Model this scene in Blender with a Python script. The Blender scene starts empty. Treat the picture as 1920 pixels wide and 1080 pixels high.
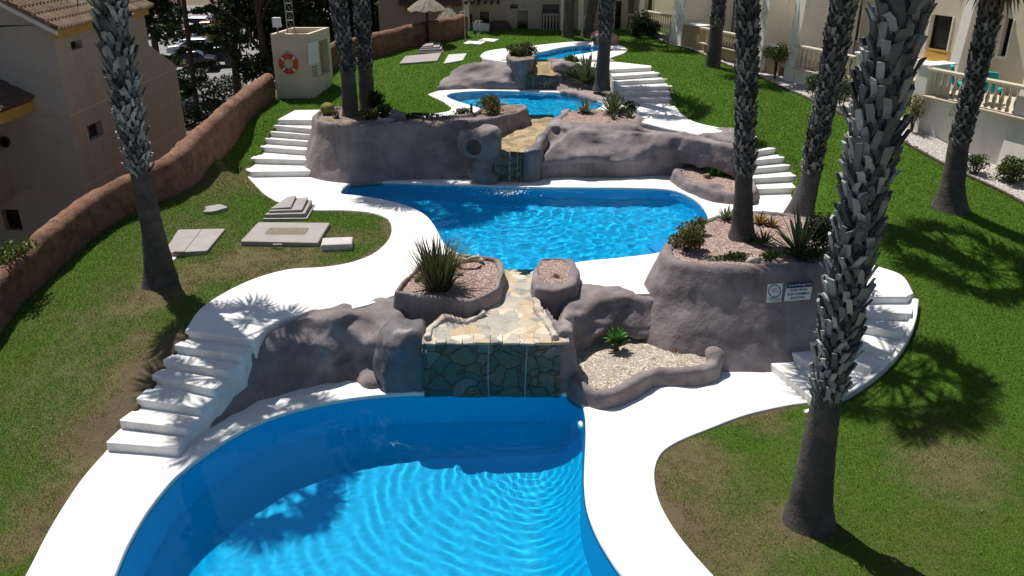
import bpy, bmesh, math, random
import numpy as np
from mathutils import Vector, Matrix, noise as mnoise
from mathutils.bvhtree import BVHTree
random.seed(7); RNG = np.random.default_rng(7)
SC = bpy.context.scene; COL = SC.collection; R = math.radians
# ------------------------------------------------------------------ camera geometry (metres; front pool deck is z = 0)
CAM_H = 8.7; PITCH = R(23.5); FPX = 1600.0
cP, sP = math.cos(PITCH), math.sin(PITCH)
def ray(px, py):
    u = (px-960)/FPX; v = (540-py)/FPX
    return Vector((u, cP+v*sP, -sP+v*cP))
def P(px, py, z):                       # photo point -> point at height z
    d = ray(px, py); t = (z-CAM_H)/d.z
    return Vector((d.x*t, d.y*t, z))
def PY(px, py, y):                      # photo point -> point on the upright plane at depth y
    d = ray(px, py); t = y/d.y
    return Vector((d.x*t, y, CAM_H+d.z*t))
def PPL(px, py, o, n):                  # photo point -> point on a plane
    d = ray(px, py); c = Vector((0, 0, CAM_H)); t = (Vector(o)-c).dot(Vector(n))/d.dot(Vector(n))
    return c+d*t
def P2(pts, z): return [tuple(P(a, b, z)[:2]) for a, b in pts]
# ------------------------------------------------------------------ object helpers
def link(o, parent=None):
    COL.objects.link(o)
    if parent: o.parent = parent
    return o
def tag(o, label=None, cat=None, group=None, kind=None):
    if label: o['label'] = label
    if cat: o['category'] = cat
    if group: o['group'] = group
    if kind: o['kind'] = kind
    return o
def thing(name, label, cat, loc=(0, 0, 0), rz=0, group=None):
    o = bpy.data.objects.new(name, None); o.location = loc; o.rotation_euler = (0, 0, rz); o.empty_display_size = .2
    link(o); return tag(o, label, cat, group)
def np_mesh(name, V, F, mat=None, parent=None, smooth=False, attrs=None):
    """V (n,3), F (m,k) with constant k"""
    V = np.asarray(V, dtype=np.float32); F = np.asarray(F, dtype=np.int32); m, k = F.shape
    me = bpy.data.meshes.new(name)
    me.vertices.add(len(V)); me.vertices.foreach_set('co', V.ravel())
    me.loops.add(m*k); me.loops.foreach_set('vertex_index', F.ravel())
    me.polygons.add(m); me.polygons.foreach_set('loop_start', np.arange(0, m*k, k, dtype=np.int32))
    if smooth: me.polygons.foreach_set('use_smooth', np.ones(m, dtype=bool))
    if attrs:
        for an, av in attrs.items():
            at = me.attributes.new(an, 'FLOAT', 'POINT'); at.data.foreach_set('value', np.asarray(av, dtype=np.float32))
    me.update(calc_edges=True); me.validate()
    o = bpy.data.objects.new(name, me)
    if mat: me.materials.append(mat)
    return link(o, parent)
class MB:
    """collects simple shapes, then links them as one mesh object"""
    def __init__(s): s.v = []; s.f = []; s.mi = []; s.cm = 0
    def add(s, vs, fs):
        b = len(s.v); s.v += [tuple(p) for p in vs]; s.f += [tuple(i+b for i in f) for f in fs]; s.mi += [s.cm]*len(fs)
    def quad(s, a, b, c, d): s.add([a, b, c, d], [(0, 1, 2, 3)])
    def box(s, x0, y0, z0, x1, y1, z1):
        s.obox(Vector((x0, y0, z0)), Vector((x1-x0, 0, 0)), Vector((0, y1-y0, 0)), Vector((0, 0, z1-z0)))
    def obox(s, o, a, b, c):
        o, a, b, c = map(Vector, (o, a, b, c))
        s.add([o, o+a, o+a+b, o+b, o+c, o+a+c, o+a+b+c, o+b+c], [(0, 3, 2, 1), (4, 5, 6, 7), (0, 1, 5, 4), (1, 2, 6, 5), (2, 3, 7, 6), (3, 0, 4, 7)])
    def tube(s, pts, rad, n=10, cap=True, flat=1.0):
        pts = [Vector(p) for p in pts]; rad = rad if hasattr(rad, '__len__') else [rad]*len(pts)
        b = len(s.v); prev = None
        for i, p in enumerate(pts):
            t = (pts[min(i+1, len(pts)-1)]-pts[max(i-1, 0)]).normalized()
            if prev is None: x = t.orthogonal().normalized()
            else: x = (prev-t*prev.dot(t)).normalized()
            prev = x; y = t.cross(x)
            for k in range(n):
                a = 2*math.pi*k/n; s.v.append(tuple(p+(x*math.cos(a)+y*math.sin(a)*flat)*rad[i]))
        for i in range(len(pts)-1):
            for k in range(n):
                k2 = (k+1) % n; s.f.append((b+i*n+k, b+i*n+k2, b+i*n+n+k2, b+i*n+n+k)); s.mi.append(s.cm)
        if cap:
            s.f.append(tuple(b+k for k in reversed(range(n)))); s.f.append(tuple(b+(len(pts)-1)*n+k for k in range(n))); s.mi += [s.cm]*2
    def lathe(s, prof, c, n=20, cap=True):
        b = len(s.v)
        for r, z in prof:
            for k in range(n):
                a = 2*math.pi*k/n; s.v.append((c[0]+r*math.cos(a), c[1]+r*math.sin(a), c[2]+z))
        for i in range(len(prof)-1):
            for k in range(n):
                k2 = (k+1) % n; s.f.append((b+i*n+k, b+i*n+k2, b+i*n+n+k2, b+i*n+n+k)); s.mi.append(s.cm)
        if cap:
            s.f.append(tuple(b+k for k in reversed(range(n)))); s.f.append(tuple(b+(len(prof)-1)*n+k for k in range(n))); s.mi += [s.cm]*2
    def build(s, name, mat, parent=None, smooth=False, bevel=0):
        me = bpy.data.meshes.new(name); me.from_pydata([tuple(v) for v in s.v], [], s.f)
        mats = mat if isinstance(mat, (list, tuple)) else [mat]
        for m in mats: me.materials.append(m)
        if len(mats) > 1: me.polygons.foreach_set('material_index', s.mi)
        if smooth: me.polygons.foreach_set('use_smooth', [True]*len(me.polygons))
        me.update()
        if bevel:
            bm = bmesh.new(); bm.from_mesh(me); bmesh.ops.remove_doubles(bm, verts=bm.verts, dist=1e-4)
            es = [e for e in bm.edges if len(e.link_faces) == 2 and e.calc_face_angle(0) > .6]
            bmesh.ops.bevel(bm, geom=es, offset=bevel, segments=2, affect='EDGES', profile=.6); bm.to_mesh(me); bm.free()
        o = bpy.data.objects.new(name, me); return link(o, parent)
# ------------------------------------------------------------------ 2D curves
def smooth_path(pts, step=.12, closed=False):
    """Catmull-Rom through points (tuples of any size), resampled"""
    p = [np.array(q, float) for q in pts]; n = len(p); out = []
    rng = range(n if closed else n-1)
    for i in rng:
        if closed: a, b, c, d = p[(i-1) % n], p[i], p[(i+1) % n], p[(i+2) % n]
        else: a, b, c, d = p[max(i-1, 0)], p[i], p[i+1], p[min(i+2, n-1)]
        k = max(1, int(np.linalg.norm((c-b)[:2])/step))
        # centripetal-ish: limit tangents by segment length
        L = np.linalg.norm(c-b)+1e-9
        t1 = (c-a); t2 = (d-b)
        t1 = t1/(np.linalg.norm(t1)+1e-9)*L*.95; t2 = t2/(np.linalg.norm(t2)+1e-9)*L*.95
        for j in range(k):
            t = j/k; h0 = 2*t**3-3*t**2+1; h1 = t**3-2*t**2+t; h2 = -2*t**3+3*t**2; h3 = t**3-t**2
            out.append(h0*b+h1*t1+h2*c+h3*t2)
    if not closed: out.append(p[-1])
    return [tuple(q) for q in out]
def area2(pl): return .5*sum(pl[i][0]*pl[(i+1) % len(pl)][1]-pl[(i+1) % len(pl)][0]*pl[i][1] for i in range(len(pl)))
def offset_poly(pl, d):
    """positive d = outward"""
    sgn = 1 if area2(pl) > 0 else -1; n = len(pl); out = []
    for i in range(n):
        a, b, c = np.array(pl[i-1][:2]), np.array(pl[i][:2]), np.array(pl[(i+1) % n][:2])
        e1 = b-a; e2 = c-b; e1 = e1/(np.linalg.norm(e1)+1e-9); e2 = e2/(np.linalg.norm(e2)+1e-9)
        n1 = np.array([e1[1], -e1[0]]); n2 = np.array([e2[1], -e2[0]]); m = n1+n2; L = np.linalg.norm(m)
        m = m/L if L > .2 else n1
        k = 1/max(.5, m.dot(n1)); out.append(tuple(b+m*d*k*sgn))
    return out
def seg_dist(X, Y, pts, closed=True):
    D = np.full(X.shape, 1e9); n = len(pts)
    for i in range(n if closed else n-1):
        ax, ay = pts[i][:2]; bx, by = pts[(i+1) % n][:2]; dx, dy = bx-ax, by-ay; L = dx*dx+dy*dy+1e-12
        t = np.clip(((X-ax)*dx+(Y-ay)*dy)/L, 0, 1); D = np.minimum(D, (X-ax-t*dx)**2+(Y-ay-t*dy)**2)
    return np.sqrt(D)
def inside(X, Y, pts):
    I = np.zeros(X.shape, bool); n = len(pts)
    for i in range(n):
        ax, ay = pts[i][:2]; bx, by = pts[(i+1) % n][:2]
        if ay == by: continue
        c = ((ay > Y) != (by > Y)) & (X < (bx-ax)*(Y-ay)/(by-ay)+ax); I ^= c
    return I
def sd_poly(X, Y, pts): return np.where(inside(X, Y, pts), -1, 1)*seg_dist(X, Y, pts)
def tri_fill(loops):
    """list of 2D loops -> verts, tris (outer + holes)"""
    bm = bmesh.new()
    for lp in loops:
        vs = [bm.verts.new((p[0], p[1], 0)) for p in lp]
        for i in range(len(vs)): bm.edges.new((vs[i], vs[(i+1) % len(vs)]))
    bm.verts.index_update(); idx = {v: i for i, v in enumerate(bm.verts)}
    bmesh.ops.triangle_fill(bm, use_beauty=True, use_dissolve=False, edges=bm.edges[:])
    tris = []
    for f in bm.faces:
        t = [idx[v] for v in f.verts]; a, b, c = [f.verts[k].co for k in range(3)]
        if (b-a).cross(c-a).z < 0: t.reverse()
        tris.append(tuple(t))
    bm.free(); return tris
def slab(mb, loops, z, zb, lip=.035, zf=None):
    """flat slab with rounded lip: loops[0] outer, the rest holes"""
    rings = []
    for li, lp in enumerate(loops):
        s = -1 if li == 0 else 1
        in1 = offset_poly(lp, s*lip*.3); in2 = offset_poly(lp, s*lip)
        rings.append((lp, in1, in2))
    tris = tri_fill([r[2] for r in rings]); b = len(mb.v)
    zz = zf if zf else (lambda x, y: z)
    tops = [p for r in rings for p in r[2]]
    mb.add([(p[0], p[1], zz(*p)) for p in tops], tris)
    for li, (lp, a, c) in enumerate(rings):
        n = len(lp); base = len(mb.v)
        for ring, dz in ((c, 0), (a, -lip*.3), (lp, -lip)): mb.v += [(p[0], p[1], zz(*p)+dz) for p in ring]
        mb.v += [(p[0], p[1], zb) for p in lp]
        ccw = (area2(lp) > 0) == (li == 0)
        for r in range(3):
            for i in range(n):
                j = (i+1) % n; q = (base+r*n+i, base+r*n+n+i, base+r*n+n+j, base+r*n+j)
                mb.f.append(q if ccw else q[::-1]); mb.mi.append(mb.cm)
# ------------------------------------------------------------------ value noise and surface nets for the sculpted rock
_LAT = np.random.default_rng(3).random((32, 32, 32)).astype(np.float32)*2-1
def vnoise(X, Y, Z, s, off=0.0):
    def f(a):
        a = a/s+off+100; i = np.floor(a).astype(int); t = a-i; return i & 31, (i+1) & 31, t*t*(3-2*t)
    x0, x1, tx = f(X); y0, y1, ty = f(Y); z0, z1, tz = f(Z)
    L = _LAT
    c00 = L[x0, y0, z0]*(1-tx)+L[x1, y0, z0]*tx; c10 = L[x0, y1, z0]*(1-tx)+L[x1, y1, z0]*tx
    c01 = L[x0, y0, z1]*(1-tx)+L[x1, y0, z1]*tx; c11 = L[x0, y1, z1]*(1-tx)+L[x1, y1, z1]*tx
    return (c00*(1-ty)+c10*ty)*(1-tz)+(c01*(1-ty)+c11*ty)*tz
def smin(a, b, k): h = np.clip(.5+.5*(b-a)/k, 0, 1); return b*(1-h)+a*h-k*h*(1-h)
def smax(a, b, k): return -smin(-a, -b, k)
class Rock:
    def __init__(s, x0, y0, z0, x1, y1, z1, h=.05):
        s.o = (x0, y0, z0); s.h = h
        xs = np.arange(x0, x1+h, h); ys = np.arange(y0, y1+h, h); zs = np.arange(z0, z1+h, h)
        s.X, s.Y, s.Z = np.meshgrid(xs, ys, zs, indexing='ij'); s.x2, s.y2 = np.meshgrid(xs, ys, indexing='ij')
        s.F = np.full(s.X.shape, 5.0)
    def prism(s, poly, z0, z1, rnd=.12, prof=None, k=.12, ztop=None):
        d2 = sd_poly(s.x2, s.y2, poly)[:, :, None]
        dd = d2+(prof(s.Z) if prof else 0)
        top = s.Z-(ztop(s.X, s.Y) if ztop else z1)
        s.F = smin(s.F, smax(smax(dd, top, rnd), z0-s.Z, .02), k)
    def cutprism(s, poly, z0, rnd=.04, taper=.15):
        d2 = sd_poly(s.x2, s.y2, poly)[:, :, None]
        dd = d2-taper*(s.Z-z0); s.F = smax(s.F, -smax(dd, z0-s.Z, .03), rnd)
    def ell(s, c, r, k=.12, cut=False):
        q = np.sqrt(((s.X-c[0])/r[0])**2+((s.Y-c[1])/r[1])**2+((s.Z-c[2])/r[2])**2); d = (q-1)*min(r)
        s.F = smax(s.F, -d, k) if cut else smin(s.F, d, k)
    def wall(s, path, zt, zb, w, k=.1, rnd=.08):
        d2 = seg_dist(s.x2, s.y2, path, False)[:, :, None]-w
        s.F = smin(s.F, smax(smax(d2-.12*(zt-s.Z), s.Z-zt, rnd), zb-s.Z, .02), k)
    def surf(s, px, py):
        d = ray(px, py).normalized(); o = Vector((0, 0, CAM_H)); n = s.F.shape; t = 8.0
        while t < 50:
            p = o+d*t; i = [int(round((p[k]-s.o[k])/s.h)) for k in range(3)]
            if all(0 <= i[k] < n[k] for k in range(3)) and s.F[i[0], i[1], i[2]] < 0: return p
            t += .02
        return None
    def dentat(s, px, py, rx, rz, depth=.10, k=.10, ry=None):
        p = s.surf(px, py)
        if p is None: return
        ry = ry or max(rx, rz); d = ray(px, py).normalized(); c = p-d*(ry-depth); s.ell(c, (rx, ry, rz), k, True)
    def bumpat(s, px, py, rx, rz, out=.10, k=.15, ry=None):
        p = s.surf(px, py)
        if p is None: return
        ry = ry or max(rx, rz); d = ray(px, py).normalized(); s.ell(p+d*(ry-out), (rx, ry, rz), k)
    def rough(s, amp, sc, off=0.0, pw=None):
        n = vnoise(s.X, s.Y, s.Z, sc, off); s.F = s.F+amp*n
    def build(s, name, mat, parent=None):
        F = s.F.copy(); h = s.h
        for ax in range(3):
            ix = [slice(None)]*3
            for e in (0, -1): ix[ax] = e; F[tuple(ix)] = np.maximum(F[tuple(ix)], .01)
        I = F < 0; nx, ny, nz = F.shape; cs = (nx-1, ny-1, nz-1)
        acc = np.zeros(cs+(3,)); cnt = np.zeros(cs)
        C = lambda dx, dy, dz, A: A[dx:dx+cs[0], dy:dy+cs[1], dz:dz+cs[2]]
        cor = [(a, b, c) for a in (0, 1) for b in (0, 1) for c in (0, 1)]
        for a in cor:
            for ax in range(3):
                if a[ax]: continue
                b = list(a); b[ax] = 1; fa, fb = C(*a, F), C(*b, F); m = (fa < 0) != (fb < 0)
                t = np.where(m, fa/(fa-fb+1e-12), 0)
                for k in range(3): acc[..., k] += np.where(m, a[k]+(t if k == ax else 0), 0)
                cnt += m
        act = cnt > 0; idx = np.full(cs, -1, int); idx[act] = np.arange(act.sum())
        cell = np.argwhere(act); V = (cell+acc[act]/cnt[act][:, None])*h+np.array(s.o)
        faces = []
        for ax in range(3):
            o1, o2 = (ax+1) % 3, (ax+2) % 3
            A = I.take(range(0, I.shape[ax]-1), ax); B = I.take(range(1, I.shape[ax]), ax)
            e = np.argwhere(A != B); e = e[(e[:, o1] > 0) & (e[:, o2] > 0) & (e[:, o1] < cs[o1]) & (e[:, o2] < cs[o2])]
            flip = A[tuple(e.T)]
            def at(d1, d2): q = e.copy(); q[:, o1] += d1; q[:, o2] += d2; return idx[tuple(q.T)]
            q = np.stack([at(-1, -1), at(0, -1), at(0, 0), at(-1, 0)], 1); q[~flip] = q[~flip][:, ::-1]; faces.append(q)
        Fq = np.concatenate(faces); Fq = Fq[(Fq >= 0).all(1)]
        return np_mesh(name, V, Fq, mat, parent, smooth=True)
# ------------------------------------------------------------------ materials
def nodes(m):
    nt = m.node_tree; return nt, nt.nodes, nt.links
def pmat(name, c1, c2=None, scale=3.0, detail=6, rough=.85, bump=0, bscale=30, c3=None, s3=1.0, lo=.35, hi=.65, lo3=.5, hi3=.7, spec=.3, coord='Object', bdist=.02, mottled=None):
    m = bpy.data.materials.new(name); m.use_nodes = True; nt, N, L = nodes(m); b = N['Principled BSDF']
    b.inputs['Roughness'].default_value = rough; b.inputs['Specular IOR Level'].default_value = spec
    b.inputs['Base Color'].default_value = (*c1, 1)
    tc = N.new('ShaderNodeTexCoord'); src = tc.outputs[coord]
    def noise(s, d=detail):
        n = N.new('ShaderNodeTexNoise'); n.inputs['Scale'].default_value = s; n.inputs['Detail'].default_value = d; n.inputs['Roughness'].default_value = .6
        L.new(src, n.inputs['Vector']); return n
    def mix(fac_out, lo, hi, a, bcol):
        mr = N.new('ShaderNodeMapRange'); mr.inputs['From Min'].default_value = lo; mr.inputs['From Max'].default_value = hi; L.new(fac_out, mr.inputs['Value'])
        mx = N.new('ShaderNodeMix'); mx.data_type = 'RGBA'; L.new(mr.outputs[0], mx.inputs['Factor'])
        if isinstance(a, tuple): mx.inputs['A'].default_value = (*a, 1)
        else: L.new(a, mx.inputs['A'])
        mx.inputs['B'].default_value = (*bcol, 1); return mx.outputs['Result']
    out = None
    if c2: out = mix(noise(scale).outputs['Fac'], lo, hi, c1, c2)
    if c3: out = mix(noise(s3).outputs['Fac'], lo3, hi3, out if out else c1, c3)
    if out: L.new(out, b.inputs['Base Color'])
    if bump:
        bp = N.new('ShaderNodeBump'); bp.inputs['Strength'].default_value = bump; bp.inputs['Distance'].default_value = bdist
        L.new(noise(bscale, 8).outputs['Fac'], bp.inputs['Height']); L.new(bp.outputs[0], b.inputs['Normal'])
    return m
def attr_mix(m, attr, ca, cb, tail=None):
    """base colour from a per-point value of the thing itself (how dry a blade is)"""
def vor_mat(name, stops, scale, mortar=None, mw=.04, rough=.8, bump=.5, rnd=1.0, warp=0, dist=.03, spec=.3):
    """cells of stone or pebble, each its own tone, with mortar between"""
    m = bpy.data.materials.new(name); m.use_nodes = True; nt, N, L = nodes(m); b = N['Principled BSDF']
    b.inputs['Roughness'].default_value = rough; b.inputs['Specular IOR Level'].default_value = spec
    tc = N.new('ShaderNodeTexCoord'); src = tc.outputs['Object']
    if warp:
        n = N.new('ShaderNodeTexNoise'); n.inputs['Scale'].default_value = 2.5; L.new(src, n.inputs['Vector'])
        vm = N.new('ShaderNodeVectorMath'); vm.operation = 'MULTIPLY_ADD'; vm.inputs[1].default_value = (warp,)*3; L.new(n.outputs['Color'], vm.inputs[0]); L.new(src, vm.inputs[2]); src = vm.outputs[0]
    v = N.new('ShaderNodeTexVoronoi'); v.inputs['Scale'].default_value = scale; v.inputs['Randomness'].default_value = rnd; L.new(src, v.inputs['Vector'])
    e = N.new('ShaderNodeTexVoronoi'); e.feature = 'DISTANCE_TO_EDGE'; e.inputs['Scale'].default_value = scale; e.inputs['Randomness'].default_value = rnd; L.new(src, e.inputs['Vector'])
    sp = N.new('ShaderNodeSeparateColor'); L.new(v.outputs['Color'], sp.inputs[0])
    n2 = N.new('ShaderNodeTexNoise'); n2.inputs['Scale'].default_value = 9; n2.inputs['Detail'].default_value = 6; L.new(tc.outputs['Object'], n2.inputs['Vector'])
    ad = N.new('ShaderNodeMath'); ad.operation = 'MULTIPLY_ADD'; ad.inputs[1].default_value = .6; L.new(n2.outputs['Fac'], ad.inputs[0])
    sb = N.new('ShaderNodeMath'); sb.operation = 'SUBTRACT'; sb.inputs[1].default_value = .3; L.new(sp.outputs[0], sb.inputs[0]); L.new(sb.outputs[0], ad.inputs[2])
    cr = N.new('ShaderNodeValToRGB'); L.new(ad.outputs[0], cr.inputs[0]); el = cr.color_ramp.elements
    for i, (p, c) in enumerate(stops):
        q = el[i] if i < 2 else el.new(p); q.position = p; q.color = (*c, 1)
    out = cr.outputs[0]
    mr = N.new('ShaderNodeMapRange'); mr.inputs['From Min'].default_value = 0; mr.inputs['From Max'].default_value = mw; L.new(e.outputs['Distance'], mr.inputs['Value'])
    if mortar:
        mx = N.new('ShaderNodeMix'); mx.data_type = 'RGBA'; L.new(mr.outputs[0], mx.inputs['Factor']); mx.inputs['A'].default_value = (*mortar, 1); L.new(out, mx.inputs['B']); out = mx.outputs['Result']
    L.new(out, b.inputs['Base Color'])
    bp = N.new('ShaderNodeBump'); bp.inputs['Strength'].default_value = bump; bp.inputs['Distance'].default_value = dist
    h = N.new('ShaderNodeMath'); h.operation = 'MULTIPLY_ADD'; h.inputs[1].default_value = .4; L.new(n2.outputs['Fac'], h.inputs[0]); L.new(mr.outputs[0], h.inputs[2])
    L.new(h.outputs[0], bp.inputs['Height']); L.new(bp.outputs[0], b.inputs['Normal']); return m
def ramp_attr(name, attr, stops, rough=.7, var=None, spec=.2, trans=0, bump=0, bscale=60):
    """colour ramp over a per-point value stored on the mesh (kind of leaf, dryness of grass)"""
    m = bpy.data.materials.new(name); m.use_nodes = True; nt, N, L = nodes(m); b = N['Principled BSDF']
    b.inputs['Roughness'].default_value = rough; b.inputs['Specular IOR Level'].default_value = spec
    a = N.new('ShaderNodeAttribute'); a.attribute_name = attr; cr = N.new('ShaderNodeValToRGB'); el = cr.color_ramp.elements
    for i, (p, c) in enumerate(stops):
        q = el[i] if i < 2 else el.new(p); q.position = p; q.color = (*c, 1)
    val = a.outputs['Fac']
    if var:
        tc = N.new('ShaderNodeTexCoord'); n = N.new('ShaderNodeTexNoise'); n.inputs['Scale'].default_value = var[0]; n.inputs['Detail'].default_value = 8; n.inputs['Roughness'].default_value = .7; L.new(tc.outputs['Object'], n.inputs['Vector'])
        q = N.new('ShaderNodeMath'); q.operation = 'SUBTRACT'; q.inputs[1].default_value = .5; L.new(n.outputs['Fac'], q.inputs[0])
        q2 = N.new('ShaderNodeMath'); q2.operation = 'MULTIPLY_ADD'; q2.inputs[1].default_value = var[1]; L.new(q.outputs[0], q2.inputs[0]); L.new(val, q2.inputs[2]); val = q2.outputs[0]
    L.new(val, cr.inputs[0]); L.new(cr.outputs[0], b.inputs['Base Color'])
    if bump:
        tc = N.new('ShaderNodeTexCoord'); n = N.new('ShaderNodeTexNoise'); n.inputs['Scale'].default_value = bscale; n.inputs['Detail'].default_value = 6; L.new(tc.outputs['Object'], n.inputs['Vector'])
        bp = N.new('ShaderNodeBump'); bp.inputs['Strength'].default_value = bump; bp.inputs['Distance'].default_value = .03; L.new(n.outputs['Fac'], bp.inputs['Height']); L.new(bp.outputs[0], b.inputs['Normal'])
    if trans:
        t = N.new('ShaderNodeBsdfTranslucent'); L.new(cr.outputs[0], t.inputs['Color']); ms = N.new('ShaderNodeMixShader'); ms.inputs[0].default_value = trans
        L.new(b.outputs[0], ms.inputs[1]); L.new(t.outputs[0], ms.inputs[2]); L.new(ms.outputs[0], N['Material Output'].inputs['Surface'])
    return m
M = {}
M['white'] = pmat('white_limewash', (.80, .79, .77), (.74, .72, .69), 1.1, 8, .8, .15, 40, (.34, .27, .20), 2.3, lo3=.63, hi3=.92)
M['rock'] = pmat('sculpted_mauve_render', (.165, .137, .138), (.285, .245, .246), 1.2, 6, .9, .45, 11, (.110, .090, .088), 1.1, lo3=.52, hi3=.80, bdist=.045)
M['rock_pink'] = pmat('pinkish_boulder', (.36, .22, .17), (.46, .30, .22), 4, 8, .9, .5, 20, (.50, .36, .20), 2)
M['terra'] = pmat('terracotta_render', (.175, .082, .050), (.245, .135, .088), 4.5, 8, .95, 1.0, 12, (.085, .045, .034), 2.2, lo3=.5, hi3=.72, bdist=.04)
M['gravel_pink'] = vor_mat('pink_gravel', [(0, (.27, .17, .14)), (.35, (.40, .27, .22)), (.7, (.52, .38, .32)), (1, (.62, .52, .46))], 26, (.16, .10, .09), .12, .9, .8, dist=.02)
M['gravel_beige'] = vor_mat('beige_gravel', [(0, (.36, .29, .22)), (.4, (.58, .49, .39)), (.75, (.70, .62, .52)), (1, (.80, .76, .70))], 26, (.22, .17, .13), .12, .9, .8, dist=.02)
M['gravel_white'] = vor_mat('white_gravel', [(0, (.42, .38, .34)), (.4, (.56, .52, .48)), (.75, (.66, .62, .58)), (1, (.76, .74, .70))], 20, (.22, .19, .17), .12, .9, .8, dist=.02)
M['chute'] = vor_mat('dry_flagstone', [(0, (.20, .19, .175)), (.25, (.34, .32, .29)), (.5, (.45, .40, .32)), (.72, (.44, .32, .18)), (1, (.58, .53, .44))], 3.6, (.50, .43, .33), .045, .75, .5, warp=.25)
M['chute_moss'] = vor_mat('ochre_flagstone', [(0, (.20, .15, .08)), (.5, (.32, .24, .12)), (1, (.40, .31, .19))], 3.6, (.30, .24, .15), .05, .8, .5, warp=.25)
M['wetstone'] = vor_mat('wet_algae_stone', [(0, (.045, .050, .034)), (.4, (.075, .080, .045)), (.7, (.10, .085, .042)), (1, (.115, .12, .10))], 3.0, (.080, .085, .066), .045, .40, .7, warp=.35, spec=.5, dist=.05)
M['wetrock'] = pmat('wet_dark_rock', (.095, .09, .098), (.155, .138, .142), 3, 8, .5, .4, 22, spec=.5)
M['beige'] = pmat('beige_render', (.66, .57, .43), (.60, .52, .39), 2, 6, .9, .2, 60)
M['beige_dim'] = pmat('shade_dimmed_beige', (.46, .385, .295), (.41, .345, .265), 2, 6, .9, .2, 60)  # darker copy of the beige render: shade put into the colour of shaded walls
M['cream'] = pmat('cream_render', (.80, .75, .66), (.74, .69, .60), 2, 6, .9, .2, 60)
M['ochre'] = pmat('ochre_paint', (.56, .33, .08), (.50, .29, .07), 2, 4, .85)
M['tan'] = pmat('tan_wall_paint', (.42, .31, .17), (.38, .28, .16), 1.5, 4, .9)
M['stone'] = pmat('cast_stone_rail', (.52, .46, .36), (.45, .39, .30), 8, 6, .85, .2, 60)
M['dark'] = pmat('dark_glass', (.012, .013, .014), rough=.15, spec=.5)
M['darkwood'] = pmat('dark_timber', (.035, .022, .015), (.05, .03, .02), 12, 4, .8)
M['slab'] = pmat('grey_plastic_cover', (.285, .255, .238), (.33, .30, .28), 3, 6, .75, .1, 60)
M['slab_d'] = pmat('dark_inset', (.17, .14, .10), (.24, .20, .15), 18, 6, .95, .6, 50)
M['metal'] = pmat('dull_metal', (.25, .24, .23), rough=.5)
M['plastic_white'] = pmat('white_plastic', (.72, .73, .74), rough=.4)
M['red'] = pmat('lifebuoy_red', (.55, .065, .03), rough=.5)
M['blue_ink'] = pmat('navy_sign_ink', (.02, .03, .10), rough=.5)
M['asphalt'] = pmat('pale_asphalt', (.24, .235, .23), (.20, .195, .19), 1.5, 8, .95, .2, 50)
M['soil'] = pmat('dry_soil', (.16, .115, .075), (.11, .08, .05), 5, 8, .95, .6, 30)
M['foam'] = pmat('white_foam', (.85, .88, .90), rough=.5)

def streak(m, scale, sz=.22, amount=.5, col=(.06, .05, .045), lo=.55, hi=.8):
    """runs of dirt and lime down an upright face"""
    nt, N, L = nodes(m); b = N['Principled BSDF']; src = b.inputs['Base Color'].links[0].from_socket if b.inputs['Base Color'].links else None
    tc = N.new('ShaderNodeTexCoord'); mp = N.new('ShaderNodeMapping'); mp.inputs['Scale'].default_value = (1, 1, sz); L.new(tc.outputs['Object'], mp.inputs['Vector'])
    n = N.new('ShaderNodeTexNoise'); n.inputs['Scale'].default_value = scale; n.inputs['Detail'].default_value = 7; n.inputs['Roughness'].default_value = .65; L.new(mp.outputs[0], n.inputs['Vector'])
    mr = N.new('ShaderNodeMapRange'); mr.inputs['From Min'].default_value = lo; mr.inputs['From Max'].default_value = hi; mr.inputs['To Max'].default_value = amount; L.new(n.outputs['Fac'], mr.inputs['Value'])
    mx = N.new('ShaderNodeMix'); mx.data_type = 'RGBA'; L.new(mr.outputs[0], mx.inputs['Factor'])
    if src: L.new(src, mx.inputs['A'])
    else: mx.inputs['A'].default_value = b.inputs['Base Color'].default_value
    mx.inputs['B'].default_value = (*col, 1); L.new(mx.outputs['Result'], b.inputs['Base Color'])
streak(M['rock'], 3.2, .25, .6, (.07, .058, .055)); streak(M['rock'], 5.5, .2, .45, (.42, .38, .37), .62, .85)
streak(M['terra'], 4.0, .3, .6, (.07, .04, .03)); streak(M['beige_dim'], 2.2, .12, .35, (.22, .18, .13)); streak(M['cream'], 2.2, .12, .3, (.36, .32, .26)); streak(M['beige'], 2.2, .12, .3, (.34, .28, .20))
# ================================================================== GROUND
Z1, Z2, Z3, Z4 = 0.0, 1.2, 2.45, 3.35
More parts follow.
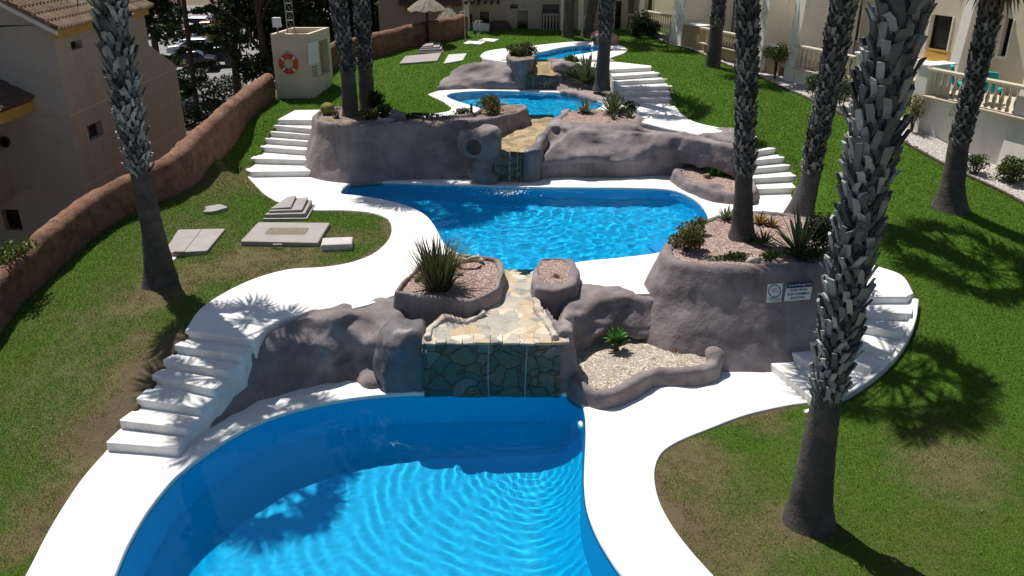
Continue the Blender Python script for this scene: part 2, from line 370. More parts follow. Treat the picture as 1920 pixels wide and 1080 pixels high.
# outline of the built-up middle (decks, stairs, rock): photo point + height
OUT = [(-140, 1400, 0), (45, 1080, 0), (95, 985, 0), (150, 900, 0), (197, 845, 0), (200, 822, .1), (226, 785, .3), (258, 746, .48), (286, 702, .65), (307, 673, .82), (328, 645, 1.0),
       (346, 617, Z2), (375, 578, Z2), (425, 545, Z2), (480, 520, Z2), (540, 504, Z2), (610, 499, Z2), (660, 490, Z2), (700, 474, Z2), (725, 452, Z2), (734, 430, Z2), (727, 410, Z2), (700, 399, Z2), (650, 394, Z2), (590, 393, Z2), (555, 388, Z2), (520, 377, Z2), (495, 362, Z2), (475, 342, Z2), (463, 328, Z2),
       (463, 318, 1.38), (470, 297, 1.55), (488, 275, 1.73), (496, 260, 1.9), (506, 247, 2.08), (513, 235, 2.26), (521, 222, Z3), (530, 210, Z3), (548, 205, Z3), (598, 202, Z3),
       (640, 197, Z3), (700, 205, Z3), (750, 212, Z3), (800, 213, Z3), (836, 209, Z3), (846, 202, Z3), (832, 190, Z3), (802, 176, Z3), (826, 168, Z3),
       (852, 140, 2.75), (872, 122, 3.15), (895, 113, Z4), (902, 102, Z4), (918, 94, Z4), (950, 90, Z4), (985, 87, Z4), (1010, 84, Z4), (1060, 79, Z4), (1110, 77, Z4), (1150, 81, Z4), (1177, 92, Z4), (1165, 101, Z4), (1146, 108, Z4), (1150, 115, Z4),
       (1222, 124, Z4), (1240, 137, 3.2), (1254, 149, 3.05), (1262, 162, 2.9), (1264, 174, 2.75), (1264, 187, 2.6), (1268, 200, Z3), (1282, 216, Z3), (1310, 230, Z3), (1370, 243, Z3), (1418, 255, Z3),
       (1436, 262, 2.27), (1458, 277, 2.1), (1475, 295, 1.91), (1486, 310, 1.73), (1496, 331, 1.55), (1495, 353, 1.38), (1492, 373, Z2), (1505, 398, Z2), (1535, 432, Z2), (1580, 468, Z2), (1640, 496, Z2), (1690, 514, Z2), (1714, 549, Z2),
       (1710, 589, 1.02), (1695, 626, .85), (1670, 661, .68), (1634, 694, .51), (1592, 723, .34), (1532, 752, 0), (1480, 758, 0), (1400, 777, 0), (1330, 803, 0), (1270, 828, 0), (1240, 850, 0), (1228, 885, 0), (1236, 935, 0), (1262, 985, 0), (1300, 1035, 0), (1345, 1085, 0), (1420, 1180, 0), (1520, 1400, 0)]
OUTW = [tuple(P(*q)) for q in OUT]; OUTW = [(w_[0], w_[1], w_[2]-(.2 if q[0] > 1590 and 545 < q[1] < 730 else 0)) for w_, q in zip(OUTW, OUT)]; OUT2 = [q[:2] for q in OUTW]
WALLB = [(-130, 760, 0.0), (-40, 680, .1), (0, 627, .4), (33, 582, .55), (100, 518, .8), (183, 443, 1.1), (260, 395, 1.35), (337, 357, 1.6), (400, 293, 1.9), (460, 237, 2.2), (518, 187, 2.42)]
WALLB2 = [(608, 150, 2.65), (632, 128, 2.85), (690, 112, 3.0), (760, 93, 3.2), (830, 79, 3.35), (878, 67, 3.48)]
wb1 = [tuple(P(*q)) for q in WALLB]; wb2 = [tuple(P(*q)) for q in WALLB2]
GRAV = [(1240, 79, 3.36), (1330, 108, 3.18), (1450, 157, 2.92), (1560, 205, 2.7), (1690, 264, 2.38), (1800, 322, 2.05), (1920, 382, 1.72), (2100, 480, 1.2)]
gv = [tuple(P(*q)) for q in GRAV]
ctrl = [tuple(np.array(P(a, b, c))-np.array((0, 0, .05))) for a, b, c in OUT[::2]]
ctrl += [(x, y, z) for x, y, z in wb1]+[(x, y, z) for x, y, z in wb2]+gv
ctrl += [tuple(P(*q)) for q in ((0, 900, -.1), (130, 700, .35), (300, 540, 1.0), (230, 600, .75), (400, 430, 1.12), (420, 360, 1.25), (430, 310, 1.52), (590, 186, 2.45), (622, 162, 2.6), (720, 150, 2.7), (740, 108, 3.05), (860, 85, 3.3),
        (1518, 985, -.05), (1900, 1000, .0), (1900, 700, .55), (1780, 395, 1.7), (1850, 500, 1.15), (1250, 100, 3.3), (1335, 128, 3.02), (1330, 190, 2.7), (1420, 230, 2.5), (1560, 330, 1.95), (1650, 430, 1.6), (1000, 70, 3.4), (1100, 70, 3.4))]
ctrl += [(0, 62, 3.4), (22, 62, 3.6), (24, 10, .4), (-12, 5, -.3), (10, 0, -.4), (18, 20, 1.4), (18, 35, 3.1), (-8, 55, 3.5)]
cx = np.array(ctrl)
def tps_fit(pts, lam=.15):
    n = len(pts); d = np.hypot(pts[:, None, 0]-pts[None, :, 0], pts[:, None, 1]-pts[None, :, 1]); K = d+0
    A = np.zeros((n+3, n+3)); A[:n, :n] = K-lam*np.eye(n)*3; A[:n, n] = 1; A[:n, n+1:] = pts[:, :2]; A[n, :n] = 1; A[n+1:, :n] = pts[:, :2].T
    return np.linalg.solve(A, np.concatenate([pts[:, 2], np.zeros(3)]))
TW = tps_fit(cx)
def hgt(x, y):
    x = np.asarray(x, float); y = np.asarray(y, float); z = TW[-3]+TW[-2]*x+TW[-1]*y
    for i in range(len(cx)): z = z+TW[i]*np.hypot(x-cx[i, 0], y-cx[i, 1])
    z = z+.018*np.sin(x*2.1+np.sin(y*1.3))*np.cos(y*1.7)
    D = np.full(np.shape(x), 1e9); ZB = np.zeros(np.shape(x)); n = len(OUTW)
    for i in range(n):
        a, b = OUTW[i], OUTW[(i+1) % n]; dx, dy = b[0]-a[0], b[1]-a[1]; t = np.clip(((x-a[0])*dx+(y-a[1])*dy)/(dx*dx+dy*dy+1e-9), 0, 1)
        d = np.hypot(x-a[0]-t*dx, y-a[1]-t*dy); m = d < D; D = np.where(m, d, D); ZB = np.where(m, a[2]+t*(b[2]-a[2]), ZB)
    k = np.clip(1-D/.9, 0, 1); k = k*k*(3-2*k); return z*(1-k)+(ZB-.05)*k
# where the lawn is thin and dry: (photo x, y, z, radius m, how dry)
DRY = [(560, 450, 1.15, 1.6, .45), (680, 440, 1.15, .9, .4), (520, 490, 1.15, 1.2, .5), (430, 500, 1.1, 1.5, .4), (250, 560, .8, 1.8, .35), (150, 700, .3, 1.6, .2), (262, 722, .35, .55, .75), (222, 790, .15, .45, .9), (160, 830, 0, .6, .7), (95, 940, -.1, .6, .6), (45, 1020, -.1, .5, .6), (300, 665, .9, .6, .8), (262, 650, .6, .4, .5), (330, 330, 1.75, 1.1, .55), (420, 340, 1.5, 1.2, .5), (440, 300, 1.8, .9, .6), (300, 420, 1.3, 1.2, .4), (60, 820, 0, 1.5, .15),
       (1290, 850, 0, .7, .8), (1260, 960, 0, .6, .75), (1330, 1040, 0, .9, .7), (1350, 930, 0, 1.4, .35), (1780, 870, .1, 1.1, .65), (1440, 790, 0, .5, .6), (1490, 980, 0, .45, .8), (300, 545, 1.0, .6, .75), (1700, 1030, 0, 1.6, .2), (390, 395, 1.3, 1.2, .3)]
dw = [(tuple(P(a, b, c)), r, k) for a, b, c, r, k in DRY]
wallline = wb1+[(-9.0, 33.5, 2.5)]+wb2
def wall_x(y):                           # inner foot of the boundary wall at depth y
    return np.interp(y, [q[1] for q in wallline], [q[0] for q in wallline])
def dryness(x, y):
    d = np.clip(np.where(x > 2, .15, .20)-.014*(y-12), .0, .26)+np.clip((-3-x)/3, 0, 1)*np.clip((27-y)/6, 0, 1)*.05
    d = d+np.where(y < 24, .55, .25)*np.exp(-(seg_dist(x, y, OUT2)/np.where(x < 0, .22, .16))**2)*(.6+.8*vnoise(x, y, x*0, .7, 2.))
    for (cxx, cyy, _), r, k in dw: d = d+.62*k*np.exp(-((x-cxx)**2+(y-cyy)**2)/(r*r))
    return d
STEP = .11
gx = np.arange(-13.5, 26, STEP); gy = np.arange(3, 64, STEP); GX, GY = np.meshgrid(gx, gy, indexing='ij')
GZ = hgt(GX, GY)
ins = inside(GX, GY, offset_poly(OUT2, -.16)); GZ = np.where(ins, -3.2, GZ)
keep = (GX > wall_x(GY)-.35) | ((GY > wb2[-1][1]+.5) & (GX > wb2[-1][0]-.6))
ok = keep[:-1, :-1] & keep[1:, :-1] & keep[:-1, 1:] & keep[1:, 1:]
allin = ins[:-1, :-1] & ins[1:, :-1] & ins[:-1, 1:] & ins[1:, 1:]; ok &= ~allin
ii = np.arange(GX.size).reshape(GX.shape)
Fq = np.stack([ii[:-1, :-1], ii[1:, :-1], ii[1:, 1:], ii[:-1, 1:]], -1)[ok]
M['lawn'] = ramp_attr('lawn_turf', 'dry', [(0, (.060, .128, .010)), (.12, (.055, .115, .010)), (.32, (.068, .105, .019)), (.55, (.120, .108, .046)), (.8, (.115, .088, .048)), (1, (.12, .09, .055))], .9, (3.2, .45), .1, 0, .8, 45)
lawn = np_mesh('lawn', np.stack([GX, GY, GZ], -1).reshape(-1, 3), Fq, M['lawn'], smooth=True, attrs={'dry': dryness(GX, GY).ravel()})
tag(lawn, kind='structure')
# grass blades, thinner with distance
def grass():
    n = 1900000
    y = 6.5*np.exp(RNG.random(n)*math.log(47/6.5)); x = (RNG.random(n)*2-1)*(.66*y+4.5)
    keepm = (x > wall_x(y)-.05) & ~inside(x, y, offset_poly(OUT2, -.02))
    gline = np.interp(y, [q[1] for q in gv[::-1]], [q[0] for q in gv[::-1]]); keepm &= (x < gline-.04) & (y < 46)
    for s in NOGRASS: keepm &= ~inside(x, y, s)
    x, y = x[keepm], y[keepm]; d = dryness(x, y)
    nz = vnoise(x, y, x*0, .9, 3.3)*.45+vnoise(x, y, x*0, .22, 9.1)*.45+vnoise(x, y, x*0, .09, 5.1)*.25; d = np.clip(d+nz*np.clip(.10+d*1.6, 0, .62)+RNG.normal(0, .05, len(x)), 0, 1)
    kp = RNG.random(len(x)) > np.clip((d-.5)*1.6, 0, .93); x, y, d = x[kp], y[kp], d[kp]
    z = hgt(x, y); m = len(x); sc = np.clip(y/13, .8, 2.2)
    a = RNG.random(m)*2*math.pi; w = .0075*sc*(0.7+.6*RNG.random(m)); h = (.022+.026*RNG.random(m))*np.sqrt(sc)*(1-.45*d); le = h*(.4+.9*RNG.random(m)); b = RNG.random(m)*2*math.pi
    V = np.empty((m, 3, 3)); V[:, 0] = np.stack([x-w*np.cos(a), y-w*np.sin(a), z-.01], -1); V[:, 1] = np.stack([x+w*np.cos(a), y+w*np.sin(a), z-.01], -1); V[:, 2] = np.stack([x+le*np.cos(b), y+le*np.sin(b), z+h], -1)
    M['grass'] = ramp_attr('grass_blade', 'dry', [(0, (.140, .265, .032)), (.12, (.135, .25, .034)), (.32, (.150, .225, .045)), (.55, (.215, .205, .085)), (.8, (.25, .21, .11)), (1, (.29, .245, .15))], .6, None, .25, .3)
    tag(np_mesh('grass', V.reshape(-1, 3), np.arange(3*m).reshape(-1, 3), M['grass'], attrs={'dry': np.repeat(np.clip(d, 0, 1), 3)}), 'short mown lawn grass, lush green far off and browned near the steps', 'grass', kind='stuff')
# lower ground beyond the wall, reaching the horizon
hole = [(-9.6, 3)]+[(wall_x(t)-.2, t) for t in (8, 12, 16, 20, 24, 28, 32)]+[(wall_x(t)-.2, t) for t in (36, 38, 40)]+[(-5, 47), (-5, 60), (25.8, 60), (25.8, 3.2)]
mb = MB(); big = [(-700, -300), (700, -300), (700, 900), (-700, 900)]
t = tri_fill([big, hole]); mb.add([(p[0], p[1], -1.25) for p in big+hole], t)
tag(mb.build('ground', M['soil']), kind='structure')
# ================================================================== DECKS
def sm(pts, z, closed=True, step=.1): return smooth_path(P2(pts, z), step, closed)
def mixpoly(segs, z):
    """list of (kind, pts): 's' smoothed run, 'l' straight run"""
    out = []
    for k, pts in segs: out += (smooth_path(P2(pts, z), .1) if k == 's' else P2(pts, z))
    return out
def deck(segs, z, holes=()):
    mb = MB(); lp = mixpoly(segs, z); slab(mb, [lp]+list(holes), z, z-.42, .04); return tag(mb.build('pool_deck', M['white'], smooth=False), kind='structure')
PW1 = [(200, 1120), (222, 1062), (240, 1020), (275, 960), (318, 905), (345, 880), (385, 850), (430, 820), (500, 785), (580, 761), (660, 746), (740, 738), (830, 735), (920, 733), (1010, 734), (1062, 738), (1083, 748), (1095, 768), (1098, 810), (1096, 860), (1095, 905), (1101, 955), (1120, 1005), (1150, 1055), (1185, 1105), (1220, 1200), (1160, 1330), (900, 1380), (500, 1370), (240, 1290), (185, 1190)]
PW2 = [(641, 362), (645, 352), (660, 343), (700, 340), (780, 342), (880, 346), (1000, 350), (1100, 351), (1200, 352), (1262, 356), (1300, 371), (1320, 390), (1328, 412), (1315, 432), (1280, 452), (1240, 471), (1170, 481), (1090, 489), (1050, 497), (1003, 507), (945, 507), (900, 490), (860, 474), (838, 460), (825, 440), (815, 422), (800, 404), (775, 389), (740, 378), (700, 370), (665, 365)]
PW3 = [(838, 180), (845, 175), (870, 171.5), (920, 169.5), (990, 171), (1050, 173), (1085, 178), (1112, 185), (1130, 192), (1120, 203), (1085, 211), (1060, 216), (1030, 221), (985, 220), (950, 212), (905, 203), (880, 196), (855, 188)]
PW4 = [(1003, 99), (1028, 94), (1050, 89), (1085, 84.5), (1112, 84), (1126, 86.5), (1129, 90), (1122, 94), (1100, 99), (1062, 105), (1040, 112), (1008, 112)]
pool1 = sm(PW1, 0); pool2 = sm(PW2, Z2); pool3 = sm(PW3, Z3, step=.08); pool4 = sm(PW4, Z4, step=.08)
deck([('s', [(-140, 1400), (45, 1080), (95, 985), (150, 900), (200, 842)]), ('l', [(262, 760), (330, 690), (470, 680), (740, 680), (1075, 680), (1340, 636), (1440, 650), (1540, 690), (1570, 728)]), ('s', [(1532, 752), (1480, 759), (1400, 777), (1330, 803), (1270, 828), (1240, 850), (1228, 885), (1236, 935), (1262, 985), (1300, 1035), (1345, 1085), (1420, 1180), (1520, 1400)]), ('l', [(1300, 1500), (0, 1500)])], 0, [pool1])
deck([('s', [(346, 619), (375, 578), (425, 545), (480, 520), (540, 504), (610, 499), (660, 490), (700, 474), (725, 452), (734, 430), (727, 410), (700, 399), (650, 394), (590, 393.5), (555, 388), (520, 377), (495, 362), (475, 342), (461, 327)]), ('l', [(560, 312), (640, 306), (740, 312), (915, 318), (1000, 318), (1370, 312), (1420, 345), (1492, 362)]), ('s', [(1492, 373), (1505, 398), (1535, 432), (1580, 468), (1640, 496), (1690, 514), (1714, 549)]), ('l', [(1700, 556), (1640, 556), (1560, 560), (1450, 500), (1300, 500), (1240, 545)]), ('s', [(1230, 550), (1160, 551), (1110, 547), (1085, 538)]), ('l', [(1050, 525)]),
      ('l', [tuple((0, 0))] if False else []), ('s', [PW2[i] for i in (18, 17, 16, 15, 14, 13, 12, 11, 10, 9, 8, 7, 6, 5, 4, 3, 2, 1, 0, 30, 29, 28, 27, 26, 25, 24, 23, 22, 21)]), ('l', [(890, 540), (800, 552)]), ('s', [(740, 553), (690, 571), (633, 583), (567, 589), (530, 599), (505, 612)]), ('l', [(476, 636)])], Z2)
deck([('s', [(802, 176), (826, 168.5), (850, 164)]), ('l', [(880, 158), (975, 158), (1060, 158), (1110, 168), (1150, 180), (1172, 182), (1262, 186)]), ('s', [(1266, 198), (1282, 216), (1310, 230), (1370, 243), (1420, 255)]), ('l', [(1405, 267), (1366, 263), (1250, 240), (1190, 225), (1075, 222)]),
      ('s', [PW3[i] for i in (11, 10, 9, 8, 7, 6, 5, 4, 3, 2, 1, 0, 17, 16, 15, 14)]), ('l', [(945, 219), (900, 219), (800, 220), (740, 217), (700, 212)]), ('s', [(705, 208), (750, 212), (800, 213), (836, 209), (846, 202), (832, 190)])], Z3)
deck([('s', [(900, 104), (908, 97), (925, 93), (950, 90), (985, 87), (1010, 84), (1060, 79), (1110, 77), (1150, 81), (1177, 92), (1168, 100), (1148, 107), (1140, 114)]), ('l', [(1222, 123), (1222, 126), (1146, 130), (1110, 124), (1060, 116)]), ('s', [PW4[i] for i in (9, 8, 7, 6, 5, 4, 3, 2, 1, 0)]), ('l', [(985, 112), (950, 116)]), ('s', [(930, 113), (908, 110)])], Z4)
# ================================================================== POOLS (basin + rippled water)
M['tile'] = None
def tile_mat(name, c1, c2, line):
    m = bpy.data.materials.new(name); m.use_nodes = True; nt, N, L = nodes(m); b = N['Principled BSDF']; b.inputs['Roughness'].default_value = .5
    tc = N.new('ShaderNodeTexCoord'); br = N.new('ShaderNodeTexBrick'); br.offset = 0; br.inputs['Scale'].default_value = 1; br.inputs['Brick Width'].default_value = .05; br.inputs['Row Height'].default_value = .05; br.inputs['Mortar Size'].default_value = .0025
    br.inputs['Color1'].default_value = (*c1, 1); br.inputs['Color2'].default_value = (*c2, 1); br.inputs['Mortar'].default_value = (*line, 1); L.new(tc.outputs['Object'], br.inputs['Vector']); L.new(br.outputs[0], b.inputs['Base Color']); return m
M['tile'] = tile_mat('blue_mosaic', (.001, .44, .68), (.002, .47, .72), (.02, .50, .74))
M['tile_step'] = tile_mat('pale_blue_mosaic', (.10, .42, .72), (.09, .38, .68), (.1, .4, .7))
m = bpy.data.materials.new('pool_water'); m.use_nodes = True; nt, N, L = nodes(m); N.remove(N['Principled BSDF'])
g = N.new('ShaderNodeBsdfGlass'); g.inputs['IOR'].default_value = 1.333; g.inputs['Roughness'].default_value = 0; g.inputs['Color'].default_value = (.42, .92, 1, 1); L.new(g.outputs[0], N['Material Output'].inputs['Surface']); M['water'] = m
def pool(name, label, poly, z, depth, wave, res=.05, wl=.07):
    t = thing(name, label, 'swimming pool', (np.mean([p[0] for p in poly]), np.mean([p[1] for p in poly]), z))
    off = Vector(t.location)
    mb = MB(); wp = offset_poly(poly, -.012); n = len(wp); ccw = area2(wp) > 0; dw_ = depth*.64
    loc = lambda p, zz: (p[0]-off.x, p[1]-off.y, zz-off.z)
    b = 0; mid = offset_poly(poly, -.04)
    mb.v += [loc(p, z-wl-.03) for p in wp]+[loc(p, z-dw_*.6) for p in mid]+[loc(p, z-dw_-.12) for p in mid]
    for r in range(2):
        for i in range(n):
            j = (i+1) % n; q = (b+r*n+i, b+r*n+j, b+r*n+n+j, b+r*n+n+i); mb.f.append(q[::-1] if ccw else q); mb.mi.append(0)
    gx_ = np.arange(min(p[0] for p in poly)-.1, max(p[0] for p in poly)+.1, .09); gy_ = np.arange(min(p[1] for p in poly)-.1, max(p[1] for p in poly)+.1, .09); BX, BY = np.meshgrid(gx_, gy_, indexing='ij'); bs = sd_poly(BX, BY, poly)
    tt = np.clip((-bs-.03)/min(1.0, depth*.6), 0, 1); BZ = z-dw_-(depth-dw_)*(1-(1-tt)**2.2)
    kk = bs < .06; okq = kk[:-1, :-1] & kk[1:, :-1] & kk[:-1, 1:] & kk[1:, 1:]; ii = np.arange(BX.size).reshape(BX.shape)
    used = np.stack([ii[:-1, :-1], ii[1:, :-1], ii[1:, 1:], ii[:-1, 1:]], -1)[okq]; ids, inv = np.unique(used.ravel(), return_inverse=True); FV = np.stack([BX-off.x, BY-off.y, BZ-off.z], -1).reshape(-1, 3)[ids]
    b2 = len(mb.v); mb.v += [tuple(map(float, p)) for p in FV]; fl = (inv.reshape(-1, 4)+b2).tolist(); mb.f += [tuple(q) for q in fl]; mb.mi += [0]*len(fl)
    ba = mb.build('basin', M['tile'], t); ba.data.polygons.foreach_set('use_smooth', [True]*len(ba.data.polygons))
    X0, X1 = min(p[0] for p in poly)-.1, max(p[0] for p in poly)+.1; Y0, Y1 = min(p[1] for p in poly)-.1, max(p[1] for p in poly)+.1
    xs = np.arange(X0, X1, res); ys = np.arange(Y0, Y1, res); X, Y = np.meshgrid(xs, ys, indexing='ij'); sd = sd_poly(X, Y, poly); Z = z-wl+wave(X, Y, sd)
    kk = sd < .07; okq = kk[:-1, :-1] & kk[1:, :-1] & kk[:-1, 1:] & kk[1:, 1:]; ii = np.arange(X.size).reshape(X.shape)
    w = np_mesh('water', np.stack([X-off.x, Y-off.y, Z-off.z], -1).reshape(-1, 3), np.stack([ii[:-1, :-1], ii[1:, :-1], ii[1:, 1:], ii[:-1, 1:]], -1)[okq], M['water'], t, smooth=True)
    w.cycles.is_caustics_caster = True; ba.cycles.is_caustics_receiver = True
    return t
def rings(c, amp, lam, dec, r0=.2):
    def f(X, Y):
        wob = .05*vnoise(X, Y, X*0, .9)+.02*vnoise(X, Y, X*0, .3, 5.)
        r = np.hypot(X-c[0], Y-c[1])+wob*1.6; return amp*np.sin(2*math.pi*r/(lam*(1+.06*r)))*np.exp(-dec*r)*np.clip(r/r0, 0, 1)
    return f
def chop(amp, s, off=0): return lambda X, Y: amp*(vnoise(X, Y, X*0, s, off)+.55*vnoise(X*.8+Y*.6, Y*.8-X*.6, X*0, s*.5, off+4)+.25*vnoise(X, Y, X*0, s*.25, off+8))
drop1 = P(955, 760, 0); drop2 = P(948, 362, Z2)
ra = rings(drop1, .0010, .19, .05); rb = rings(P(1010, 775, 0), .0008, .14, .22); ca = chop(.0013, .20)
pool('swimming_pool', 'biggest pool at the front with round ripples on blue water', pool1, 0, 1.95, lambda X, Y, s: ra(X, Y)+rb(X, Y)+ca(X, Y)*.6, res=.04)
r2 = rings(drop2, .006, .3, .5); c2 = chop(.0085, .26, 2)
pool('swimming_pool', 'middle kidney shaped pool with choppy sparkling water and blue corner steps', pool2, Z2, 1.35, lambda X, Y, s: r2(X, Y)+c2(X, Y))
c3 = chop(.009, .22, 3)
pool('swimming_pool', 'small upper pool below the short mossy stone cascade', pool3, Z3, .95, lambda X, Y, s: c3(X, Y))
pool('swimming_pool', 'topmost narrow pool below the pinkish boulders at the back', pool4, Z4, .8, lambda X, Y, s: c3(X, Y))
# corner steps inside the middle pool, a skimmer and a light in the front pool
def pool_steps():
    t = thing('pool_step', 'pale blue corner steps in the middle pool beside the big planter', 'pool steps', P(1240, 455, Z2))
    o = t.location
    for pts, zt in (([(1217, 455), (1262, 430), (1310, 425), (1300, 452), (1243, 474)], Z2-.16), ([(1195, 468), (1222, 452), (1246, 466), (1238, 478), (1205, 482)], Z2-.36)):
        mb = MB(); slab(mb, [[(a-o.x, b-o.y) for a, b in P2(pts, Z2)]], zt-o.z, zt-o.z-.9, .02); s = mb.build('step', M['tile_step'], t); s.cycles.is_caustics_receiver = True
pool_steps()
def small_on_pool():
    t = thing('pool_light', 'small white lamp in the right wall of the front pool', 'pool light', P(1088, 800, -.12)); mb = MB(); mb.lathe([(.02, -.02), (.10, -.02), (.11, .0), (.09, .03), (.02, .035)], (0, 0, 0), 16); b = mb.build('lens', M['white'], t, True); b.rotation_euler = (0, R(-80), R(12)); b.cycles.is_caustics_receiver = True
    t = thing('deck_drain', 'faint round lid set in the white deck at the foot of the left steps', 'drain lid', P(305, 876, 0)); mb = MB(); mb.lathe([(.122, 0), (.123, .001), (.126, .0015), (.129, .001), (.13, 0)], (0, 0, .004), 26, False); mb.build('ring', pmat('grey_joint', (.42, .41, .40), rough=.9), t); mb = MB(); mb.lathe([(.0, .003), (.012, .003)], (0, 0, .004), 8, False); mb.build('keyhole', M['dark'], t)
small_on_pool()
# ================================================================== STAIRS
M['white_step'] = pmat('worn_white_step', (.78, .765, .74), (.66, .64, .61), 2.6, 8, .85, .3, 30, (.42, .37, .31), 4.0, lo3=.60, hi3=.85)
streak(M['white_step'], 5.0, .5, .35, (.40, .36, .31), .58, .85)
def staircase(label, lines, z0, rise, deep=.5, zb=None, curve=False):
    pts = [P(*lines[0][0], z0)]; t = thing('staircase', label, 'stairs', pts[0]); o = t.location
    n = len(lines)
    for k in range(n-1):
        z = z0+rise*(k+1); a = [Vector(P(px, py, z)) for px, py in lines[k]]; zn = z0+rise*(k+2)
        b = [Vector(P(px, py, zn)) for px, py in lines[k+1]]
        back = (sum(b, Vector())/len(b)-sum(a, Vector())/len(a)); back.z = 0; back.normalize()
        bb = [q+back*(.10 if i_ == 0 or len(b) > 2 else .10) for i_, q in enumerate(b)]
        poly = [q[:2] for q in a]+[q[:2] for q in reversed(bb)]
        if curve:
            if k == 0: cv = smooth_path([tuple(P(*l[-1], z0+rise*min(n-1, i_+1))[:2]) for i_, l in enumerate(lines)], .12)
            f = [min(range(len(cv)), key=lambda i_: (cv[i_][0]-q.x)**2+(cv[i_][1]-q.y)**2) for q in (a[-1], b[-1])]; arc = cv[f[0]+1:f[1]+1]
            poly = [tuple(q[:2]) for q in a]+list(arc)+[tuple(q[:2]) for q in reversed(bb[:-1])]
        poly = smooth_poly(poly)
        mb = MB(); slab(mb, [[(x-o.x, y-o.y) for x, y in poly]], z-o.z, (zb if zb is not None else z-deep)-o.z, .018); mb.build('step', M['white_step'], t)
    return t
def smooth_poly(poly, r=.045):
    """round the corners of a step"""
    out = []; n = len(poly)
    for i in range(n):
        a, b, c = Vector(poly[i-1]), Vector(poly[i]), Vector(poly[(i+1) % n]); u, v = (a-b), (c-b)
        if u.length < .25 or v.length < .25: out.append(tuple(b)); continue
        ru, rv = min(r, u.length*.4), min(r, v.length*.4); p, q = b+u.normalized()*ru, b+v.normalized()*rv
        for s in (0, .25, .5, .75, 1): out.append(tuple((1-s)**2*p+2*s*(1-s)*b+s*s*q))
    return out
ST1 = [[(197, 830), (265, 835), (333, 841)], [(222, 788), (350, 803)], [(254, 748), (376, 765)], [(282, 703), (401, 731)], [(303, 675), (427, 695)], [(325, 647), (451, 666)], [(346, 620), (473, 633)]]
def stringer():
    t = bpy.data.objects.get('staircase.001'); o = Vector(t.location); n = len(ST2); pts = [tuple(P(*l[-1], Z2/7*min(n, i_+1))) for i_, l in enumerate(ST2)]; pts = [tuple(P(1500, 764, .02))]+pts; c = smooth_path(pts, .10); mb = MB()
    cs = []
    for i in range(len(c)):
        a, b = Vector(c[max(0, i-1)]), Vector(c[min(len(c)-1, i+1)]); d = (b-a); d.z = 0; d.normalize(); nn = Vector((d.y, -d.x, 0)); p = Vector(c[i])-o; zt = p.z-.085
        cs.append([Vector((p.x, p.y, 0))+nn*u+Vector((0, 0, z)) for u, z in ((-.22, zt-.42), (-.16, zt-.30), (-.02, zt-.01), (.085, zt-.005), (.10, zt-.02), (.11, zt-.6))])
    V = [v for r_ in cs for v in r_]; F = [(i*6+k, i*6+k+1, (i+1)*6+k+1, (i+1)*6+k) for i in range(len(cs)-1) for k in range(5)]; mb.add(V, F); m_ = len(cs)-1; mb.f += [(5, 4, 3, 2, 1, 0), tuple(m_*6+k for k in range(6))]; mb.mi += [0, 0]; mb.build('side_kerb', M['white_step'], t)
staircase('white steps at the left front, dappled by palm shade', ST1, 0, Z2/7, zb=-.25)
ST2 = [[(1422, 662), (1534, 754)], [(1453, 643), (1592, 722)], [(1487, 628), (1634, 693)], [(1517, 613), (1670, 660)], [(1545, 598), (1695, 625)], [(1560, 582), (1710, 588)], [(1570, 560), (1715, 552)]]
staircase('shaded white steps fanning round the big planter behind the nearest palm', ST2, 0, Z2/7, zb=-.25, curve=True)
stringer()
ST3 = [[(460, 318), (470, 322), (640, 320), (648, 316)], [(469, 297), (620, 301)], [(487, 275), (605, 284)], [(495, 260), (599, 267)], [(505, 247), (595, 254)], [(512, 235), (593, 242)], [(520, 224), (592, 225)], [(550, 198), (600, 197)]]
staircase('sunny white steps with the round yellow cactus at their top', ST3[:], Z2, (Z3-Z2)/7, zb=.95)
ST4 = [[(1405, 355), (1492, 352)], [(1400, 335), (1494, 330)], [(1395, 318), (1484, 310)], [(1388, 303), (1473, 295)], [(1380, 289), (1456, 278)], [(1372, 274), (1434, 263)], [(1366, 262), (1415, 256)]]
staircase('white steps rising past the slim upright palm by the middle pool', ST4, Z2, (Z3-Z2)/7, zb=.95)
ST5 = [[(1176, 185), (1262, 185)], [(1168, 173), (1264, 173)], [(1160, 163), (1262, 162)], [(1156, 153), (1253, 148)], [(1150, 143), (1239, 137)], [(1146, 130), (1221, 125)]]
staircase('half shaded white steps leading to the topmost pool', ST5, Z3, (Z4-Z3)/6, zb=2.2)
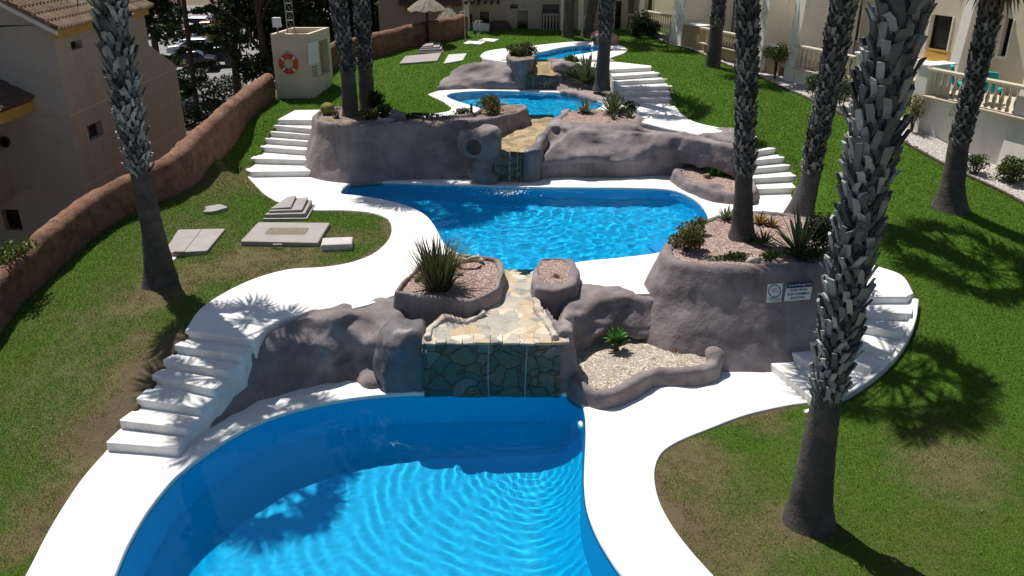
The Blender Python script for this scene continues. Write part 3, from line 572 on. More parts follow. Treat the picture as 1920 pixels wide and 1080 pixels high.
# ================================================================== SCULPTED ROCK, PLANTERS AND CASCADES
def bbox(polys, pad=.5):
    xs = [p[0] for q in polys for p in q]; ys = [p[1] for q in polys for p in q]; return min(xs)-pad, min(ys)-pad, max(xs)+pad, max(ys)+pad
BVH = {}
def bvh(o):
    if o.name not in BVH:
        mw = o.matrix_basis if not o.parent else o.parent.matrix_basis @ o.matrix_basis
        BVH[o.name] = BVHTree.FromPolygons([mw @ v.co for v in o.data.vertices], [tuple(p.vertices) for p in o.data.polygons])
    return BVH[o.name]
def hit(px, py, o):
    d = ray(px, py).normalized(); h = bvh(o).ray_cast(Vector((0, 0, CAM_H)), d); return h[0], h[1]
def gravel(poly, z, mat, parent, zf=None, name='gravel_bed', res=.06):
    X0, Y0, X1, Y1 = bbox([poly], .1); xs = np.arange(X0, X1, res); ys = np.arange(Y0, Y1, res); X, Y = np.meshgrid(xs, ys, indexing='ij')
    sd = sd_poly(X, Y, poly); Z = (zf(X, Y) if zf else z)+.018*vnoise(X, Y, X*0, .12)+.03*vnoise(X, Y, X*0, .6, 2); k = sd < .06
    okq = k[:-1, :-1] & k[1:, :-1] & k[:-1, 1:] & k[1:, 1:]; ii = np.arange(X.size).reshape(X.shape)
    return np_mesh(name, np.stack([X, Y, Z], -1).reshape(-1, 3), np.stack([ii[:-1, :-1], ii[1:, :-1], ii[1:, 1:], ii[:-1, 1:]], -1)[okq], mat, parent, smooth=True)
def std_rough(r, a=.05, off=0.0):
    r.rough(a*1.6, .75, off); r.rough(a, .32, off+3); r.rough(a*.35, .13, off+6)
# ---------------- left retaining wall of the front terrace
top = P2([(465, 660), (502, 616), (530, 601), (567, 591), (633, 585), (690, 573), (740, 556), (790, 560)], Z2)
base = P2([(395, 803), (480, 752), (560, 726), (650, 712), (735, 724), (790, 728)], 0)
bl = base+[(base[-1][0], top[-1][1]+1.0)]+[(q[0], q[1]+.9) for q in reversed(top[2:-1])]+[(top[0][0]-.55, top[0][1]+.35), (base[0][0]-.45, base[0][1]+.05)]
x0, y0, x1, y1 = bbox([bl]); r = Rock(x0, y0, -.3, x1, y1, 1.6, .05)
def prof(Z): return np.interp(Z, [-.3, 0, .25, .55, .85, 1.1, 1.3], [-.02, .0, .13, .24, .34, .46, .55])
r.prism(bl, -.25, Z2-.01, .14, prof)
def dent(px, py, z, rx, ry, rz, dy=0): p = P(px, py, z); r.ell((p.x, p.y+dy, p.z), (rx, ry, rz), .12, True)
def bump(px, py, z, rx, ry, rz, k=.15): p = P(px, py, z); r.ell(p, (rx, ry, rz), k)
r.bumpat(705, 640, .42, .30, .16); r.bumpat(620, 650, .5, .3, .12); r.bumpat(520, 660, .4, .4, .12); bump(715, 708, .03, .5, .35, .20); r.dentat(655, 612, .42, .15, .20, .12); r.dentat(640, 692, .5, .12, .12); r.dentat(715, 592, .25, .10, .10); r.bumpat(560, 625, .5, .2, .10)
std_rough(r, .05, 1.)
wl1 = r.build('rock_wall', M['rock']); tag(wl1, 'dark mauve rock wall between the left front steps and the wide cascade', 'rock wall')
# ---------------- left planter of the front terrace with its gravel
pl = P2([(737, 546), (752, 522), (790, 487), (825, 475), (870, 474), (937, 483), (947, 507), (936, 536), (885, 564), (833, 558)], 1.52)
x0, y0, x1, y1 = bbox([pl], .4); r = Rock(x0, y0, .3, x1, y1, 1.8, .04)
r.prism(smooth_poly(pl,.12), .35, 1.52, .05, lambda Z: -.12*(1.52-Z))
inn = offset_poly(smooth_poly(pl,.08), -.13); r.cutprism(inn, 1.38); std_rough(r, .022, 2.)
t = thing('planter', 'angular rock planter of pink gravel holding the spiky grass clump', 'planter', (0, 0, 0)); PLA = t
PLA_rim = r.build('rim', M['rock'], t); gravel(inn, 1.42, M['gravel_pink'], t)
# ---------------- small planter right of the chute
ps = P2([(1003, 497), (1012, 481), (1045, 479), (1078, 483), (1088, 503), (1080, 533), (1042, 545), (1003, 540), (997, 522)], 1.5)
x0, y0, x1, y1 = bbox([ps], .5); r = Rock(x0, y0, .3, x1, y1, 1.8, .04)
r.prism(smooth_poly(ps,.1), .35, 1.5, .07, lambda Z: -.10*(1.5-Z)); inn = offset_poly(smooth_path(P2([(1017, 488), (1057, 488), (1067, 522), (1055, 531), (1018, 528)], 1.48), .12, True), 0); r.cutprism(inn, 1.42); std_rough(r, .02, 4.)
t = thing('planter', 'smallest rock planter with a square of pink gravel beside the chute', 'planter'); r.build('rim', M['rock'], t); gravel(inn, 1.44, M['gravel_pink'], t)
# ---------------- right rock face of the front terrace
top = P2([(1062, 530), (1085, 545), (1112, 553), (1230, 558), (1262, 560)], Z2)
base = P2([(1040, 690), (1078, 672), (1120, 650), (1150, 640), (1290, 640), (1320, 640)], .25)
bl = base+[(base[-1][0], top[-1][1]+.9), (top[2][0], top[2][1]+.8), (top[0][0], top[0][1]+.2), (base[0][0]-.05, top[0][1])]
x0, y0, x1, y1 = bbox([bl]); r = Rock(x0, y0, -.3, x1, y1, 1.6, .05)
def prof(Z): return np.interp(Z, [-.3, .25, .50, .60, .85, 1.05, 1.3], [.10, .12, .10, .0, .10, .18, .26])
r.prism(bl, -.25, Z2-.0, .14, prof)
def dy(px, py, y, rx, ry, rz): p = PY(px, py, y); r.ell(p, (rx, ry, rz), .12, True)
def by(px, py, y, rx, ry, rz, k=.2): p = PY(px, py, y); r.ell(p, (rx, ry, rz), k)
yw = base[3][1]
r.bumpat(1215, 605, .7, .22, .16); r.bumpat(1120, 605, .4, .22, .12); r.bumpat(1275, 600, .3, .3, .15)
for q in ((1142, 576), (1171, 574), (1250, 582)): r.dentat(*q, .17, .09, .10, .06)
r.dentat(1118, 624, .25, .10, .10); r.dentat(1085, 575, .15, .10, .08)
std_rough(r, .05, 5.)
tag(r.build('rock_wall', M['rock']), 'lumpy mauve rock face above the beige gravel bed, between small and big planter', 'rock wall')
# ---------------- big planter
pb = P2([(1243, 472), (1262, 488), (1300, 496), (1350, 500), (1420, 501), (1490, 498), (1545, 492), (1585, 470), (1590, 445), (1550, 412), (1480, 397), (1400, 392), (1345, 400), (1300, 420), (1262, 445)], 2.0)
pb = smooth_path(pb, .2, True); x0, y0, x1, y1 = bbox([pb], 1.0); r = Rock(x0, y0, -.3, x1, y1, 2.3, .06)
def prof(Z): return -np.interp(Z, [-.3, 0, .6, 1.2, 1.7, 2.0], [1.02, .92, .62, .34, .12, 0])
r.prism(pb, -.25, 2.0, .12, prof); inn = offset_poly(pb, -.2); r.cutprism(inn, 1.88); bump(1243, 545, 1.2, .3, .3, .35); r.rough(.05, 1.1, 7.); r.rough(.025, .4, 8.); r.rough(.012, .15, 9.)
t = thing('planter', 'biggest round rock planter carrying two signs, palms and a big agave', 'planter'); PLB = t; PLB_rim = r.build('rim', M['rock'], t); gravel(inn, 1.94, M['gravel_pink'], t)
# ---------------- low beige gravel bed
rim = smooth_path(P2([(1072, 690), (1085, 712), (1110, 726), (1136, 731), (1166, 722), (1205, 700), (1240, 688), (1295, 688), (1332, 680), (1342, 664), (1336, 652)], .36), .1)
x0, y0, x1, y1 = bbox([rim], .6); r = Rock(x0, y0, -.25, x1, y1, .8, .04)
r.wall(rim, .36, -.22, .12, .08, .10); bump(1338, 664, .38, .2, .2, .16); bump(1100, 735, .0, .3, .16, .12); bump(1135, 748, .0, .35, .16, .06); bump(1265, 714, .0, .4, .12, .05); std_rough(r, .022, 11.)
t = thing('planter', 'low curved planter of beige gravel holding one bright green succulent', 'planter'); r.build('rim', M['rock'], t)
gravel(P2([(1060, 685), (1085, 712), (1110, 726), (1136, 731), (1165, 722), (1205, 700), (1240, 688), (1295, 688), (1335, 678), (1345, 655), (1320, 625), (1150, 618), (1060, 630)], .29), .275, M['gravel_beige'], t, res=.05)
# ---------------- wide cascade of the front terrace
t = thing('waterfall', 'widest stone cascade, dry ochre flagstones above a dark wet face', 'waterfall')
lipz = 1.0
yl = P(920, 736, 0).y+.03; lipL, lipR = PY(803, 640, yl-.02), PY(1040, 645, yl-.02); lipz = lipL.z
ch = [tuple(P(a, b, lipz+.02+.12*max(0, min(1, (640-b)/130)))[:2]) for a, b in ((800, 643), (815, 610), (838, 590), (880, 602), (905, 585), (935, 560), (942, 545), (946, 494), (1002, 494), (1000, 545), (1010, 575), (1035, 610), (1050, 648))]
chs = [tuple(P(a, b, lipz)[:2]) for a, b in ((925, 643), (950, 560), (972, 508))]
yb, yf = ch[7][1], lipL.y
yb = P(975, 506, Z2).y
def chz(x, y): return lipz+np.clip((y-yf)/(yb-yf), 0, 1)**1.2*(Z2-.05-lipz)-np.clip(y-yb, 0, 1)*.35
X0, Y0, X1, Y1 = bbox([ch], .1); xs = np.arange(X0, X1, .04); ys = np.arange(yf-.06, Y1, .04); X, Y = np.meshgrid(xs, ys, indexing='ij'); sd = sd_poly(X, Y, ch)
Zc = chz(X, Y)+.03*vnoise(X, Y, X*0, .35, 1)+np.clip(.10-np.abs(sd), 0, .1)*.4-np.where(Y < yf-.005, .05, 0); k = (sd < .14)
okq = k[:-1, :-1] & k[1:, :-1] & k[:-1, 1:] & k[1:, 1:]; ii = np.arange(X.size).reshape(X.shape)
np_mesh('chute', np.stack([X, Y, Zc], -1).reshape(-1, 3), np.stack([ii[:-1, :-1], ii[1:, :-1], ii[1:, 1:], ii[:-1, 1:]], -1)[okq], M['chute'], t, smooth=True)
# flagstone lip pieces jutting over the face
mb = MB(); xx = lipL.x-.05; rr = random.Random(4)
while xx < lipR.x:
    w = rr.uniform(.18, .36); h = .05+rr.uniform(-.01, .015); dyy = rr.uniform(-.02, .02)
    mb.obox((xx, yf-.10+dyy, lipz-.035), (w-.02, rr.uniform(-.03, .03), 0), (0, .4, .0), (0, 0, h)); xx += w
mb.build('stone_lip', M['chute'], t, bevel=.012)
# wet face
mb = MB(); nx, nz = 60, 26; vs = []
for j in range(nz+1):
    for i in range(nx+1):
        x = lipL.x-.12+(lipR.x-lipL.x+.24)*i/nx; z = -.11+(lipz+.06)*j/nz; vs.append((x, yf-.03+.045*mnoise.noise(Vector((x*3.2, z*3.2, 1)))+.02*mnoise.noise(Vector((x*9, z*9, 4))), z))
mb.add(vs, [(j*(nx+1)+i, j*(nx+1)+i+1, (j+1)*(nx+1)+i+1, (j+1)*(nx+1)+i) for j in range(nz) for i in range(nx)]); mb.build('stone_face', M['wetstone'], t, smooth=True)
def streams(xa, xb, y, z0, z1, n, seed):
    rr = random.Random(seed); tubes = []
    for i in range(n):
        mb = MB(); tubes.append(mb); x = xa+(xb-xa)*(i+.5)/n+rr.uniform(-.1, .1); w = rr.uniform(.006, .013); yy = y-rr.uniform(.03, .08)
        mb.tube([(x, yy+.04, z0+.01), (x+.01, yy-.02, z0-.12), (x+rr.uniform(-.02, .02), yy-.05, (z0+z1)/2), (x+rr.uniform(-.03, .03), yy-.07, z1)], [w*.6, w, w, w*1.2], 5)
    m = M.get('stream')
    if not m:
        m = pmat('falling_water', (.55, .62, .64), rough=.1, spec=.6); nt, N, L = nodes(m); tr = N.new('ShaderNodeBsdfTransparent'); ms = N.new('ShaderNodeMixShader'); ms.inputs[0].default_value = .3
        L.new(tr.outputs[0], ms.inputs[1]); L.new(N['Principled BSDF'].outputs[0], ms.inputs[2]); L.new(ms.outputs[0], N['Material Output'].inputs['Surface']); M['stream'] = m
    for mb in tubes: mb.build('water_stream', m, t, smooth=True)
streams(lipL.x+.9, lipR.x-.2, yf-.05, lipz, -.07, 2, 1)
# pillars of rock either side
def pillar(segs, z1, seed, mat, name='side_rock', h=.045, blobs=()):
    x0, y0, x1, y1 = bbox([q[0] for q in segs], .45); r = Rock(x0, y0, -.6, x1, y1, z1+.6, h)
    for poly, zt, bat in segs: r.prism(poly, -.09, zt, .16, (lambda b: lambda Z: b*np.maximum(Z, 0))(bat), .15)
    for c_, r_ in blobs: r.ell(c_, r_, .2)
    std_rough(r, .04, seed); return r.build(name, mat, t)
bl = P2([(735, 733), (803, 736)], 0); a0, a1 = bl
pillar([([(a0[0]-.12, yf+.04), (a1[0]+.02, yf+.02), (a1[0]+.03, yf+.45), (a1[0]-.05, yf+1.0), (a0[0]+.1, yf+1.2), (a0[0]-.05, yf+.4)], lipz-.02, .12), ([(PY(756, 640, yf).x, yf+.10), (PY(802, 640, yf).x, yf+.08), (PY(802, 640, yf).x+.02, yf+.9), (PY(770, 640, yf).x, yf+1.1)], lipz+.06, .10)], lipz+.06, 13., M['wetrock'], blobs=(((a0[0]+.12, yf+.66, lipz-.14), (.34, .55, .26)), ((a0[0]-.12, yf+.55, .35), (.25, .4, .45))))
a0, a1 = P2([(1040, 738), (1082, 742)], 0)
pillar([([(a0[0]-.02, yf+.02), (a1[0]+.05, yf+.04), (a1[0]+.08, yf+.5), (a1[0]-.1, yf+1.3), (a0[0]-.05, yf+1.0)], lipz+.16, .12), ([(PY(1040, 645, yf).x, yf+.08), (PY(1064, 645, yf).x, yf+.08), (PY(1052, 645, yf).x, yf+1.1), (PY(1020, 645, yf).x, yf+2.0), (PY(1000, 645, yf).x, yf+2.0), (PY(1020, 645, yf).x, yf+1.1)], lipz+.22, .08)], lipz+.25, 15., M['rock'])
# mortar shoulders of pale stone along the chute sides
M['stone_edge'] = pmat('pale_mortared_stone', (.40, .36, .30), (.52, .48, .42), 7, 8, .9, .7, 25, (.34, .25, .15), 3)
def shoulder(pts, zf, w, mat, name='stone_edge'):
    x0, y0, x1, y1 = bbox([pts], .3); zs = [zf(*p) for p in pts]; r = Rock(x0, y0, min(zs)-.3, x1, y1, max(zs)+.3, .035)
    for i in range(len(pts)-1):
        a, b = np.array((*pts[i], zs[i])), np.array((*pts[i+1], zs[i+1])); d = b-a; L = d.dot(d)+1e-9
        tt = np.clip(((r.X-a[0])*d[0]+(r.Y-a[1])*d[1]+(r.Z-a[2])*d[2])/L, 0, 1)
        D = np.sqrt((r.X-a[0]-tt*d[0])**2+(r.Y-a[1]-tt*d[1])**2+((r.Z-a[2]-tt*d[2])*.8)**2)-w; r.F = smin(r.F, D, .06)
    r.rough(.03, .2, 17.); r.rough(.015, .08, 18.); return r.build(name, mat, t)
def parapet(px, zt, w=.065):
    pts = [tuple(P(a, b, zt)[:2]) for a, b in px]; pts[0] = (pts[0][0], yf+.08); x0, y0, x1, y1 = bbox([pts], .3); r = Rock(x0, y0, lipz-.35, x1, y1, zt+.3, .03); r.wall(pts, zt, lipz-.3, w, .05, .03); r.rough(.035, .22, 17.); r.rough(.02, .09, 18.); return r.build('stone_edge', M['stone_edge'], t)
parapet(((800, 634), (806, 612), (834, 590), (876, 598), (905, 584)), lipz+.10)
parapet(((1042, 636), (1034, 610), (1010, 576), (1001, 545), (1004, 512)), lipz+.12)
# ================================================================== SECOND TERRACE
ZR = 2.88
fr = P2([(588, 214), (594, 225), (612, 231), (650, 234), (700, 232), (745, 230), (810, 229), (880, 227), (925, 219), (962, 209), (986, 203)], ZR)
bk = P2([(984, 196), (960, 193), (930, 193), (905, 198), (885, 212), (840, 216), (800, 217), (740, 214), (700, 207), (655, 199), (615, 201)], ZR)
pc = fr+bk; pcs = smooth_path(pc, .15, True); x0, y0, x1, y1 = bbox([pc], .9); r = Rock(x0, y0, .9, x1, y1, 3.2, .06)
def prof(Z): return -np.interp(Z, [.9, 1.2, 1.7, 2.4, ZR], [.60, .52, .34, .10, 0])
r.prism(pcs, .95, ZR, .11, prof); inn = offset_poly(pcs, -.13); r.cutprism(inn, ZR-.13)
p = P(735, 285, 1.9); r.ell((p.x, p.y-.1, p.z), (.16, .2, .25), .1); p = P(735, 325, 1.3); r.ell((p.x, p.y, p.z), (.18, .2, .22), .1)
r.rough(.06, 1.2, 21.); r.rough(.028, .4, 22.); r.rough(.01, .15, 23.)
t = thing('planter', 'long curved rock planter with two slim palms above the middle pool', 'planter'); PLC = t; PLC_rim = r.build('rim', M['rock'], t)
M['bed_soil'] = pmat('planting_soil', (.30, .22, .17), (.15, .11, .08), 3, 8, .95, .7, 25, (.08, .06, .04), 1.2)
gravel(inn, ZR-.09, M['bed_soil'], t, name='soil_bed')
# hollow rock beside the narrow cascade
x0, y0 = P2([(850, 345)], Z2)[0]; x1, _ = P2([(945, 345)], Z2)[0]
r = Rock(x0-.3, y0-1.0, .9, x1+.4, y0+1.6, 2.9, .05); cc = PY(893, 275, y0-.05)
for px, py, dy, rx, ry, rz in ((893, 272, .1, .55, .40, .42), (915, 252, .2, .42, .45, .30), (925, 275, .2, .25, .4, .35), (905, 305, .15, .35, .35, .22), (900, 325, .05, .38, .35, .25), (915, 335, 0, .3, .3, .2), (880, 255, .15, .35, .3, .22)):
    q = PY(px, py, y0+dy+.15); r.ell(q, (rx, ry, rz), .14)
q = PY(887, 281, y0-.30); r.ell((q.x, q.y, q.z), (.25, .75, .25), .05, True); q = PY(877, 305, y0-.3); r.ell(q, (.2, .2, .15), .1, True)
r.rough(.06, .5, 25.); r.rough(.03, .2, 26.); tag(r.build('rock_outcrop', M['rock']), 'knobbly rock with a dark round hollow, left of the narrow cascade', 'rock')
# narrow cascade
t = thing('waterfall', 'narrow green stone cascade falling into the middle pool with splash', 'waterfall')
yf2 = P(945, 347, Z2-.07).y+.12; L2, R2 = PY(922, 284, yf2), PY(978, 281, yf2); lz2 = L2.z
ch2 = [tuple(P(a, b, lz2+(Z3-.05-lz2)*max(0, min(1, (284-b)/67)))[:2]) for a, b in ((920, 284), (938, 262), (952, 240), (985, 213), (1034, 213), (1030, 240), (1000, 268), (980, 284))]
yb2 = P(1005, 219, Z3).y
def chz2(x, y): return lz2+np.clip((y-yf2)/(yb2-yf2), 0, 1)*(Z3-.045-lz2)-np.clip(y-yb2, 0, 1)*.2
X0, Y0, X1, Y1 = bbox([ch2], .1); xs = np.arange(X0, X1, .05); ys = np.arange(yf2-.05, Y1, .05); X, Y = np.meshgrid(xs, ys, indexing='ij'); sd = sd_poly(X, Y, ch2)
Zc = chz2(X, Y)+.035*vnoise(X, Y, X*0, .3, 1); k = sd < .15; okq = k[:-1, :-1] & k[1:, :-1] & k[:-1, 1:] & k[1:, 1:]; ii = np.arange(X.size).reshape(X.shape)
np_mesh('chute', np.stack([X, Y, Zc], -1).reshape(-1, 3), np.stack([ii[:-1, :-1], ii[1:, :-1], ii[1:, 1:], ii[:-1, 1:]], -1)[okq], M['chute_moss'], t, smooth=True)
def stone_face(xa, xb, y, za, zb, name='stone_face', mat=None, curve=0):
    mb = MB(); nx, nz = 40, 24; vs = []
    for j in range(nz+1):
        for i in range(nx+1):
            x = xa+(xb-xa)*i/nx; z = za+(zb-za)*j/nz; vs.append((x, y+curve*((i/nx-.5)*2)**2+.05*mnoise.noise(Vector((x*2.4, z*3, 1)))+.02*mnoise.noise(Vector((x*8, z*8, 4))), z))
    mb.add(vs, [(j*(nx+1)+i, j*(nx+1)+i+1, (j+1)*(nx+1)+i+1, (j+1)*(nx+1)+i) for j in range(nz) for i in range(nx)]); return mb.build(name, mat or M['wetstone'], t, smooth=True)
stone_face(L2.x-.05, R2.x+.02, yf2-.02, Z2-.4, lz2-.01)
r = Rock(R2.x-.1, yf2-.5, .8, R2.x+1.3, yf2+2.6, 2.9, .05)
r.prism([(R2.x, yf2-.02), (R2.x+.16, yf2-.12), (R2.x+.62, yf2+.05), (R2.x+.95, yf2+1.6), (R2.x+.75, yf2+2.2), (R2.x+.45, yf2+1.4), (R2.x+.15, yf2+.5)], .85, lz2+.25, .12, lambda Z: .06*(Z-1.2), ztop=lambda X, Y: lz2+.02+.2*np.clip((Y-yf2)/1.6, 0, 1))
std_rough(r, .03, 27.); r.build('side_rock', M['wetrock'], t)
def splash(c, r0, n, seed, sx=1.0, sy=.6, big=.035):
    rr = random.Random(seed); mb = MB()
    for i in range(n):
        a = rr.uniform(0, 6.283); q = r0*abs(rr.gauss(0, .5)); s = big*rr.uniform(.2, 1)*(1-.4*min(1, q/r0)); x, y = c.x+q*math.cos(a)*sx, c.y+q*math.sin(a)*sy
        z = c.z+rr.uniform(-.5, .5)*s+max(0, .06*(1-q/r0*2))*rr.random()
        mb.lathe([(.05*s, -s*.6), (s*rr.uniform(.8, 1.6), -s*.2), (s*rr.uniform(.6, 1.2), s*.25), (.1*s, s*.5)], (x, y, z), 6)
    tag(mb.build('splash', M['foam'], t, smooth=True), kind='stuff')
streams(L2.x+.1, R2.x-.1, yf2-.03, lz2, Z2-.07, 5, 3); splash(Vector((*P(948, 360, Z2-.07)[:2], Z2-.06)), .75, 260, 8)
# right body of the second terrace
base = P2([(1010, 336), (1075, 333), (1150, 334), (1270, 329), (1315, 322), (1372, 315)], Z2)
bl = base+P2([(1395, 285), (1368, 266), (1300, 252), (1215, 240), (1195, 208), (1060, 202), (1030, 222)], Z3)
bls = bl; x0, y0, x1, y1 = bbox([bl], .5); r = Rock(x0, y0, .9, x1, y1, 3.1, .06)
def prof(Z): return np.interp(Z, [.9, 1.2, 1.62, 1.75, 1.95, 2.2, 2.4, 2.7], [.0, .06, .06, -.02, .16, .46, .68, .80])
XR = bl[5][0]
r.prism(bls, .95, Z3+.03, .14, lambda Z: prof(Z)*np.clip((XR-2.0-r.X)/1.5, .15, 1))
tp = P2([(1030, 232), (1062, 207), (1120, 204), (1185, 208), (1200, 228), (1185, 237), (1100, 238), (1050, 237)], 2.56); tps = smooth_path(tp, .15, True)
r.prism(tps, 1.6, 2.56, .10, lambda Z: -.5*(2.56-Z), .15)
for q in ((1040, 246, .26, .10), (1088, 247, .32, .11), (1150, 251, .32, .10), (1268, 278, .34, .10), (1175, 287, .35, .08), (1125, 272, .25, .08), (1060, 290, .3, .08), (1330, 272, .25, .07)): r.dentat(*q, .11, .08)
r.bumpat(1100, 280, .7, .14, .10, .2); r.bumpat(1230, 270, .5, .16, .12, .2)
r.prism(P2([(1040, 300), (1372, 300)], Z2)+P2([(1392, 262), (1366, 246), (1300, 232), (1215, 222), (1060, 205)], Z3), .95, Z3-.06, .05, None, .1)
r.wall(P2([(1196, 236), (1215, 242), (1250, 247), (1300, 257), (1350, 266), (1378, 272)], Z3), Z3-.006, 1.6, .17, .12, .06)
inn = offset_poly(smooth_path(P2([(1062, 212), (1072, 206), (1120, 204), (1178, 208), (1190, 226), (1170, 231), (1062, 230)], 2.54), .15, True), -.02); r.cutprism(inn, 2.46)
std_rough(r, .055, 31.)
for px, z, hh in ((1060, Z2, .1), (1105, Z2, .14), (1160, Z2, .10), (1225, Z2, .08)): pass
t = thing('planter', 'broad hollowed rock planter with agaves, right of the narrow cascade', 'planter'); PLD = t; PLD_rim = r.build('rim', M['rock'], t); gravel(inn, 2.49, M['gravel_pink'], t)
# small planter at the foot of the right steps
pe = P2([(1264, 319), (1272, 329), (1300, 344), (1335, 357), (1375, 363), (1412, 362), (1415, 335), (1395, 312), (1330, 308), (1290, 312)], 1.5); pes = smooth_path(pe, .12, True)
x0, y0, x1, y1 = bbox([pe], .5); r = Rock(x0, y0, .95, x1, y1, 1.8, .045); r.prism(pes, 1.0, 1.5, .08, lambda Z: -.25*(1.5-Z)); inn = offset_poly(pes, -.2); r.cutprism(inn, 1.40); bump(1335, 352, 1.4, .25, .2, .12); std_rough(r, .035, 33.)
t = thing('planter', 'small rock planter at the foot of the steps by the upright palm', 'planter'); r.build('rim', M['rock'], t); gravel(inn, 1.44, M['gravel_pink'], t)
# ================================================================== THIRD TERRACE
bl = P2([(818, 170), (880, 166.5), (985, 168)], Z3)+P2([(992, 110), (940, 112), (893, 112)], Z4)+P2([(868, 121)], 3.15)+P2([(846, 140)], 2.75)
x0, y0, x1, y1 = bbox([bl], .5); r = Rock(x0, y0, 2.0, x1, y1, 3.9, .07)
yb3 = bl[0][1]; yt3 = bl[4][1]; Hx = lambda X: np.interp(X, [bl[0][0], bl[7][0], bl[6][0], bl[5][0]], [Z3+.25, 2.92, 3.25, Z4])
r.prism(bl, 2.05, Z4+.02, .12, lambda Z: .0*Z, ztop=lambda X, Y: Z3+.15+np.clip((Y-yb3-.1)/(yt3-yb3-.35), 0, 1)*(Hx(X)-Z3-.14))
for q in ((872, 150, .24, .20), (905, 131, .40, .10), (935, 150, .45, .10), (892, 138, .3, .08), (950, 138, .25, .10)): r.dentat(*q, .09, .08)
q = P(962, 128, 3.15); r.ell((q.x, q.y, 2.95), (.4, .5, .3), .25); std_rough(r, .06, 41.); tag(r.build('rock_wall', M['rock']), 'sunlit sloping mauve rock bank left of the short upper cascade', 'rock wall')
pt = P2([(950, 101), (956, 110), (976, 113), (998, 110), (1004, 101), (990, 95), (965, 95)], 3.6); pts = smooth_path(pt, .12, True); x0, y0, x1, y1 = bbox([pt], .4); r = Rock(x0, y0, 2.5, x1, y1, 3.9, .05)
r.prism(pts, 2.6, 3.6, .1, lambda Z: .12*(3.6-Z)); inn = offset_poly(pts, -.16); r.cutprism(inn, 3.46); std_rough(r, .03, 43.)
t = thing('planter', 'bowl shaped rock planter with a leafy shrub beside the topmost pool', 'planter'); r.build('rim', M['rock'], t); gravel(inn, 3.5, M['bed_soil'], t, name='soil_bed')
t = thing('waterfall', 'short mossy cascade between the two upper pools', 'waterfall')
yf3 = P(1015, 172, Z3-.07).y+.12; L3, R3 = PY(988, 141, yf3), PY(1038, 141, yf3); lz3 = L3.z
ch3 = [tuple(P(a, b, lz3+(Z4-.05-lz3)*max(0, min(1, (142-b)/28)))[:2]) for a, b in ((986, 142), (996, 132), (1006, 110.5), (1038, 110.5), (1034, 124), (1040, 142))]; yb3b = P(1024, 113, Z4).y
X0, Y0, X1, Y1 = bbox([ch3], .1); xs = np.arange(X0, X1, .06); ys = np.arange(yf3-.06, Y1, .06); X, Y = np.meshgrid(xs, ys, indexing='ij'); sd = sd_poly(X, Y, ch3)
Zc = lz3+np.clip((Y-yf3)/(yb3b-yf3), 0, 1)*(Z4-.045-lz3)-np.clip(Y-yb3b, 0, 1)*.15+.03*vnoise(X, Y, X*0, .3, 1); k = sd < .12; okq = k[:-1, :-1] & k[1:, :-1] & k[:-1, 1:] & k[1:, 1:]; ii = np.arange(X.size).reshape(X.shape)
np_mesh('chute', np.stack([X, Y, Zc], -1).reshape(-1, 3), np.stack([ii[:-1, :-1], ii[1:, :-1], ii[1:, 1:], ii[:-1, 1:]], -1)[okq], M['chute_moss'], t, smooth=True)
stone_face(L3.x-.15, R3.x+.15, yf3-.02, Z3-.3, lz3-.01)
for xa, xb, s in ((PY(966, 150, yf3).x, L3.x-.02, 45.), (R3.x+.02, PY(1058, 150, yf3).x, 47.)):
    r = Rock(xa-.3, yf3-.4, 2.1, xb+.3, yf3+2.6, 4.0, .06); r.prism([(xa-.05, yf3-.05), (xb, yf3-.1), (xb+(.15 if s < 46 else -.0), yf3+1.8), (xa+(.3 if s < 46 else -.3), yf3+2.1)], 2.15, lz3+.1, .2, lambda Z: .1*(Z-Z3), ztop=lambda X, Y: lz3+.12+np.clip((Y-yf3)/1.8, 0, 1)*.35); std_rough(r, .04, s); r.build('side_rock', M['rock'], t)
streams(L3.x+.1, R3.x-.1, yf3-.03, lz3, Z3-.07, 4, 5); splash(Vector((*P(1003, 176, Z3-.07)[:2], Z3-.06)), .6, 80, 9, 1.3, .3, .022)
# sloping right bank with agaves
bl = P2([(1036, 112), (1105, 112), (1148, 112)], Z4)+P2([(1158, 150)], 2.9)+P2([(1176, 184), (1150, 192), (1118, 186), (1080, 177), (1052, 172)], Z3)
x0, y0, x1, y1 = bbox([bl], .6)
def bz(X, Y): return np.clip(Z3+.12+(Y-(yf3-.3))/(bl[1][1]-.3-yf3)*(Z4-Z3-.1), Z3+.08, Z4+.02)
r = Rock(x0, y0, 2.1, x1, y1, 4.0, .06); r.prism(offset_poly(bl, .1), 2.15, 4, .12, None, .1, ztop=bz); q = P(1062, 119, 3.4); r.ell((q.x, q.y+.1, 3.25), (.5, .40, .26), .25); std_rough(r, .04, 49.)
M['bank'] = pmat('pinkish_bank', (.25, .20, .19), (.32, .26, .24), 3, 8, .95, .5, 30)
t = tag(r.build('rock_wall', M['bank']), 'sloping pinkish bank with agaves and a palm beside the upper steps', 'planter'); BANK = t
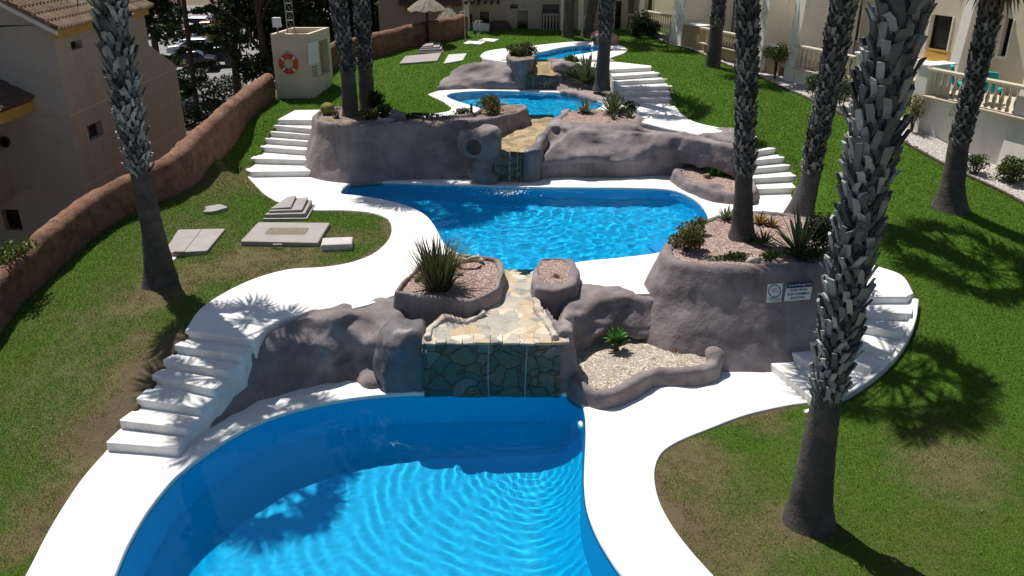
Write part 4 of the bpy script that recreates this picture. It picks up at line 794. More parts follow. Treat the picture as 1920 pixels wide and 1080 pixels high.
# boulders with a spout at the topmost pool
t = thing('boulder', 'pinkish boulders with a small dark spout behind the topmost pool', 'boulder'); yk = P(1130, 84, Z4).y
r = Rock(P(1100, 84, Z4).x, yk-.8, 3.2, P(1170, 84, Z4).x, yk+1.6, 5.2, .06)
for px, py, rx, ry, rz in ((1122, 70, .38, .4, .34), (1135, 66, .35, .4, .32), (1118, 78, .25, .3, .2), (1148, 72, .32, .35, .28), (1153, 78, .3, .3, .2), (1135, 78, .4, .4, .25)):
    q = PY(px, py, yk+.25); r.ell(q, (rx, ry, rz), .12)
r.rough(.10, .5, 51.); r.rough(.04, .2, 52.); r.build('rock', M['rock_pink'], t)
q = PY(1113, 74, yk-.15); mb = MB(); mb.tube([q+Vector((.1, .3, .0)), q, q+Vector((-.02, -.12, -.05))], [.09, .1, .11], 10); mb.build('spout', M['dark'], t, smooth=True)
mb = MB(); q = PY(1111, 79, yk-.3); mb.tube([q, q+Vector((0, -.12, -.15)), Vector((q.x, q.y-.2, Z4-.07))], [.05, .06, .09], 7); mb.build('water_stream', M['foam'], t, smooth=True)
# ================================================================== BOUNDARY WALL, PUMP HOUSE, LAWN FURNITURE
def sweep_wall(path, label, h=1.0, w=.5, seed=0):
    pts = smooth_path(path, .12); n = len(pts); V = []; prof = []
    K = 22
    for k in range(K):
        t = k/(K-1)                                       # up the inner side, over the round top, down the outer side
        if t < .36: prof.append((w/2, -.35+(h+.35-w*.42)*t/.36))
        elif t < .64: a = (t-.36)/.28*math.pi; prof.append((w/2*math.cos(a), h-w*.42+w*.42*math.sin(a)))
        else: prof.append((-w/2, h-w*.42-(h+1.9-w*.42)*(t-.64)/.36))
    for i, p in enumerate(pts):
        a, b = Vector(pts[max(i-1, 0)]), Vector(pts[min(i+1, n-1)]); d = (b-a); d.z = 0; d.normalize(); nn = Vector((d.y, -d.x, 0))
        for q in prof:
            v = Vector(p)+nn*(q[0]-w/2)+Vector((0, 0, q[1])); dsp = .05*mnoise.noise(v*1.3+Vector((seed, 0, 0)))+.028*mnoise.noise(v*3.7)+.012*mnoise.noise(v*9)
            v += nn*dsp*(1 if q[0] > 0 else -1)+Vector((0, 0, dsp*.9)); V.append(v)
    F = [(i*K+k, (i+1)*K+k, (i+1)*K+k+1, i*K+k+1) for i in range(n-1) for k in range(K-1)]
    mb = MB(); mb.add(V, F); mb.f.append(tuple(range(K))); mb.mi.append(0); mb.f.append(tuple(reversed(range((n-1)*K, n*K)))); mb.mi.append(0)
    return tag(mb.build('garden_wall', M['terra'], smooth=True), label, 'garden wall')
sweep_wall(wb1, 'long rounded terracotta wall between the sloping left lawn and the house', .98, .52)
sweep_wall(wb2, 'rough terracotta wall running from the pump house behind the straw parasol', 1.0, .5, 5)
def facade(mb, O, U, N, Wd, H, ops, depth=.18):
    """wall face with real openings; returns pane quads. ops: (u0, v0, u1, v1)"""
    O, U, N = Vector(O), Vector(U).normalized(), Vector(N).normalized(); Z = Vector((0, 0, 1))
    us = sorted({0, Wd, *[q for o in ops for q in (o[0], o[2])]}); vs = sorted({0, H, *[q for o in ops for q in (o[1], o[3])]})
    pt = lambda u, v, d=0: O+U*u+Z*v-N*d
    for i in range(len(us)-1):
        for j in range(len(vs)-1):
            cu, cv = (us[i]+us[i+1])/2, (vs[j]+vs[j+1])/2
            if any(o[0] < cu < o[2] and o[1] < cv < o[3] for o in ops): continue
            mb.quad(pt(us[i], vs[j]), pt(us[i+1], vs[j]), pt(us[i+1], vs[j+1]), pt(us[i], vs[j+1]))
    panes = []
    for u0, v0, u1, v1 in ops:
        for a, b in (((u0, v0), (u1, v0)), ((u1, v0), (u1, v1)), ((u1, v1), (u0, v1)), ((u0, v1), (u0, v0))):
            mb.quad(pt(*a), pt(*b), pt(*b, depth), pt(*a, depth))
        panes.append([pt(u0-.01, v0-.01, depth), pt(u1+.01, v0-.01, depth), pt(u1+.01, v1+.01, depth), pt(u0-.01, v1+.01, depth)])
    return panes
def pane(q, mat, parent, name='window'):
    mb = MB(); a, b, c, d = q; n = (b-a).cross(d-a).normalized()*-.03
    mb.add([a, b, c, d, a+n, b+n, c+n, d+n], [(0, 1, 2, 3), (7, 6, 5, 4), (0, 4, 5, 1), (1, 5, 6, 2), (2, 6, 7, 3), (3, 7, 4, 0)]); return mb.build(name, mat, parent)
# ---- pump house
t = thing('pump_house', 'small beige pump house with a red lifebuoy on its front', 'pump house')
PH = [Vector(P(520, 185, 2.45)), Vector(P(590, 185, 2.45)), Vector(P(626, 161, 2.55))]; PH[2].z = 2.45; PH.append(PH[0]+PH[2]-PH[1]); HT = 2.34
mb = MB(); fn = Vector((0, -1, 0)); ux = PH[1]-PH[0]; uy = PH[2]-PH[1]; rn = Vector((uy.y, -uy.x, 0)).normalized()
facade(mb, PH[0]-Vector((0, 0, .3)), ux, fn, ux.length, HT+.3, [])
def uvp(px, py, o, u, n): q = PPL(px, py, o, n); return (q-Vector(o)).dot(Vector(u).normalized()), q.z-Vector(o).z
ob = PH[1]-Vector((0, 0, .3)); a = uvp(603, 142, ob, uy, rn); b = uvp(612, 72, ob, uy, rn)
nich = facade(mb, ob, uy, rn, uy.length, HT+.3, [(a[0], a[1], min(b[0]+.1, uy.length-.15), b[1])], .35)
mb.quad(PH[3]-Vector((0, 0, .3)), PH[0]-Vector((0, 0, .3)), PH[0]+Vector((0, 0, HT)), PH[3]+Vector((0, 0, HT))); mb.quad(PH[2]-Vector((0, 0, .3)), PH[3]-Vector((0, 0, .3)), PH[3]+Vector((0, 0, HT)), PH[2]+Vector((0, 0, HT)))
c = sum(PH, Vector())/4; inn_ = [c+(p-c)*.82 for p in PH]
for i in range(4):
    j = (i+1) % 4; z = Vector((0, 0, HT)); mb.quad(PH[i]+z, PH[j]+z, inn_[j]+z, inn_[i]+z); mb.quad(inn_[i]+z, inn_[j]+z, inn_[j]+z*.9, inn_[i]+z*.9)
mb.build('wall', M['beige'], t)
mb = MB(); mb.add([p+Vector((0, 0, HT*.91)) for p in inn_], [(0, 1, 2, 3)]); mb.build('roof', M['gravel_beige'], t)
pane(nich[0], M['tan'], t, 'niche')
mb = MB(); q = [PPL(px, py, PH[1]+rn*.03, rn) for px, py in ((580, 122), (598, 118), (596, 77), (579, 81))]; mb.add(q+[p-rn*.028 for p in q], [(0, 1, 2, 3), (7, 6, 5, 4), (0, 4, 5, 1), (1, 5, 6, 2), (2, 6, 7, 3), (3, 7, 4, 0)]); pn = mb.build('notice_panel', M['plastic_white'], t)
mb = MB(); un = uy.normalized(); q0 = PPL(585, 124, PH[1]+rn*.006, rn)
for col in range(2):
    for row in range(4):
        o = q0+un*(.02+col*.26)-Vector((0, 0, .09+row*.105)); mb.obox(o, un*.2, Vector((0, 0, .03)), rn*.004); mb.obox(o+Vector((0, 0, .032)), un*.05, Vector((0, 0, .04)), rn*.004)
mb.build('blue_lettering', M['blue_ink'], t)
def torus(mb, c, n, R0, r0, N1=28, N2=12, bands=None):
    n = Vector(n).normalized(); x = n.cross(Vector((0, 0, 1))).normalized(); y = n.cross(x)*-1; b = len(mb.v); c = Vector(c)
    for i in range(N1):
        a = 2*math.pi*i/N1; d = x*math.cos(a)+y*math.sin(a)
        for k in range(N2): e = 2*math.pi*k/N2; mb.v.append(tuple(c+d*(R0+r0*math.cos(e))+n*r0*math.sin(e)*.8))
    for i in range(N1):
        for k in range(N2):
            i2, k2 = (i+1) % N1, (k+1) % N2; mb.f.append((b+i*N2+k, b+i2*N2+k, b+i2*N2+k2, b+i*N2+k2)); mb.mi.append(bands(i) if bands else mb.cm)
    return x, y
lb = thing('lifebuoy', 'red lifebuoy with white bands hanging on the pump house', 'lifebuoy', PY(541, 120, PH[0].y-.08))
mb = MB(); torus(mb, (0, 0, 0), (0, -1, 0), .275, .085, 32, 12); mb.build('ring', M['red'], lb, True)
for k in range(4):
    mb = MB(); b0 = len(mb.v); a0 = math.pi/4+k*math.pi/2
    for i in range(4):
        a = a0+(i-1.5)*.07; d = Vector((math.cos(a), 0, math.sin(a)))
        for e in range(12): f = 2*math.pi*e/12; mb.v.append(tuple(d*(.275+.088*math.cos(f))+Vector((0, -1, 0))*.088*math.sin(f)*.8))
    for i in range(3):
        for e in range(12): e2 = (e+1) % 12; mb.f.append((b0+i*12+e, b0+i*12+12+e, b0+i*12+12+e2, b0+i*12+e2)); mb.mi.append(0)
    mb.build('band', M['plastic_white'], lb, True)
mb = MB(); mb.tube([(0, .06, .45), (0, -.02, .42), (0, -.03, .37)], .018, 6); mb.build('hook', M['metal'], lb)
# lamp box and lattice mast on its roof
t = thing('floodlight', 'white boxy floodlight on the pump house roof corner', 'floodlight', PY(520, 52, PH[0].y+.25)); mb = MB(); mb.box(-.15, -.1, .02, .15, .1, .36); mb.build('housing', M['plastic_white'], t, bevel=.03); mb = MB(); mb.box(-.11, -.108, .07, .11, -.1, .31); mb.build('lens', M['foam'], t); mb = MB(); mb.tube([(0, 0, -.35), (0, 0, .05)], .03, 8); mb.build('stem', M['metal'], t)
t = thing('lattice_mast', 'dark lattice mast standing on the pump house roof', 'mast', (PY(543, 54, PH[0].y+.7)))
mb = MB(); mb.cm = 0; tri = [Vector((.17*math.cos(a), .17*math.sin(a), 0)) for a in (.3, 2.4, 4.5)]
for k in range(3): mb.tube([tri[k]-Vector((0, 0, .2)), tri[k]+Vector((0, 0, 5))], .016, 6)
for j in range(17):
    for k in range(3): mb.tube([tri[k]+Vector((0, 0, j*.3)), tri[(k+1) % 3]+Vector((0, 0, j*.3+.3))], .008, 5); mb.tube([tri[k]+Vector((0, 0, j*.3)), tri[(k+1) % 3]+Vector((0, 0, j*.3))], .008, 5)
mb.build('frame', M['metal'], t)
# ---- covers and slabs on the lawns
def gz(px, py, z0=1.2):
    z = z0
    for _ in range(12): p = P(px, py, z); z = float(hgt(p.x, p.y))
    return Vector((p.x, p.y, z))
NOGRASS = []
def flat_slab(name, label, cat, px, z0, h, mat, lip=.02, group=None, follow=False):
    """px: outline of the top face in the photo"""
    c = gz(sum(p[0] for p in px)/len(px), sum(p[1] for p in px)/len(px), z0); t = thing(name, label, cat, c, 0, group)
    pts = [P(a, b, c.z+h) for a, b in px]; poly = [(p.x-c.x, p.y-c.y) for p in pts]; poly = smooth_poly(poly, .06)
    mb = MB(); slab(mb, [poly], h, -.12, lip, (lambda x, y: float(hgt(x+c.x, y+c.y))-c.z+h) if follow else None); mb.build('slab', mat, t); NOGRASS.append([(x+c.x, y+c.y) for x, y in offset_poly(poly, .0)]); return t, c, poly
t, c, _ = flat_slab('hatch_cover', 'flat grey hatch cover with a middle seam, nearest the leaning left palm', 'hatch cover', [(334, 430), (423, 428), (388, 470), (306, 474)], 1.1, .09, M['slab'])
a, b = P(378, 430, c.z+.092)-c, P(345, 471, c.z+.092)-c; mb = MB(); mb.tube([a, b], .012, 6, flat=.5); mb.build('seam', M['slab_d'], t)
q = P(336, 472, c.z+.09)-c; mb = MB(); mb.box(q.x-.13, q.y-.05, .03, q.x+.13, q.y+.03, .11); mb.build('hinge', M['slab_d'], t, bevel=.02)
t, c, _ = flat_slab('hatch_cover', 'grey hatch cover with a dry grass inset, beside the white steps lawn bulge', 'hatch cover', [(484, 416), (619, 417), (596, 455), (450, 452)], 1.15, .13, M['slab'], .03)
mb = MB(); qs = [(P(x, y, c.z+.136)-c) for x, y in ((505, 427), (580, 427), (572, 439), (496, 439))]; slab(mb, [smooth_poly([(p.x, p.y) for p in qs], .05)], .142, .1, .01); mb.build('grass_inset', M['slab_d'], t)
q = P(520, 455, c.z+.15)-c; mb = MB(); mb.box(q.x-.12, q.y-.04, .05, q.x+.12, q.y+.02, .12); mb.build('latch', M['metal'], t, bevel=.015)
def pump_cover(px, py, z0, w, d, h, label, rz=0):
    c = gz(px, py, z0); t = thing('pump_cover', label, 'pump cover', c, rz)
    def wedge(x0, x1, y0, y1, zl, zr, th, name, mat):
        mb = MB(); k = .10*w; a = [(x0, y0, zl), (x1, y0, zl+(zr-zl)*.3), (x1-.02, y1, zr), (x0+k*2.5, y1, zl+(zr-zl)*.7)]
        bt = [(p[0], p[1], p[2]-th) for p in a]; mb.add(bt+a, [(3, 2, 1, 0), (4, 5, 6, 7), (0, 1, 5, 4), (1, 2, 6, 5), (2, 3, 7, 6), (3, 0, 4, 7)]); mb.build(name, mat, t, bevel=.025)
    wedge(-w*.5, w*.5, -d*.5, d*.5, .05, .10, .2, 'base', M['slab']); wedge(-w*.47, w*.44, -d*.42, d*.46, h*.42, h*.72, h*.44, 'body', M['slab']); wedge(-w*.40, w*.36, -d*.33, d*.44, h*.62, h*.98, h*.2, 'lid', M['slab']); wedge(-w*.37, w*.10, -d*.26, d*.42, h*.76, h*1.16, h*.16, 'top_lid', M['slab'])
    NOGRASS.append([(c.x+sx*w*.5, c.y+sy*d*.5) for sx, sy in ((-1, -1), (1, -1), (1, 1), (-1, 1))])
pump_cover(544, 401, 1.2, 1.22, 1.15, .34, 'stepped grey pump cover by the lower lawn, next to the middle pool deck')
pump_cover(809, 97, 3.2, 1.1, 1.0, .36, 'stepped grey pump cover at the foot of the straw parasol')
c = gz(633, 463, 1.15); t = tag(None or (lambda mb: (mb.box(-.38, -.27, -.1, .38, .27, .17), mb.build('stone_block', pmat('pale_stone_block', (.52, .49, .48), (.44, .41, .40), 5, 6, .9, .3, 30), None, bevel=.05))[1])(MB()), 'pale stone block lying against the corner of a hatch cover', 'stone block'); t.location = c; t.rotation_euler = (0, 0, .12)
c = gz(402, 394, 1.3); mb = MB(); ol = [((.27+.05*math.sin(3*a+1)+.03*math.sin(5*a))*math.cos(a)*1.05, (.25+.04*math.sin(2*a))*math.sin(a)*1.3) for a in [i*2*math.pi/26 for i in range(26)]]; slab(mb, [ol], .07, -.1, .03); o = mb.build('flat_stone', M['slab'], None); o.location = c; tag(o, 'roundish flat stone alone on the left lawn', 'stone')
o, c, _ = flat_slab('paving_slab', 'little white paving slab half hidden behind the leaning palm', 'paving slab', [(316, 479), (335, 478), (326, 487), (308, 488)], 1.1, .04, M['white'])
flat_slab('hatch_cover', 'flat hatch cover with a brown inset, on the far lawn below the parasol', 'hatch cover', [(760, 103), (828, 102), (820, 111), (748, 112)], 3.1, .07, M['slab'], follow=True)
flat_slab('hatch_cover', 'pale square hatch cover right of the far stepped pump cover', 'hatch cover', [(841, 102), (876, 102), (868, 111.5), (831, 112)], 3.2, .04, pmat('pale_grey_cover', (.52, .52, .50), (.47, .47, .45), 3), follow=True)
flat_slab('paving_slab', 'white paving slab under the outdoor shower, the nearer of two', 'paving slab', [(877, 76.5), (911, 77), (901, 80.5), (868, 79.5)], 3.5, .04, M['white'], follow=True)
flat_slab('paving_slab', 'white paving slab under the outdoor shower, the farther of two', 'paving slab', [(907, 71.5), (936, 72.5), (926, 75.5), (896, 74.5)], 3.55, .04, M['white'], follow=True)
for px, py, top_, lab in ((900, 74, 38, 'thin outdoor shower post with a crossbar, on the farther white slab'), (872, 79, 20, 'thin tall shower pole standing by the nearer white slab')):
    c = gz(px, py, 3.5); h = PY(px, top_, c.y).z-c.z; t = thing('outdoor_shower', lab, 'shower', c); mb = MB(); mb.tube([(0, 0, -.1), (0, 0, h)], .025, 8); mb.build('post', M['metal'], t, True)
    mb = MB(); mb.tube([(-.16, 0, h*.97), (.16, 0, h*.97)], .02, 6); mb.lathe([(.02, 0), (.07, -.03), (.07, -.05)], (-.16, 0, h*.97), 10); mb.build('shower_head', M['metal'], t, True)
# ---- straw parasols
M['straw'] = pmat('grey_straw', (.30, .27, .22), (.20, .17, .13), 25, 8, .95, .8, 40, bdist=.05)
def parasol(px, py, ptop, wpx, z0, label, y=None):
    c = gz(px, py, z0) if y is None else PY(px, py, y); dep = c.y*.98; r0 = wpx/2*dep/FPX*1.0; h = PY(px, ptop, c.y).z-c.z
    t = thing('straw_parasol', label, 'parasol', c, 0, 'straw parasols'); mb = MB(); mb.tube([(0, 0, -.2), (0, 0, h+.3)], .06, 10); mb.build('pole', M['darkwood'], t, True)
    mb = MB(); prof = [(r0*1.0, h-.13), (r0*1.02, h-.08), (r0*.75, h+.10), (r0*.45, h+.28), (r0*.18, h+.42), (.05, h+.52)]; n = 40; b = 0
    for r_, z_ in prof:
        for k in range(n): a = 2*math.pi*k/n; j = 1+random.uniform(-.05, .05); mb.v.append((r_*j*math.cos(a), r_*j*math.sin(a), z_+random.uniform(-.02, .02)))
    for i in range(len(prof)-1):
        for k in range(n): k2 = (k+1) % n; mb.f.append((i*n+k, i*n+k2, i*n+n+k2, i*n+n+k)); mb.mi.append(0)
    mb.f.append(tuple(reversed(range(n)))); mb.mi.append(0); mb.build('thatch', M['straw'], t)
    mb = MB()
    for k in range(8): a = k*math.pi/4; mb.tube([(.05*math.cos(a), .05*math.sin(a), h-.05), (r0*.9*math.cos(a), r0*.9*math.sin(a), h-.14)], .02, 5)
    mb.build('spokes', M['darkwood'], t)
parasol(803, 86, 14, 70, 3.4, 'grey straw parasol on a dark pole, on the far left lawn')
# ================================================================== SIGNS ON THE BIG PLANTER
def text_mesh(mb, s, o, U, V, N, size, mi=0, align='CENTER'):
    cu = bpy.data.curves.new('t', 'FONT'); cu.body = s; cu.size = size; cu.align_x = align; cu.align_y = 'CENTER'; cu.resolution_u = 2; cu.offset = size*.012
    ob = bpy.data.objects.new('t', cu); COL.objects.link(ob); bpy.context.view_layer.update(); me = ob.to_mesh(); mb.cm = mi
    mb.add([o+U*v.co.x+V*v.co.y+N*.0 for v in me.vertices], [tuple(p.vertices) for p in me.polygons]); ob.to_mesh_clear(); bpy.data.objects.remove(ob); bpy.data.curves.remove(cu); mb.cm = 0
def sign_frame(pxc, corners):
    h, n = hit(*pxc, PLB_rim); n = n.copy(); hs = [hit(*q, PLB_rim)[0] for q in corners]; n = (hs[1]-hs[0]).cross(hs[3]-hs[0]).normalized()
    if n.y > 0: n = -n
    U = (hs[1]-hs[0]+hs[2]-hs[3]); U = (U-n*U.dot(n)).normalized(); V = n.cross(U)
    if V.z < 0: V = -V
    c = max([q.dot(n) for q in hs]+[h.dot(n)])+.012; o = h+n*(c-h.dot(n)); loc = [PPL(*q, o, n) for q in corners]; return o, U, V, n, [((p-o).dot(U), (p-o).dot(V)) for p in loc]
cs = [(1437, 568), (1465, 566), (1468, 531), (1440, 533)]; o, U, V, n, L4 = sign_frame((1452, 550), cs)
def board(t, L4, o, U, V, n, mat):
    mb = MB(); a = [o+U*x+V*y for x, y in L4]; mb.add([p-n*.01 for p in a]+[p for p in a], [(3, 2, 1, 0), (4, 5, 6, 7), (0, 1, 5, 4), (1, 2, 6, 5), (2, 3, 7, 6), (3, 0, 4, 7)]); return mb.build('board', mat, t)
M['sign_white'] = pmat('sign_white_enamel', (.70, .70, .72), rough=.4); M['sign_black'] = pmat('sign_black_ink', (.01, .01, .012), rough=.5); M['sign_grey'] = pmat('sign_grey_ink', (.16, .20, .24), rough=.5)
t = thing('sign', 'small white sign with a black circle and grey lines of print', 'sign'); board(t, L4, o, U, V, n, M['sign_white'])
cxm = sum(q[0] for q in L4)/4; wS = (abs(L4[1][0]-L4[0][0])+abs(L4[2][0]-L4[3][0]))/2; yT, yB = (L4[2][1]+L4[3][1])/2, (L4[0][1]+L4[1][1])/2; hS = yT-yB
mb = MB(); cc = o+U*cxm+V*(yT-wS*.47)+n*.003; R1, R0 = wS*.42, wS*.36; k = 40
for i in range(k): a = 2*math.pi*i/k; mb.v.append(tuple(cc+U*R1*math.cos(a)+V*R1*math.sin(a))); mb.v.append(tuple(cc+U*R0*math.cos(a)+V*R0*math.sin(a)))
for i in range(k): j = (i+1) % k; mb.f.append((2*i, 2*j, 2*j+1, 2*i+1)); mb.mi.append(0)
mb.build('circle', M['sign_black'], t)
mb = MB()
for (dx, dy, w_, h_) in ((-.12, .02, .3, .05), (.05, -.08, .34, .05), (-.02, .12, .3, .045)): q = cc+U*(dx*wS-w_*wS/2+.03*wS)+V*dy*wS; mb.quad(q, q+U*w_*wS, q+U*w_*wS+V*h_*wS, q+V*h_*wS)
mb.build('pictogram', M['sign_grey'], t)
for row, wd in ((.20, .82), (.12, .80), (.04, .5)):
    mb = MB(); q = o+U*(cxm-wd*wS/2)+V*(yB+row*hS)+n*.003; x = 0; rr = random.Random(int(row*100))
    while x < wd*wS: w_ = rr.uniform(.04, .12)*wS; mb.quad(q+U*x, q+U*(x+w_), q+U*(x+w_)+V*.045*hS, q+U*x+V*.045*hS); x += w_+.02*wS
    mb.build('print_line', M['sign_grey'], t)
cs = [(1470, 565), (1519, 561), (1525, 527), (1476, 531)]; o, U, V, n, L4 = sign_frame((1497, 547), cs)
t = thing('sign', 'white sign with a navy top band reading PISCINA PRIVADA', 'sign'); board(t, L4, o, U, V, n, M['sign_white'])
xl, xr = (L4[0][0]+L4[3][0])/2, (L4[1][0]+L4[2][0])/2; yT, yB = (L4[2][1]+L4[3][1])/2, (L4[0][1]+L4[1][1])/2; wS, hS = xr-xl, yT-yB; xm = (xl+xr)/2
lerp = lambda a, b, f: tuple(a[i]+(b[i]-a[i])*f for i in (0, 1))
mb = MB(); bl = lerp(L4[0], L4[3], .70); br = lerp(L4[1], L4[2], .70); mb.quad(*[o+U*x+V*y+n*.003 for x, y in (bl, br, L4[2], L4[3])]); mb.build('header_band', pmat('sign_navy', (.015, .02, .09), rough=.5), t)
for s, fy, fw in (('Las Lomas Bosque 1-2-3', .85, .90), ('PISCINA PRIVADA', .575, .66), ('PRIVAT SCHWIMMBAD', .355, .84), ('PRIVATE POOL', .135, .56)):
    mb = MB(); m0 = MB(); text_mesh(m0, s, Vector(), Vector((1, 0, 0)), Vector((0, 1, 0)), Vector((0, 0, 1)), 1.0); xs = [v[0] for v in m0.v]; ys = [v[1] for v in m0.v]; sx = wS*fw/(max(xs)-min(xs)); sy = hS*.145/(max(ys)-min(ys)); my = (max(ys)+min(ys))/2; mx = (max(xs)+min(xs))/2
    a, b = lerp(L4[0], L4[3], fy), lerp(L4[1], L4[2], fy); cxy = lerp(a, b, .5)
    sl = (b[1]-a[1])/(b[0]-a[0])
    mb.add([o+U*(cxy[0]+(v[0]-mx)*sx)+V*(cxy[1]+(v[1]-my)*sy+(v[0]-mx)*sx*sl)+n*.006 for v in m0.v], m0.f)
    mb.build('text_line', M['sign_white'] if fy > .8 else M['blue_ink'], t)
# ================================================================== PALMS
M['trunk'] = pmat('palm_trunk', (.085, .076, .070), (.055, .050, .048), 6, 8, .95, .8, 16, (.13, .11, .095), 2, bdist=.03)
nt, N, L = nodes(M['trunk']); 
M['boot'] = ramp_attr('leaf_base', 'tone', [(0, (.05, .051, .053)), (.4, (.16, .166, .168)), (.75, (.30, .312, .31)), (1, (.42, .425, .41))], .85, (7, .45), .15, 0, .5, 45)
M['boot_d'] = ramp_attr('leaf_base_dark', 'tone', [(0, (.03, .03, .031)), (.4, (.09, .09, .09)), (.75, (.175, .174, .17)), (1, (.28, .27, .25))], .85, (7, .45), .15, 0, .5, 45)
M['frond'] = ramp_attr('palm_frond', 'tone', [(0, (.03, .06, .012)), (.6, (.055, .095, .02)), (1, (.12, .14, .04))], .55, None, .4, .25)
M['deadfrond'] = ramp_attr('dead_frond', 'tone', [(0, (.10, .065, .04)), (1, (.22, .16, .10))], .9, None, .1, .1)
def fan(V, F, T, o, az, el, rad, pet, nseg, rr, droop=.25, tone=.4):
    """one fan leaf: petiole and split blade"""
    d = Vector((math.cos(az)*math.cos(el), math.sin(az)*math.cos(el), math.sin(el))); side = Vector((-math.sin(az), math.cos(az), 0)); up = side.cross(d)*-1
    if up.z < 0: up = -up
    p0 = Vector(o); p1 = p0+d*pet*.55+up*.04; p2 = p0+d*pet-Vector((0, 0, droop*.25*pet))
    b = len(V); w = .025
    for p in (p0, p1, p2): V.extend([p+side*w, p-side*w])
    F.extend([(b, b+1, b+3, b+2), (b+2, b+3, b+5, b+4)]); T.extend([tone]*6)
    for k in range(nseg):
        a = (k/(nseg-1)-.5)*R(225); Ls = rad*(.72+.28*math.cos(a*.8))*rr.uniform(.9, 1.1); dd = (d*math.cos(a)+side*math.sin(a)).normalized(); ss = (side*math.cos(a)-d*math.sin(a)).normalized(); dd2 = (dd+up*rr.uniform(-.05, .22)).normalized()
        w0, w1 = .035*rad, .045*rad; b = len(V); m_ = p2+dd2*Ls*.6; e = p2+dd2*Ls*.95-Vector((0, 0, droop*Ls*rr.uniform(.3, 1)))
        V.extend([p2+ss*w0*.4, p2-ss*w0*.4, m_+ss*w1, m_-ss*w1, e]); F.extend([(b, b+1, b+3, b+2), (b+2, b+3, b+4, b+4)]); tt = min(1, max(0, tone+rr.uniform(-.25, .3))); T.extend([tt]*5)
def mesh_t(name, V, F, T, mat, parent, smooth=False):
    F4 = [f if len(f) == 4 else (f[0], f[1], f[2], f[2]) for f in F]
    me = bpy.data.meshes.new(name); me.from_pydata([tuple(v) for v in V], [], [tuple(dict.fromkeys(f)) for f in F]); me.materials.append(mat); at = me.attributes.new('tone', 'FLOAT', 'POINT'); at.data.foreach_set('value', T)
    if smooth: me.polygons.foreach_set('use_smooth', [True]*len(me.polygons))
    me.update(); o = bpy.data.objects.new(name, me); return link(o, parent)
CROWN = None
def crown_mesh():
    rr = random.Random(11); V, F, T = [], [], []
    for k in range(30):
        f = k/29; el = R(78-125*f**.8+rr.uniform(-8, 8)); fan(V, F, T, (0, 0, -.5*f), k*2.39996+rr.uniform(-.2, .2), el, rr.uniform(.62, .82), rr.uniform(.95, 1.35), 20, rr, .22+.4*f, .45)
    o = mesh_t('crown', V, F, T, M['frond'], None); me = o.data; bpy.data.objects.remove(o); return me
